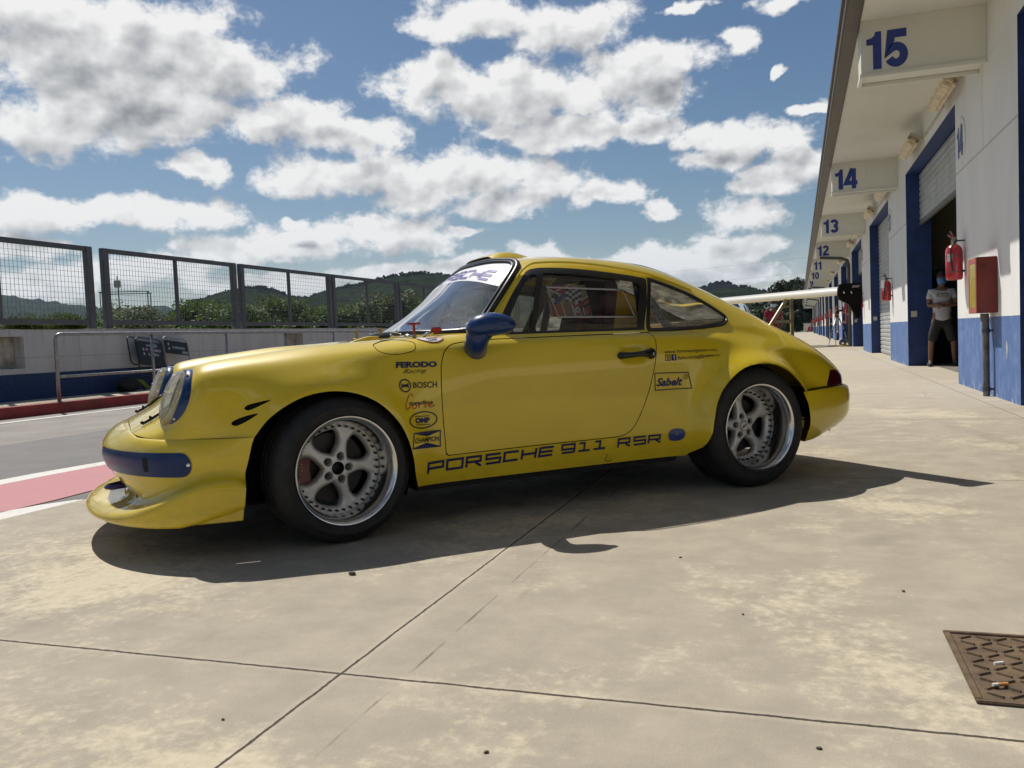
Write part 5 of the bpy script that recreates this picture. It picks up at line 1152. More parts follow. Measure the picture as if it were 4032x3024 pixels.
cw = np.array([.74, 0, 1.08]); inner = np.stack([.74+(full[:, 0]-.74)*.945, full[:, 1]*.955, 0*full[:, 0]], 1); inner[:, 2] = top_z(inner[:, 0], inner[:, 1])+.004
m = MB(); m.tube([tuple(p) for p in inner], .011, 8, closed=True); m.build('windscreen_trim', RUB, car, True)
mk('rear_window', [(rV, rF, PLEX)], car)
rp = dens(RW[1:-1], .04, False); rp3 = np.stack([rp[:, 0], rp[:, 1], top_z(rp[:, 0], rp[:, 1])-.001], 1); rfull = np.vstack([rp3, (rp3*np.array([1, -1, 1]))[::-1]])
m = MB(); m.tube([tuple(p) for p in rfull], .006, 8, closed=True); m.build('rear_window_seal', RUB, car, True)
# --- front bumper and splitter (lofted over z, half plan mirrored)
def plan(pts, n=90):
    q = spl(pts, 12); d = np.r_[0, np.cumsum(np.linalg.norm(np.diff(q, axis=0), axis=1))]; u = np.linspace(0, d[-1], n); return np.stack([np.interp(u, d, q[:, 0]), np.interp(u, d, q[:, 1])], 1)
PT = plan([(-.30,.868),(-.40,.866),(-.50,.825),(-.60,.772),(-.68,.722),(-.735,.672),(-.785,.606),(-.815,.555),(-.833,.48),(-.843,.36),(-.847,.20),(-.848,0)])
PM = plan([(-.30,.868),(-.42,.862),(-.53,.838),(-.63,.80),(-.715,.745),(-.79,.665),(-.855,.56),(-.910,.43),(-.947,.29),(-.967,.14),(-.972,0)])
PB = plan([(-.30,.852),(-.44,.846),(-.55,.826),(-.64,.792),(-.715,.742),(-.77,.665),(-.815,.56),(-.838,.43),(-.852,.29),(-.860,.14),(-.862,0)])
PS = plan([(-.30,.906),(-.42,.904),(-.55,.898),(-.68,.868),(-.79,.80),(-.885,.69),(-.960,.55),(-1.012,.38),(-1.042,.19),(-1.052,0)])
n = len(PT); xt = PT[:, 0]
ztop = np.interp(PT[:, 1], [0,.2,.36,.45,.50,.53,.58,.62,.68,.75,.80,.87], [.538,.536,.530,.524,.517,.512,.509,.507,.505,.504,.503,.501])
def hts(): return ztop
L = []
L.append((np.stack([PT[:, 0]+.02, PT[:, 1]-.015], 1), ztop-.012)); 
for a in np.linspace(0, 1, 12): L.append((PT+(PM-PT)*math.sin(a*math.pi/2), ztop+(.42-ztop)*(1-math.cos(a*math.pi/2))**.82))
zr = np.interp(PS[:, 0], [-1.06,-.98,-.92,-.87,-.78,-.70,-.62,-.54,-.48,-.44,-.425,-.3], [.206,.210,.218,.232,.266,.306,.335,.342,.338,.322,.300,.30])
zc = np.interp(PS[:, 0], [-1.06,-.8,-.70,-.62,-.42,-.3], [.166,.166,.168,.184,.232,.236])
for a in np.linspace(.15, 1, 7): L.append((PM+(PB-PM)*a**1.6, .42+(zr+.035-.42)*a))
off = lambda k_: PB+(PS-PB)*k_
front = np.clip((-.80-PS[:, 0])/.12, 0, 1)                            # 1 in the flat shelf at the nose
L.append((off(.10), zr+.016)); L.append((off(.30), zr+.005)); L.append((off(.60), zr-.002)); L.append((off(.86), zr-.010)); L.append((off(.97), zr-.022)); L.append((off(1.0), zr-.036))
L.append((off(1.0), zr-.036+(zc-zr+.036)*.6)); L.append((off(.985), zc)); L.append((off(.90), zc-.010)); L.append((off(.72)-.0, np.minimum(zc-.014, .215))); L.append((off(.70), .166+0*zc)); L.append((off(.55), .161+0*zc)); L.append((off(.2), .161+0*zc))
G = np.stack([np.concatenate([p, z_[:, None]], 1)*np.array([1, -1, 1]) for p, z_ in L], 0)
bV_ = G.reshape(-1, 3); gi_, gj_ = G.shape[:2]; bF_ = [(i*gj_+j, i*gj_+j+1, (i+1)*gj_+j+1, (i+1)*gj_+j) for i in range(gi_-1) for j in range(gj_-1)]
lay_ = np.repeat(np.arange(gi_), gj_)[:, None]; bV_ = np.concatenate([bV_, lay_], 1)
_, (bV_, bF_) = cut(bV_, bF_, sdf(ARF, XZ(bV_)))
# intake recess in the middle of the nose above the splitter
fi = np.minimum(np.minimum(.235-np.abs(bV_[:, 1]), -.80-bV_[:, 0]), np.minimum(bV_[:, 2]-.222, .300+.0*bV_[:, 1]-.25*np.clip(np.abs(bV_[:, 1])-.15, 0, 1)-bV_[:, 2]))
(iV, iF), (bV_, bF_) = cut(bV_, bF_, fi)
iV = iV.copy(); fi2 = np.minimum(np.minimum(.235-np.abs(iV[:, 1]), -.80-iV[:, 0]), np.minimum(iV[:, 2]-.222, .300-.25*np.clip(np.abs(iV[:, 1])-.15, 0, 1)-iV[:, 2])); iV[:, 0] += .075*np.clip(fi2/.022, 0, 1)**.6
fb = mk('front_bumper', [(bV_, bF_, YEL)], car, autos=50)
mk('intake', [(iV, iF, YEL)], fb)
# blue band round the corners
BL0 = G[:, :, :]
bs = []
for zz in np.linspace(.352, .454, 14):
    a = 0
    pl = []
    for j in range(gj_):
        col = G[:, j]; k_ = np.argsort(col[:26, 2]); pl.append((np.interp(zz, col[:26, 2][k_], col[:26, 0][k_]), np.interp(zz, col[:26, 2][k_], col[:26, 1][k_]), zz))
    bs.append(pl)
bs = np.array(bs); nn = np.gradient(bs[0, :, :2], axis=0); nn = np.stack([nn[:, 1], -nn[:, 0]], 1); nn /= np.linalg.norm(nn, axis=1, keepdims=True)
if nn[5, 1] > 0: nn = -nn
bs[:, :, :2] += nn[None]*.004
sarc = np.r_[0, np.cumsum(np.linalg.norm(np.diff(bs[7, :, :2], axis=0), axis=1))]
U_ = np.tile(sarc, len(bs)); Vb = np.concatenate([bs.reshape(-1, 3), U_[:, None]], 1); Fb = [(i*gj_+j, i*gj_+j+1, (i+1)*gj_+j+1, (i+1)*gj_+j) for i in range(len(bs)-1) for j in range(gj_-1)]
u0 = np.interp(.632, -bs[7, :, 0], sarc)+.05; u1 = np.interp(.20, bs[7, ::-1, 1]*-1, sarc[::-1])
d_ = .0505-np.hypot(np.maximum(u0-Vb[:, 3], 0), Vb[:, 2]-.403); d_ = np.minimum(d_, u1-Vb[:, 3])
(cV, cF), _ = cut(Vb, Fb, d_)
uh = np.interp(.800, -bs[7, :, 0], sarc); dh = np.minimum(.0165-np.abs(Vb[:, 3]-uh), .030-np.abs(Vb[:, 2]-.403))
dh2 = np.minimum(.0165-np.abs(cV[:, 3]-uh), .030-np.abs(cV[:, 2]-.403))
(kV, kF), (cV, cF) = cut(cV, cF, dh2)
band = put2('blue_band', cV, cF, mat('band_blue', (.006,.030,.115), .30, spec=.35, var=.1, vscale=12), fb)
put2('band_slot', kV, kF, DARK, fb)
ib = np.interp(u0-.03, sarc, np.arange(gj_)); pb = bs[7, int(ib)]
m = MB(); m.ball((pb[0], pb[1]-.002, .403), (.009, .004, .009), 10, 6); m.build('screw', CHR, band[0], True)
# tow loop
m = MB(); m.tube([(-.84, -.095, .262), (-.90, -.10, .262), (-.945, -.12, .258), (-.955, -.155, .256), (-.935, -.185, .256), (-.89, -.19, .260), (-.83, -.185, .262)], .011, 8); m.build('tow_loop', mat('tow_loop_blue', (.02,.015,.16), .5), fb, True)
# --- rear bumper
RT = plan([(2.55,.922),(2.66,.905),(2.78,.868),(2.92,.828),(3.03,.775),(3.12,.69),(3.17,.58),(3.19,.42),(3.20,.2),(3.20,0)])
RM = plan([(2.55,.922),(2.66,.907),(2.80,.876),(2.94,.838),(3.06,.785),(3.155,.70),(3.205,.60),(3.228,.45),(3.238,.22),(3.24,0)])
RB = plan([(2.55,.86),(2.64,.85),(2.74,.83),(2.83,.79),(2.92,.72),(2.98,.62),(3.01,.5),(3.03,.35),(3.04,.18),(3.04,0)])
xr = RM[:, 0]; ztr = np.interp(xr, [2.55, 3.06, 3.2], [.503, .512, .512]); zbr = np.interp(RM[:, 0], [2.55, 2.75, 2.95, 3.1, 3.2], [.205, .218, .232, .25, .26])
L = [(RT-np.array([.03, .03]), ztr-.004), (RT, ztr), (RT+(RM-RT)*.75, ztr-.010), (RM, ztr-.03), (RM+(0.004), ztr-.07), (RM*1.0, ztr*0+.36), (RM+(RB-RM)*.06, .33+0*ztr), (RM+(RB-RM)*.2, .300+0*ztr), (RM+(RB-RM)*.48, .265+0*ztr), (RM+(RB-RM)*.8, zbr+.012), (RB, zbr), (RB-np.array([.1, .1]), zbr)]
G2 = np.stack([np.concatenate([p, z_[:, None]], 1)*np.array([1, -1, 1]) for p, z_ in L], 0); a_, b_ = G2.shape[:2]
V2 = G2.reshape(-1, 3); F2 = [(i*b_+j, i*b_+j+1, (i+1)*b_+j+1, (i+1)*b_+j) for i in range(a_-1) for j in range(b_-1)]
_, (V2, F2) = cut(V2, F2, sdf(ARR, XZ(V2)))
mk('rear_bumper', [(V2, F2, YEL)], car, autos=45)
# --- sill underside, floor, wheel wells
m = MB(); m.box((-.80, -.62, .175), (2.72, .62, .19)); m.box((.36, -.73, .17), (1.84, .73, .2005)); m.box((-.80, -.55, .2), (-.45, .55, .45)); m.box((2.60, -.6, .30), (2.95, .6, .5)); m.build('floor_pan', DARK, car)
for s_ in (-1, 1):
    for (cx_, cz_, r_, y0, y1) in ((-.055, .325, .375, .50, .79), (2.285, .33, .350, .50, .80)):
        m = MB(); ang = np.linspace(rad(-25), rad(205), 34)
        m.grid([[(cx_+r_*math.cos(a), s_*yy, max(cz_+r_*math.sin(a), .15)) for yy in (y0, y1)] for a in ang]); m.put([(cx_+r_*math.cos(a), s_*y0, cz_+r_*math.sin(a)) for a in ang], [tuple(range(len(ang)))]); m.build('wheel_well', DARK, car, True, autos=30)
# --- headlights
HLN = Vector((-.94, 0, .342)).normalized()
for s_ in (-1, 1):
    ctr = Vector((-.650, s_*.595, .662)); nrm = Vector((-.94, s_*.05, .34)).normalized(); q = nrm.to_track_quat('Z', 'Y').to_matrix().to_4x4(); M4 = Matrix.Translation(ctr) @ q
    hl = MB(); hl.lathe([(r_*1.13, h_) for r_, h_ in [(.118, -.085), (.126, -.06), (.128, -.035), (.126, -.008), (.121, .010), (.114, .016), (.110, .013), (.110, -.05)]], 44, mx=M4); h_ = hl.build('headlight', BLUE, car, True)
    m = MB(); m.lathe([(r_*1.13, h_) for r_, h_ in [(.1105, .008), (.109, .026), (.104, .040), (.088, .049), (.05, .058), (0, .062)]], 40, mx=M4); m.build('lens', glass('headlight_lens', (.80,.82,.82), 1.5, .10, .50), h_, True, autos=25)
    m = MB(); m.lathe([(r_*1.13, h_) for r_, h_ in [(.108, .008), (.095, -.02), (.05, -.06), (.015, -.068), (0, -.068)]], 36, mx=M4); m.build('reflector', mat('reflector', (.75,.76,.76), .22, metal=.9), h_, True)
    m = MB()
    for off_ in (-.04, 0, .04): m.tube([M4 @ Vector((off_, -.10, .0485)), M4 @ Vector((off_, -.045, .0605)), M4 @ Vector((off_, .045, .0605)), M4 @ Vector((off_, .10, .0485))], .0016, 5)
    m.tube([M4 @ Vector((-.10, .02, .0475)), M4 @ Vector((-.05, .02, .0605)), M4 @ Vector((0, .02, .064)), M4 @ Vector((.05, .02, .0605)), M4 @ Vector((.10, .02, .0475))], .0016, 5); m.build('lens_rib', mat('lens_rib', (.55,.56,.55), .3), h_, True)
    m = MB()
    for a in (rad(55), rad(235), rad(145), rad(325)): m.ball(M4 @ Vector((.138*math.cos(a), .138*math.sin(a), .009)), .006, 8, 6)
    m.build('screw', CHR, h_, True)
    m = MB(); m.ball(M4 @ Vector((0, -.150, -.012)), (.028, .022, .022), 12, 8); m.build('tape_patch', mat('tape_silver', (.42,.44,.40), .4, var=.3, vscale=60, bump=.8, bscale=120), h_, True)
# --- mirror (near side)
def mirror(s_):
    ys = lambda v: (v[0], s_*v[1], v[2]); m = MB(); N_ = 22; P = []
    for i in range(N_):                                               # stem rising from the door then turning rearwards into the shell
        pass
    st = spl([(.672,.755,.822),(.664,.785,.835),(.652,.822,.853),(.652,.848,.882),(.668,.866,.912)], 6); rr = np.interp(np.linspace(0, 1, len(st)), [0, .25, .6, 1], [.060, .056, .055, .056])
    m.tube([ys(p) for p in st], [float(r_) for r_ in rr], 18); mo = m.build('wing_mirror', BLUE, car, True)
    P = []
    prof = [(0, .0), (.03, .035), (.10, .060), (.22, .078), (.40, .086), (.60, .082), (.78, .070), (.90, .052), (.97, .030), (1.0, 0)]
    a0, a1 = np.array([.590, .852, .915]), np.array([.815, .925, .936])
    ax = (a1-a0); Lx = np.linalg.norm(ax); ax /= Lx; sd = np.cross(ax, [0, 0, 1]); sd /= np.linalg.norm(sd); upv = np.cross(sd, ax)
    for t_, r_ in prof:
        row = []
        for k_ in range(25):
            q = 2*math.pi*k_/24; row.append(ys(a0+ax*Lx*t_+sd*r_*.80*math.cos(q)+upv*r_*.66*math.sin(q)+upv*.012*math.sin(math.pi*min(t_*1.1, 1))))
        P.append(row)
    m = MB(); m.grid(P); m.build('shell', BLUE, mo, True)
    m = MB(); c_ = a0+ax*Lx*.97; m.lathe([(0, 0), (.028, 0)], 16, mx=Matrix.Translation(Vector(ys(c_)))); m.build('mirror_glass', CHR, mo)
    m = MB(); m.lathe([(.048, -.004), (.053, .0), (.053, .004)], 24, mx=Matrix.Translation(Vector(ys((.674, .757, .820)))) @ Matrix.Rotation(rad(s_*-70), 4, 'X')); m.build('gasket', RUB, mo, True)
mirror(-1)
# --- roof scoop
m = MB(); P = []
for i, x_ in enumerate(np.linspace(1.035, 1.30, 16)):
    t_ = i/15; hgt = .040*(1-max(0, (t_-.3)/.7)**2)*(.78+.22*min(1, t_/.3)); wd_ = .215*(1-.30*t_**2); row = []
    for u in np.linspace(-1, 1, 17):
        y_ = u*wd_; e_ = (1-abs(u)**8); row.append((x_, y_, top_z(x_, y_)[0]+hgt*e_+.001))
    P.append(row)
m.grid(P); sc = m.build('roof_scoop', YEL, car, True)
m = MB(); m.put([(x+.004, y, z-.002) for x, y, z in P[0]]+[(1.040, .215*u, top_z(1.04, .215*u)[0]+.001) for u in np.linspace(-1, 1, 17)][::-1], [(i, i+1, 32-i, 33-i) for i in range(16)]); m.build('scoop_mouth', DARK, sc)
# --- door handle
m = MB(); dc = on_side([(1.548, .758)])[0]
hz = lambda x, z, o: (x, side_y(x, z)[0]-o, z)
m.tube([hz(1.455, .757, .012), hz(1.478, .757, .018), hz(1.53, .759, .030), hz(1.58, .762, .030), hz(1.625, .762, .020)], [.014, .0165, .0135, .0150, .024], 12); m.ball(hz(1.642, .760, .010), (.030, .018, .029), 16, 10); m.ball(hz(1.462, .757, .006), (.021, .016, .019), 10, 8)
hd = m.build('door_handle', BLKT, near_door, True)
m = MB(); m.lathe([(0, .0), (.009, .0)], 14, axis='y', mx=Matrix.Translation(Vector(hz(1.645, .760, .0265)))); m.ball(hz(1.645, .760, .024), (.0095, .004, .0095), 12, 6); m.build('lock', CHR, hd, True)
# --- wing on its struts
ALUP = mat('alloy_plate', (.46,.43,.36), .42, metal=.75, var=.25, vscale=10); WINGM = mat('wing_white', (.74,.71,.63), .3, coat=.6)
wg = MB(); P = []
for y_ in np.linspace(-.80, .80, 9):
    row = []
    for (c_, h_) in [(0, .012), (.02, .030), (.08, .042), (.16, .040), (.24, .026), (.295, .008), (.30, .0), (.29, -.006), (.2, .002), (.1, -.004), (.03, -.012), (0, -.004), (0, .012)]: row.append((2.985+c_*.60, y_, 1.052+h_*.92+c_*.06))
    P.append(row)
wg.grid(P); wo_ = wg.build('rear_wing', WINGM, car, True, autos=40)
def endpl(s_):
    out = [(2.975,1.080),(2.985,1.104),(3.005,1.110),(3.155,1.115),(3.170,1.100),(3.172,1.03),(3.150,.915),(3.138,.898),(3.120,.905),(3.085,.955),(3.062,.985),(3.02,1.002),(2.985,1.016),(2.972,1.04)]
    m = MB(); m.prism(out, lambda a, z: (a, s_*.801, z), lambda a, z: (a, s_*.809, z)); e_ = m.build('endplate', BLKT, wo_)
    m = MB()
    for a, z in ((3.020, 1.060), (3.080, 1.060)): m.ball((a, s_*.811, z), (.009, .004, .009), 10, 6)
    m.build('bolt', CHR, e_, True)
    v, f = text_mesh('SPORT', .02, .3); m = MB(); q_ = quad_map(v, (3.085, 1.085), (3.15, 1.087), (3.152, 1.101), (3.087, 1.099)); m.put([(a, s_*.8105, z) for a, z in q_], f); m.build('lettering', DECW, e_)
endpl(-1); endpl(1)
for y_ in (-.34, .34):                                                # lightened alloy uprights
    m = MB(); T0 = .004; zt_ = 1.04
    def bar(a, b_, w_):
        a = np.array(a); b_ = np.array(b_); d = (b_-a)/np.linalg.norm(b_-a); n_ = np.array([-d[1], d[0]])*w_/2; m.prism([tuple(a+n_), tuple(a-n_), tuple(b_-n_), tuple(b_+n_)], lambda x, z: (x, y_-T0, z), lambda x, z: (x, y_+T0, z))
    x0 = 2.70; bar((2.86, .86), (3.02, 1.045), .022); bar((3.06, .775), (3.06, 1.045), .026); bar((2.90, .905), (3.046, .905), .02); bar((2.985, 1.0), (3.046, 1.0), .018); bar((2.94, .955), (3.0, .955), .001)
    m.build('wing_strut', ALUP, car)
# --- bits on the bonnet: latches, raised vents, pins, pull handles, keys
for yy in (-.43, .43):
    m = MB(); P = [(x_, top_z(x_, yy)[0]+.010) for x_ in (-.795, -.76, -.72, -.69)]
    m.tube([(x_, yy, z_) for x_, z_ in P], [.006, .0065, .006, .005], 8); m.tube([(P[2][0], yy-.014, P[2][1]+.006), (P[3][0]+.03, yy-.014, P[3][1]+.022), (P[3][0]+.03, yy+.014, P[3][1]+.022), (P[2][0], yy+.014, P[2][1]+.006)], .005, 6)
    m.ball((P[0][0], yy, P[0][1]+.006), .008, 8, 6); m.ball((P[1][0], yy, P[1][1]+.010), .007, 8, 6); m.build('bonnet_latch', mat('latch_black', (.02,.02,.02), .3, metal=.5), car, True)
vent = MB(); P = []
for x_ in np.linspace(-.06, .36, 22):
    t_ = (x_+.06)/.42; h_ = .034*math.sin(min(1, t_*1.6)*math.pi/2)*(1-max(0, t_-.75)/.25*.7); yb = -.405+.03*t_; zb_ = top_z(x_, yb)[0]; P.append([(x_, yb-.012, zb_+.000), (x_, yb-.010, zb_+h_*.9), (x_, yb+.002, zb_+h_), (x_, yb+.05, zb_+h_*.8), (x_, yb+.10, top_z(x_, yb+.10)[0]+.001)])
vent.grid(P); vent.build('bonnet_vent', YEL, car, True)
for (x_, y_) in ((.335, .12), (.365, -.24)):
    z_ = top_z(x_, y_)[0]; m = MB(); m.tube([(x_, y_, z_-.01), (x_, y_, z_+.05)], .006, 8); m.tube([(x_-.012, y_, z_+.045), (x_+.016, y_, z_+.052)], .005, 6); m.lathe([(.026, 0), (.026, .008), (.014, .012)], 14, mx=Matrix.Translation((x_, y_, z_))); m.build('bonnet_pin', mat('pin_brass', (.35,.25,.07), .3, metal=.9), car, True, autos=40)
PULL = mat('pull_red', (.40,.045,.02), .45)
z_ = top_z(.425, -.60)[0]; m = MB(); m.tube([(.425, -.60, z_), (.425, -.60, z_+.062)], [.006, .008], 8); m.box((.388, -.606, z_+.060), (.462, -.594, z_+.070), .004); m.build('fire_pull', PULL, car, True, autos=40)
m = MB(); m.tube([(.46, -.615, z_+.004), (.515, -.615, z_+.022)], .008, 8); m.build('cutoff_cable', CHR, car, True); m = MB(); m.box((.505, -.625, z_+.016), (.56, -.605, z_+.044), .006, mx=None); m.build('cutoff_pull', PULL, car, True, autos=40)
m = MB(); m.tube([(.425, -.62, z_+.004), (.40, -.63, z_+.006), (.37, -.62, z_+.008)], .008, 6); m.build('cutoff_base', CHR, car, True)
zk = top_z(.32, -.60)[0]+.004
kp = Matrix.Translation(CAR0) @ Matrix.Rotation(CARR, 4, 'Z')
ky = thing('car_keys', 'car key with black fob and metal ring lying on the yellow front wing', 'keys', kp @ Vector((.315, -.615, zk+.004)), CARR)
m = MB(); m.box((-.075, -.016, -.004), (-.015, .016, .010), .006); m.build('fob', mat('fob_black', (.015,.016,.022), .35), ky, True, autos=40)
m = MB(); m.tube([(.012+.026*math.cos(a), .026*math.sin(a), .012+.010*math.sin(a)) for a in np.linspace(0, 6.1, 18)], .002, 6, closed=True); m.build('ring', CHR, ky, True)
m = MB(); m.box((.02, -.006, -.002), (.075, .006, .003), .002); m.lathe([(0, 0), (.012, 0), (.012, .004), (0, .004)], 12, mx=Matrix.Translation((.065, 0, 0))); m.build('key', CHR, ky, True, autos=40)
# ================================================================= DECALS on the near flank
EPS = .0028
def on_skin(v2, eps=EPS): return [(x, side_y(x, z)[0]-eps, z) for x, z in v2]
def decal_text(s, bl, br, tr, tl, mm, name, parent, bold=.0, shear=0.0, eps=EPS, space=1.0):
    v, f = text_mesh(s, bold, shear, space=space); q = quad_map(v, bl, br, tr, tl); m = MB(); m.put(on_skin(q, eps), f); return m.build(name, mm, parent)
def strip(m, pts, w_, eps=EPS, closed=False):                         # mitred stroke in side-view coordinates
    p = np.asarray(pts, float); N = len(p); Lf, Rt = [], []
    for i in range(N):
        a = p[i-1] if (i or closed) else None; b = p[(i+1) % N] if (i < N-1 or closed) else None
        d1 = (p[i]-a)/max(np.linalg.norm(p[i]-a), 1e-9) if a is not None else None; d2 = (b-p[i])/max(np.linalg.norm(b-p[i]), 1e-9) if b is not None else None
        if d1 is None: d1 = d2
        if d2 is None: d2 = d1
        n1 = np.array([-d1[1], d1[0]]); n2 = np.array([-d2[1], d2[0]]); n_ = n1+n2; n_ /= max(np.linalg.norm(n_), 1e-6); k_ = w_/2/max(n_@n1, .35); Lf.append(p[i]+n_*k_); Rt.append(p[i]-n_*k_)
    V = on_skin(Lf, eps)+on_skin(Rt, eps); m.put(V, [(i, (i+1) % N, N+(i+1) % N, N+i) for i in range(N if closed else N-1)])
def glyphs(s, bl, br, tr, tl, mm, name, parent, th=.255):
    GL = {'P': (1.5, [[(0,-.12),(0,1),(1.5,1),(1.5,.42),(.1,.42)]]), 'O': (1.5, [[(0,.9),(0,0),(1.5,0),(1.5,1),(0,1),(0,.9)]]), 'R': (1.5, [[(0,-.1),(0,1),(1.35,1),(1.35,.45),(.1,.45)], [(.85,.35),(1.45,-.1)]]),
          'S': (1.4, [[(1.4,1),(0,1),(0,.52),(1.4,.52),(1.4,0),(0,0)]]), 'C': (1.4, [[(1.4,1),(0,1),(0,0),(1.4,0)]]), 'H': (1.4, [[(0,-.1),(0,1.1)], [(1.4,-.1),(1.4,1.1)], [(.1,.5),(1.3,.5)]]),
          'E': (1.4, [[(1.4,1),(0,1),(0,0),(1.4,0)], [(.1,.5),(1.35,.5)]]), '9': (1.3, [[(1.2,.42),(0,.42),(0,1),(1.3,1),(1.3,0),(0,0)]]), '1': (1.25, [[(.05,1),(.62,1),(.62,.1)], [(0,0),(1.25,0)]]), ' ': (.35, [])}
    tot = sum(GL[c][0]+.42 for c in s)-.42; m = MB(); x0 = 0; bl, br, tr, tl = map(np.array, (bl, br, tr, tl)); hgt = np.linalg.norm(tl-bl)
    for c in s:
        wd, st = GL[c]
        for k_, path in enumerate(st):
            q = []
            for i in range(len(path)):
                a = np.array(path[i], float); q.append(a)
            pts = [((1-(x0+a)/tot)*(1-b)*bl+(x0+a)/tot*(1-b)*br+(x0+a)/tot*b*tr+(1-(x0+a)/tot)*b*tl) for a, b in q]
            strip(m, dens(pts, .03, False) if False else pts, th*hgt, EPS+.0005*k_)
        x0 += wd+.42
    return m.build(name, mm, parent)
DP = near_door
tx = body_
glyphs('PORSCHE', (.392,.262), (1.058,.281), (1.062,.322), (.392,.308), DECB, 'sill_lettering', tx)
glyphs('911', (1.112,.283), (1.365,.287), (1.368,.325), (1.112,.325), DECB, 'sill_lettering', tx)
glyphs('RSR', (1.443,.285), (1.706,.290), (1.706,.327), (1.443,.326), DECB, 'sill_lettering', tx)
def blob(poly, mm, name, parent, eps=EPS):
    m = MB(); c_ = np.mean(poly, 0); P = [c_]+[c_+(np.array(p)-c_)*.5 for p in poly]+list(poly); N = len(poly)
    m.put(on_skin(P, eps), [(0, 1+i, 1+(i+1) % N) for i in range(N)]+[(1+i, 1+N+i, 1+N+(i+1) % N, 1+(i+1) % N) for i in range(N)]); return m.build(name, mm, parent, True)
sq = lambda cx, cz, a, b, n_=2.6, N=36: [(cx+a*np.sign(math.cos(t))*abs(math.cos(t))**(2/n_), cz+b*np.sign(math.sin(t))*abs(math.sin(t))**(2/n_)) for t in np.linspace(0, 2*math.pi, N, endpoint=False)]
jd = blob(sq(1.793, .321, .044, .034), mat('jack_cover_blue', (.012,.04,.17), .35, coat=.6), 'jack_cover', tx); m = MB(); m.ball((1.795, side_y(1.795, .322)[0]-.004, .322), .0035, 8, 6); m.build('screw', CHR, jd, True)
decal_text('FERODO', (.263,.755), (.461,.750), (.465,.777), (.268,.783), DECB, 'sponsor_decal', tx, .05)
decal_text('Racing', (.290,.722), (.408,.724), (.414,.747), (.296,.747), DECK, 'sponsor_decal', tx, -.005, .45)
m = MB(); ring_ = lambda cx, cz, a, b, N=40: [(cx+a*math.cos(t), cz+b*math.sin(t)) for t in np.linspace(0, 2*math.pi, N, endpoint=False)]
strip(m, ring_(.294, .674, .0265, .0275), .0055, closed=True); strip(m, [(.278,.674),(.310,.674)], .012, EPS+.0004); strip(m, [(.279,.685),(.279,.663)], .004, EPS+.0008); strip(m, [(.309,.685),(.309,.663)], .004, EPS+.0008); m.build('sponsor_decal', DECK, tx)
decal_text('BOSCH', (.332,.660), (.450,.656), (.453,.684), (.334,.687), DECK, 'sponsor_decal', tx, .012)
decal_text('speedline', (.302,.582), (.424,.577), (.425,.600), (.303,.604), DECK, 'sponsor_decal', tx, .012)
m = MB(); eps_ = EPS+.001
for st in ([(.326,.622),(.322,.634),(.312,.633),(.300,.618),(.289,.598),(.283,.580),(.284,.570),(.292,.568),(.304,.576),(.313,.585)], [(.327,.585),(.319,.576),(.322,.569),(.332,.569),(.340,.579),(.334,.586),(.327,.585)], [(.348,.586),(.352,.578),(.350,.569)], [(.352,.579),(.362,.587),(.370,.584)], [(.389,.587),(.381,.583),(.386,.577),(.387,.571),(.378,.570)], [(.402,.577),(.412,.581),(.416,.587),(.409,.588),(.402,.579),(.405,.570),(.416,.570),(.432,.577)]):
    strip(m, spl(st, 5), .0036, eps_); eps_ += .0003
m.build('sponsor_decal', DECR, tx)
m = MB(); strip(m, ring_(.369, .513, .072, .037), .0055, closed=True); strip(m, [(.325,.532),(.403,.529)], .0028); strip(m, [(.328,.494),(.405,.490)], .0028); m.build('sponsor_decal', DECK, tx)
decal_text('OMP', (.325,.501), (.403,.497), (.404,.522), (.326,.526), DECB, 'sponsor_decal', tx, .06)
m = MB(); strip(m, [(.303,.389),(.315,.457),(.456,.456),(.454,.383)], .0055, closed=True); m.put(on_skin([(.319,.4535),(.452,.4525),(.386,.437)], EPS+.0004), [(0, 1, 2)]); m.put(on_skin([(.307,.392),(.450,.386),(.381,.407)], EPS+.0004), [(0, 1, 2)]); m.build('sponsor_decal', DECB, tx)
decal_text('CHAMPION', (.316,.411), (.447,.408), (.448,.432), (.319,.434), DECK, 'sponsor_decal', tx, .012)
decal_text('www forsracingteam.com', (1.731,.7505), (2.066,.752), (2.066,.771), (1.731,.7735), DECK, 'web_lettering', tx, .006, space=1.05)
decal_text('fors.racing@teletu.it', (1.811,.7135), (2.073,.724), (2.073,.742), (1.811,.739), DECK, 'web_lettering', tx, .006)
m = MB(); strip(m, [(1.732,.719),(1.735,.747),(1.761,.7465),(1.760,.7185)], .0035, closed=True); m.build('web_icon', DECK, tx); decal_text('t', (1.741,.723), (1.753,.723), (1.753,.743), (1.741,.743), DECK, 'web_icon', tx, .02)
m = MB(); m.put(on_skin([(1.768,.717),(1.771,.749),(1.801,.749),(1.801,.717)]), [(0, 1, 2, 3)]); m.build('web_icon', DECB, tx); decal_text('f', (1.780,.721), (1.794,.721), (1.794,.745), (1.780,.745), mat('decal_pale', (.55,.52,.45), .5), 'web_icon', tx, .02, eps=EPS+.0008)
m = MB(); strip(m, [(1.661,.566),(1.661,.656),(1.868,.649),(1.878,.566)], .0045, closed=True); strip(m, ring_(1.851, .628, .0125, .0115), .0022, EPS, closed=True); m.build('sponsor_decal', DECK, tx)
decal_text('Sabelt', (1.668,.585), (1.826,.583), (1.834,.626), (1.674,.629), DECB, 'sponsor_decal', tx, .03, .22)
decal_text('R', (1.8465,.622), (1.8555,.622), (1.8555,.634), (1.8465,.634), DECK, 'sponsor_decal', tx, .0)
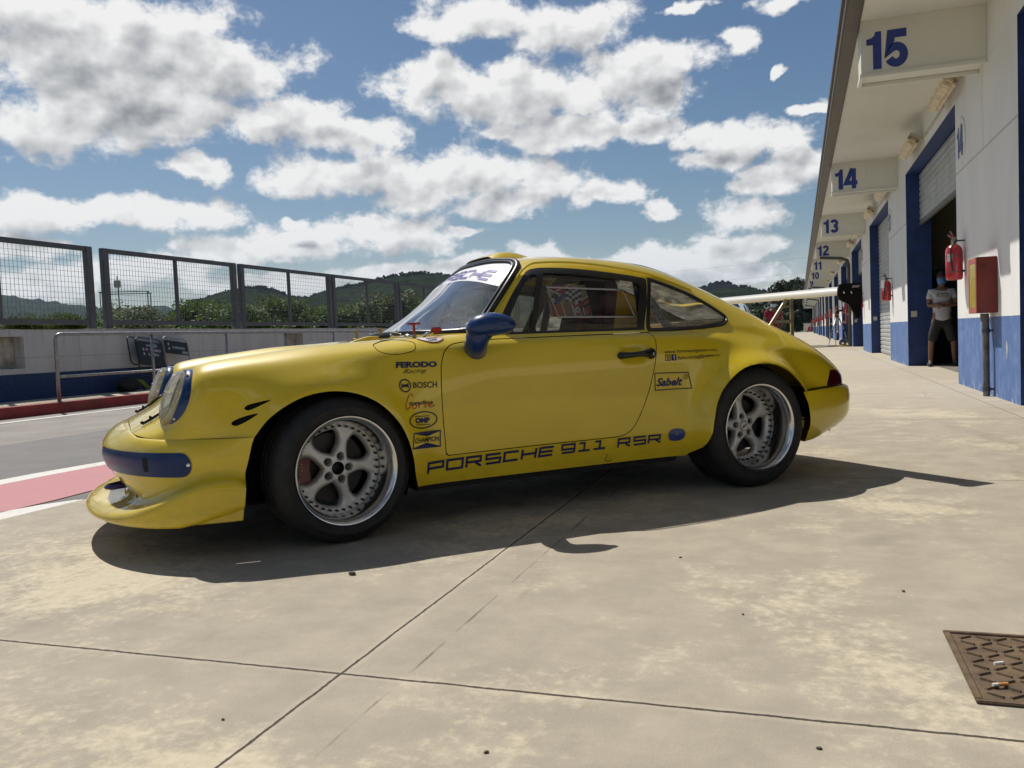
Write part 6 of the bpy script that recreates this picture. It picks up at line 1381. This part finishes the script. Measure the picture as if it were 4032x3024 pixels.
m = MB(); strip(m, [(1.386,.253),(1.378,.225),(1.384,.212)], .0025); strip(m, [(1.386,.2125),(1.420,.214)], .003, EPS+.0004); m.build('sill_crack', DECK, tx)
# triangular pull sticker by the windscreen, with its arrow
m = MB(); S3 = [(.405,-.684),(.435,-.718),(.472,-.733),(.510,-.728),(.533,-.705),(.470,-.672)]
tri = lambda P, e: [(x, y, (top_z(x, y)[0] if abs(y) < .70 else np.interp(-y, SG[int((x-SX[0])/.0125), ::-1, 1][20:60], SG[int((x-SX[0])/.0125), ::-1, 2][20:60]))+e) for x, y in P]
from functools import partial
def skin_z(x, y):
    i = int((x-SX[0])/.0125); yy = SG[i, 36:, 1]; zz = SG[i, 36:, 2]; return np.interp(-abs(y), -yy, zz)
tri3 = lambda P, e: [(x, y-e*.5, skin_z(x, y)+e) for x, y in P]
cS = np.mean(S3, 0)
def fan(P, e, mm, name):
    m = MB(); P = spl(P, 4, True); N = len(P); Q = [tuple(cS)]+[tuple(cS+(p-cS)*.5) for p in P]+[tuple(p) for p in P]; m.put(tri3(Q, e), [(0, 1+i, 1+(i+1) % N) for i in range(N)]+[(1+i, 1+N+i, 1+N+(i+1) % N, 1+(i+1) % N) for i in range(N)]); return m.build(name, mm, tx, True)
fan(S3, .0025, DECR, 'cutoff_sticker'); fan([tuple(cS+(np.array(p)-cS)*.86) for p in S3], .0038, DECW, 'cutoff_sticker')
v, f = text_mesh('OMP', .03); q = quad_map(v, (.452,-.722), (.498,-.720), (.498,-.708), (.452,-.710)); m = MB(); m.put(tri3(q, .0055), f); m.build('cutoff_sticker', DECK, tx)
m = MB(); m.put(tri3([(.445,-.700),(.510,-.698),(.505,-.690),(.450,-.692)], .0055), [(0, 1, 2, 3)]); m.build('cutoff_sticker', DECR, tx)
# windscreen banner lettering, laid on the glass
def ban_pt(u, h):                                                     # u: metres from the centre towards the car's right; h: 0..1 up the banner
    y = u; ztop_ = np.interp(abs(y), [0, .2, .4, .5], [1.268, 1.262, 1.238, 1.21]); zbot_ = 1.201-.22*y*y; z = zbot_+(ztop_-zbot_)*h
    xs = SX[(SX > .6) & (SX < 1.05)]; zs = [top_z(x, y)[0] for x in xs]; x = np.interp(z, zs, xs); return (x-.0014, y, z+.0018)
m = MB(); k_ = 0; LET = {'P': [[(0,0),(0,1),(1,1),(1,.45),(.1,.45)]], 'O': [[(0,.9),(0,0),(1,0),(1,1),(0,1),(0,.9)]], 'R': [[(0,0),(0,1),(1,1),(1,.45),(.1,.45)],[(.55,.35),(1,0)]], 'S': [[(1,1),(0,1),(0,.5),(1,.5),(1,0),(0,0)]], 'C': [[(1,1),(0,1),(0,0),(1,0)]], 'H': [[(0,0),(0,1)],[(1,0),(1,1)],[(.1,.5),(.9,.5)]], 'E': [[(1,1),(0,1),(0,0),(1,0)],[(.1,.5),(1,.5)]]}
for i, ch in enumerate('PORSCHE'):
    for j, st in enumerate(LET[ch]):
        p = np.array(st, float); N = len(p)
        for a, b_ in zip(p[:-1], p[1:]):                              # every bar of a letter as a short ribbon on the curved glass
            hz_ = abs(a[1]-b_[1]) < .01; wv_ = .30 if hz_ else .12; nrm = np.array([0, wv_/2]) if hz_ else np.array([wv_/2, 0])
            if not hz_ and abs(a[0]-b_[0]) < .01: a, b_ = a+(b_-a)*.10, b_-(b_-a)*.10
            R1 = []
            for t_ in np.linspace(0, 1, 5):
                c_ = a+(b_-a)*t_
                for sg_ in (1, -1):
                    e_ = c_+nrm*sg_; hh = .20+.62*np.clip(e_[1], -.1, 1.1); uu = .430-.124*i-.100*e_[0]
                    R1.append(ban_pt(uu, hh))
            k_ += 1; m.put([(x-.0003*(k_ % 4), y, z+.0003*(k_ % 4)) for x, y, z in R1], [(2*q, 2*q+1, 2*q+3, 2*q+2) for q in range(4)])
m.build('banner_lettering', mat('banner_violet', (.055,.045,.30), .45), ban)

# ================================================================= WHEELS (local axis: outer face towards -y)
def tyre_fn(T, b, co):
    f = T.noise(co, 20, 5, .65); c = T.mix(T.ramp(f, .35, .7), rgb(.010,.010,.010), rgb(.021,.020,.019)); T.put(b.inputs['Base Color'], c); b.inputs['Roughness'].default_value = .72
YTX = mat('tyre_lettering', (.38,.30,.06), .6)
TYRE = mat('tyre_rubber', (.02,.02,.02), fn=tyre_fn)
TDK = mat('tread_groove', (.004,.004,.004), .9)
def wheel(x, y, zc, wdt, steer, off, hollow, R=.3225, rim=.232, dish=.10):
    s_ = -1 if y < 0 else 1
    wl = bpy.data.objects.new('wheel', None); COL.objects.link(wl); wl.parent = car; wl.location = (x, y, zc); wl.rotation_euler = (0, 0, steer)
    fl = 1 if s_ < 0 else -1                                          # y outward is -fl
    Y = lambda v: v*fl
    prof = [(rim-.006, .012), (rim+.004, .000), (rim+.020, -.008), (rim+.045, -.012), (R-.040, -.008), (R-.018, .004), (R-.006, .020), (R, .040)]
    gro = [.30, .5, .7]
    for g_ in gro: prof += [(R, wdt*g_-.007), (R-.006, wdt*g_-.0065), (R-.006, wdt*g_+.0065), (R, wdt*g_+.007)]
    prof += [(R, wdt-.04), (R-.006, wdt-.02), (R-.04, wdt+.006), (rim+.02, wdt+.006), (rim-.006, wdt-.01)]
    m = MB(); m.lathe([(r, Y(h)) for r, h in prof], 96, axis='y'); ty = m.build('tyre', TYRE, wl, True, autos=35)
    m = MB()
    for i in range(72):                                               # cross cuts on the tread shoulders
        a = 2*math.pi*i/72
        for (h0, h1) in ((.022, wdt*.26),):
            c, sn = math.cos(a), math.sin(a); tn = Vector((-sn, 0, c))*.0022; p0 = Vector((c*(R+.0004), Y(h0+.02), sn*(R+.0004))); p1 = Vector((math.cos(a+.05)*(R+.0004), Y(h1), math.sin(a+.05)*(R+.0004))); m.put([p0-tn, p0+tn, p1+tn, p1-tn], [(0, 1, 2, 3)])
    m.build('tread_cut', DARK, ty)
    if not hollow and s_ < 0:                                         # small yellow lettering moulded on the sidewall
        v, f = text_mesh('P Zero', .02, .2); m = MB(); m.put([((R-.020-b_*-.016-.016)*math.cos(.02-.20*(a-.5)), Y(-.0135), (R-.036+b_*.016)*math.sin(.02-.20*(a-.5))) for a, b_ in v], f); m.build('sidewall_lettering', YTX, ty)
    m = MB(); m.lathe([(r, Y(h)) for r, h in [(rim-.010, .020), (rim+.001, .006), (rim+.0085, .000), (rim+.0095, -.006), (rim+.006, -.011), (rim-.001, -.010), (rim-.007, -.003), (rim-.012, .006), (rim-.020, .022), (rim-.0235, .045), (rim-.0265, dish+.006)]], 96, axis='y'); m.build('rim_lip', LIP, wl, True, autos=50)
    m = MB(); m.lathe([(r, Y(h)) for r, h in [(rim-.026, dish+.008), (rim-.030, wdt*.8), (rim-.006, wdt-.012)]], 64, axis='y'); m.build('rim_barrel', mat('barrel_grey', (.22,.22,.22), .45, metal=.7), wl, True)
    # five spoke centre cut from a polar sheet
    nr, na_ = 40, 240; P = []; ra = np.linspace(.030, rim-.0265, nr)
    for r in ra:
        for k in range(na_): P.append((r, 2*math.pi*k/na_))
    P = np.array(P); ph = np.abs(((P[:, 1]-off+math.pi/5) % (2*math.pi/5))-math.pi/5)   # angle from the nearest spoke
    ds = P[:, 0]*np.sin(ph); wsp = .0255+.9*np.clip(.112-P[:, 0], 0, 1)**1.5*1.5+.022*np.clip((P[:, 0]-.120)/.05, 0, 1)**2
    ho = ds-wsp; h1 = P[:, 0]-.066; h2 = (rim-.060)-P[:, 0]; kk = .012
    sm = lambda a, b_: np.minimum(a, b_)-np.maximum(kk-np.abs(a-b_), 0)**2/(4*kk)
    F_ = sm(sm(ho, h1), h2)                                           # >0 inside a window
    lug = np.minimum.reduce([np.hypot(P[:, 0]*np.cos(P[:, 1])-.054*math.cos(off+2*math.pi*q/5), P[:, 0]*np.sin(P[:, 1])-.054*math.sin(off+2*math.pi*q/5)) for q in range(5)])
    depth = dish+.012+.020*np.exp(-np.maximum(-F_, 0)/.006)-.010*np.clip((.15-P[:, 0])/.1, 0, 1)+.020*np.exp(-(lug/.0165)**6)
    V = np.stack([P[:, 0]*np.cos(P[:, 1]), Y(1)*depth, P[:, 0]*np.sin(P[:, 1])], 1); Fc = [(i*na_+k, i*na_+(k+1) % na_, (i+1)*na_+(k+1) % na_, (i+1)*na_+k) for i in range(nr-1) for k in range(na_)]
    _, (V1, F1) = cut(np.concatenate([V, F_[:, None]], 1), Fc, F_)
    V1 = V1[:, :3]; V2_ = V1.copy(); V2_[:, 1] += Y(.020); m = MB(); m.put(V1, F1); m.put(V2_, [f[::-1] for f in F1])
    ed = {}
    for f in F1:
        for a, b_ in zip(f, f[1:]+f[:1]): ed[(a, b_)] = ed.get((a, b_), 0)+1
    o_ = len(V1); m.f += [(b_, a, a+o_, b_+o_) for (a, b_) in ed if (b_, a) not in ed]; m.mi += [0]*(len(m.f)-len(m.mi))
    sp = m.build('spokes', SILV, wl, True, autos=50)
    m = MB()
    for q in range(36):
        a = 2*math.pi*(q+.5)/36; rr = rim-.043; m.lathe([(.0052, Y(dish-.012)), (.0058, Y(dish-.008)), (.0058, Y(dish+.006))], 8, axis='y', cap=True, mx=Matrix.Translation((rr*math.cos(a), 0, rr*math.sin(a))))
    m.build('rim_bolts', BOLT, wl, False)
    for q in range(5):
        a = off+2*math.pi*q/5; m = MB(); m.lathe([(.0125, Y(dish+.034)), (.0115, Y(dish+.012)), (.008, Y(dish+.008)), (0, Y(dish+.008))], 6, axis='y', mx=Matrix.Translation((.054*math.cos(a), 0, .054*math.sin(a)))); m.build('wheel_nut', BOLT, wl)
    m = MB()
    if hollow: m.lathe([(.030, Y(dish+.004)), (.027, Y(dish+.008)), (.026, Y(dish+.05)), (0, Y(dish+.05))], 32, axis='y'); m.build('hub_bore', mat('hub_dark', (.03,.03,.032), .5, metal=.4), wl, True, autos=40)
    else:
        m.lathe([(0, Y(dish-.004)), (.024, Y(dish-.003)), (.027, Y(dish+.001)), (.029, Y(dish+.012))], 32, axis='y'); hc = m.build('hub_cap', SILV, wl, True, autos=40); m = MB(); m.box((-.016, min(Y(dish-.0060), Y(dish-.0045)), -.003), (.016, max(Y(dish-.0060), Y(dish-.0045)), .003), mx=Matrix.Rotation(rad(-40), 4, 'Y')); m.build('emblem', BOLT, hc)
    m = MB(); m.lathe([(.06, Y(dish+.075)), (.155, Y(dish+.075)), (.155, Y(dish+.10)), (.06, Y(dish+.10))], 48, axis='y'); m.lathe([(.07, Y(dish+.05)), (.07, Y(wdt-.02)), (0, Y(wdt-.02))], 24, axis='y'); m.build('brake_disc', mat('disc_steel', (.035,.032,.03), .5, metal=.5, var=.2), wl, True, autos=40)
    m = MB(); a0 = rad(180); pr = [(r, h) for r, h in ((.115, .050), (.172, .050), (.178, .07), (.178, .115), (.115, .115))]; Pg = [[(r*math.cos(a), Y(dish+h), r*math.sin(a)) for r, h in pr+pr[:1]] for a in np.linspace(a0-.62, a0+.62, 16)]
    m.grid(Pg); m.put(Pg[0][:5], [tuple(range(5))]); m.put(Pg[-1][:5], [tuple(range(5))]); cl = m.build('brake_caliper', mat('caliper_red', (.13,.010,.012), .4, coat=.3), wl, True, autos=40)
    if hollow and s_ < 0:
        m = MB(); 
        for q in range(3): m.ball((-.150, Y(dish+.0495), .030-.014*q), (.003, .001, .0045), 6, 4)
        m.build('caliper_lettering', mat('lettering_gold', (.45,.30,.05), .4), cl)
    return wl
wheel(0, -.862, .322, .245, rad(9.4), 0.0, True, dish=.10)
wheel(2.272, -.906, .328, .285, 0, rad(27), False, R=.3285, dish=.125)
wheel(0, .862, .322, .245, rad(9.4), .3, True, dish=.10)
wheel(2.272, .906, .328, .285, 0, .6, False, R=.3285, dish=.125)

# ================================================================= CABIN
INK = mat('cabin_black', (.018,.018,.020), .7, var=.2); SEATR = mat('seat_maroon', (.085,.010,.022), .85, var=.2, vscale=20); CAGE = mat('cage_blue', (.02,.035,.10), .4, coat=.3); CAGEG = mat('cage_grey', (.12,.13,.14), .45); BELTR = mat('belt_red', (.30,.03,.03), .8); CREAM = mat('cabin_cream', (.66,.55,.30), .7)
m = MB(); m.box((.55, -.70, .22), (1.95, .70, .27)); m.box((1.95, -.62, .27), (2.0, .62, .70)); m.box((.52, -.68, .27), (.56, .68, .75)); m.build('cabin_floor', INK, car)
m = MB(); P = []
for y_ in np.linspace(-.66, .66, 21): P.append([(x_, y_, z_-.02*abs(y_/.66)**2) for x_, z_ in ((.50-.02+.12*(y_/.66)**2, .895), (.62, .905), (.74, .905), (.83, .885), (.87, .84), (.86, .70))])
m.grid(P); m.build('dashboard', INK, car, True, autos=50)
m = MB(); P = [[(x_, y_, .868+.10*(x_-1.85)) for y_ in np.linspace(-.58+.14*max(0, x_-2.1)/.4, .58-.14*max(0, x_-2.1)/.4, 7)] for x_ in np.linspace(1.85, 2.50, 6)]; m.grid(P); m.box((1.86, -.60, .40), (1.90, .60, .84)); m.box((2.05, -.5, .885), (2.10, .5, .905), .006); m.box((2.25, -.45, .905), (2.29, .45, .925), .006); m.box((1.9, .50, .87), (2.6, .53, .99)); m.build('rear_shelf', CREAM, car, False)
for y_ in (-.34,):
    m = MB(); P = []
    for z_ in np.linspace(.42, 1.20, 14):
        t_ = (z_-.42)/.78; w_ = .27*(1-.32*t_**3)*(1 if t_ < .93 else .72); xb = 1.50+.17*t_; row = []
        for q in np.linspace(0, 2*math.pi, 25): row.append((xb+.055*math.sin(q)*(1 if math.sin(q) > 0 else .5)-(.11*abs(math.cos(q))**3 if t_ < .95 else .05), y_+w_*math.cos(q), z_))
        P.append(row)
    m.grid(P); m.put(P[-1][:24], [tuple(range(24))]); m.box((1.02, y_-.25, .30), (1.50, y_+.25, .43), .05); st_ = m.build('seat', SEATR, car, True, autos=45)
    m = MB()
    for dy in (-.10, .10): m.grid([[(1.50+.17*t_-.062, y_+dy+o_, .45+.70*t_) for o_ in (-.03, .03)] for t_ in np.linspace(0, .92, 6)])
    m.build('harness', BELTR, st_)
m = MB(); m.tube([(.98+.02*math.sin(a), -.34+.17*math.cos(a), .86+.17*math.sin(a)) for a in np.linspace(0, 6.1, 28)], .014, 8, closed=True); m.tube([(.99, -.50, .86), (.99, -.18, .86)], .012, 6); m.tube([(.98, -.34, .86), (.80, -.34, .80)], .025, 8); m.build('steering_wheel', INK, car, True)
m = MB(); m.tube([(1.75, -.61, .30), (1.75, -.60, .90), (1.77, -.51, 1.16), (1.77, -.40, 1.225), (1.77, .40, 1.225), (1.77, .51, 1.16), (1.75, .60, .90), (1.75, .61, .30)], .026, 10)
m.tube([(1.71, -.42, 1.18), (1.15, -.475, 1.205), (1.04, -.50, 1.16), (.80, -.57, .93), (.75, -.60, .40)], .02, 10); m.tube([(1.71, .42, 1.18), (1.15, .475, 1.205), (1.04, .50, 1.16), (.80, .57, .93), (.75, .60, .40)], .02, 10); m.tube([(1.06, -.47, 1.19), (1.06, .47, 1.19)], .018, 8); m.build('roll_cage', CAGE, car, True)
m = MB(); m.tube([(1.79, -.53, 1.11), (2.06, -.50, .80)], .026, 12); m.tube([(1.79, .53, 1.11), (2.06, .50, .80)], .026, 12); m.build('cage_stay', CAGEG, car, True)
# sliding window runners on the near door glass
m = MB(); sy = lambda x, z, e=.006: (x, side_y(x, z)[0]-e+.008, z)
runs = [[(1.143, 1.123), (1.605, 1.103)], [(1.175, .967), (1.640, .957)], [(1.143, 1.123), (1.175, .967)], [(1.600, 1.103), (1.640, .957)]]
for (a, b_), rr in zip(runs, (.0055, .0055, .003, .003)): m.tube([sy(a[0]+(b_[0]-a[0])*t_, a[1]+(b_[1]-a[1])*t_) for t_ in np.linspace(0, 1, 8)], rr, 6)
m.build('sliding_pane_runner', mat('runner_alloy', (.38,.38,.38), .4, metal=.6), car, True)
# sticker covered board inside, seen through the near window
SB = thing; bd = MB(); X0, Y0 = 1.13, -.545
pt = lambda a, b_, e=0: (1.165+.255*a+.03*(1-b_), -.590+.03*(1-b_)-e+.02*b_, .972+.165*b_)
bd.put([pt(0, 0), pt(.98, 0), pt(.93, 1), pt(0, 1)], [(0, 1, 2, 3)]); bo = bd.build('sticker_board', mat('board_tan', (.40,.30,.15), .7), car)
def pch(pts, mm, e): q = MB(); q.put([pt(a, b_, e) for a, b_ in pts], [tuple(range(len(pts)))]); return q.build('sticker', mm, bo)
SR, SBk, SW, SO, SBl = mat('sticker_red', (.40,.035,.035), .5), mat('sticker_black', (.012,.012,.013), .5), mat('sticker_white', (.70,.69,.66), .5), mat('sticker_orange', (.50,.11,.03), .5), mat('sticker_blue', (.012,.05,.32), .5)
for pts, mm, e in [([(0,.9),(.35,.72),(.62,.98),(.1,1)], SR, .001), ([(.02,.86),(.30,.66),(.30,.70),(.04,.92)], SW, .002), ([(.22,.80),(.60,1),(.56,1),(.2,.84)], SW, .002), ([(.02,.55),(.18,.78),(.26,.62),(.10,.36)], SBk, .0015), ([(.10,.45),(.40,.76),(.45,.70),(.2,.40),(.1,.36)], SBl, .002), ([(.05,.0),(.06,.38),(.28,.48),(.34,.02)], SO, .0015), ([(.33,.02),(.28,.46),(.30,.47),(.36,.02)], SW, .0025), ([(.36,.02),(.33,.40),(.62,.42),(.60,.02)], mat('sticker_tan', (.27,.17,.06), .6), .001), ([(.56,.02),(.52,.36),(.55,.38),(.6,.02)], SW, .003), ([(.60,.02),(.56,.40),(.95,.62),(.97,.5),(.72,.30),(.7,.02)], SR, .002), ([(.62,.36),(.95,.62),(.95,.66),(.6,.40)], SW, .003), ([(.72,.30),(.74,.02),(.95,.02),(.97,.44)], SBk, .0015), ([(.80,.26),(.80,.05),(.94,.05),(.96,.36)], SR, .003), ([(.78,.28),(.78,.05),(.80,.05),(.80,.28)], SW, .0035)]: pch(pts, mm, e)
for i in range(5):
    for j in range(5):
        a, b_ = .40+.072*i+.01*j, .44+.09*j+.035*math.sin(i*1.1); pch([(a, b_), (a+.072, b_+.01), (a+.08, b_+.10), (a+.008, b_+.09)], SW if (i+j) % 2 else SBk, .004)
pch([(.10+.055*math.cos(t_), .52+.075*math.sin(t_)) for t_ in np.linspace(0, 6, 16)], SW, .005)
v, f = text_mesh('BELL', .02); q = MB(); q.put([pt(.065+a*.07, .49+c*.06, .006) for a, c in v], f); q.build('sticker', SR, bo)
pch([(.64+.055*math.cos(t_), .20+.10*math.sin(t_)) for t_ in np.linspace(0, 6, 18)], SW, .006); pch([(.64+.025*math.cos(t_), .20+.045*math.sin(t_)) for t_ in np.linspace(0, 6, 12)], SBk, .007)

# ================================================================= AIR: an even haze round everything
HZ = bpy.data.materials.new('haze_air'); HZ.use_nodes = True; T = NT(HZ.node_tree); T.n.remove(T.n['Principled BSDF'])
pv = T.add('ShaderNodeVolumePrincipled'); pv.inputs['Color'].default_value = rgb(.62, .80, 1.0); pv.inputs['Density'].default_value = .00006; pv.inputs['Anisotropy'].default_value = .2
T.l.new(pv.outputs[0], T.n['Material Output'].inputs['Volume'])
m = MB(); m.box((-4350, -4350, -1.2), (4350, 4350, 290)); hz_o = m.build('haze', HZ); hz_o['kind'] = 'stuff'
try: HZ.cycles.homogeneous_volume = True
except Exception: pass
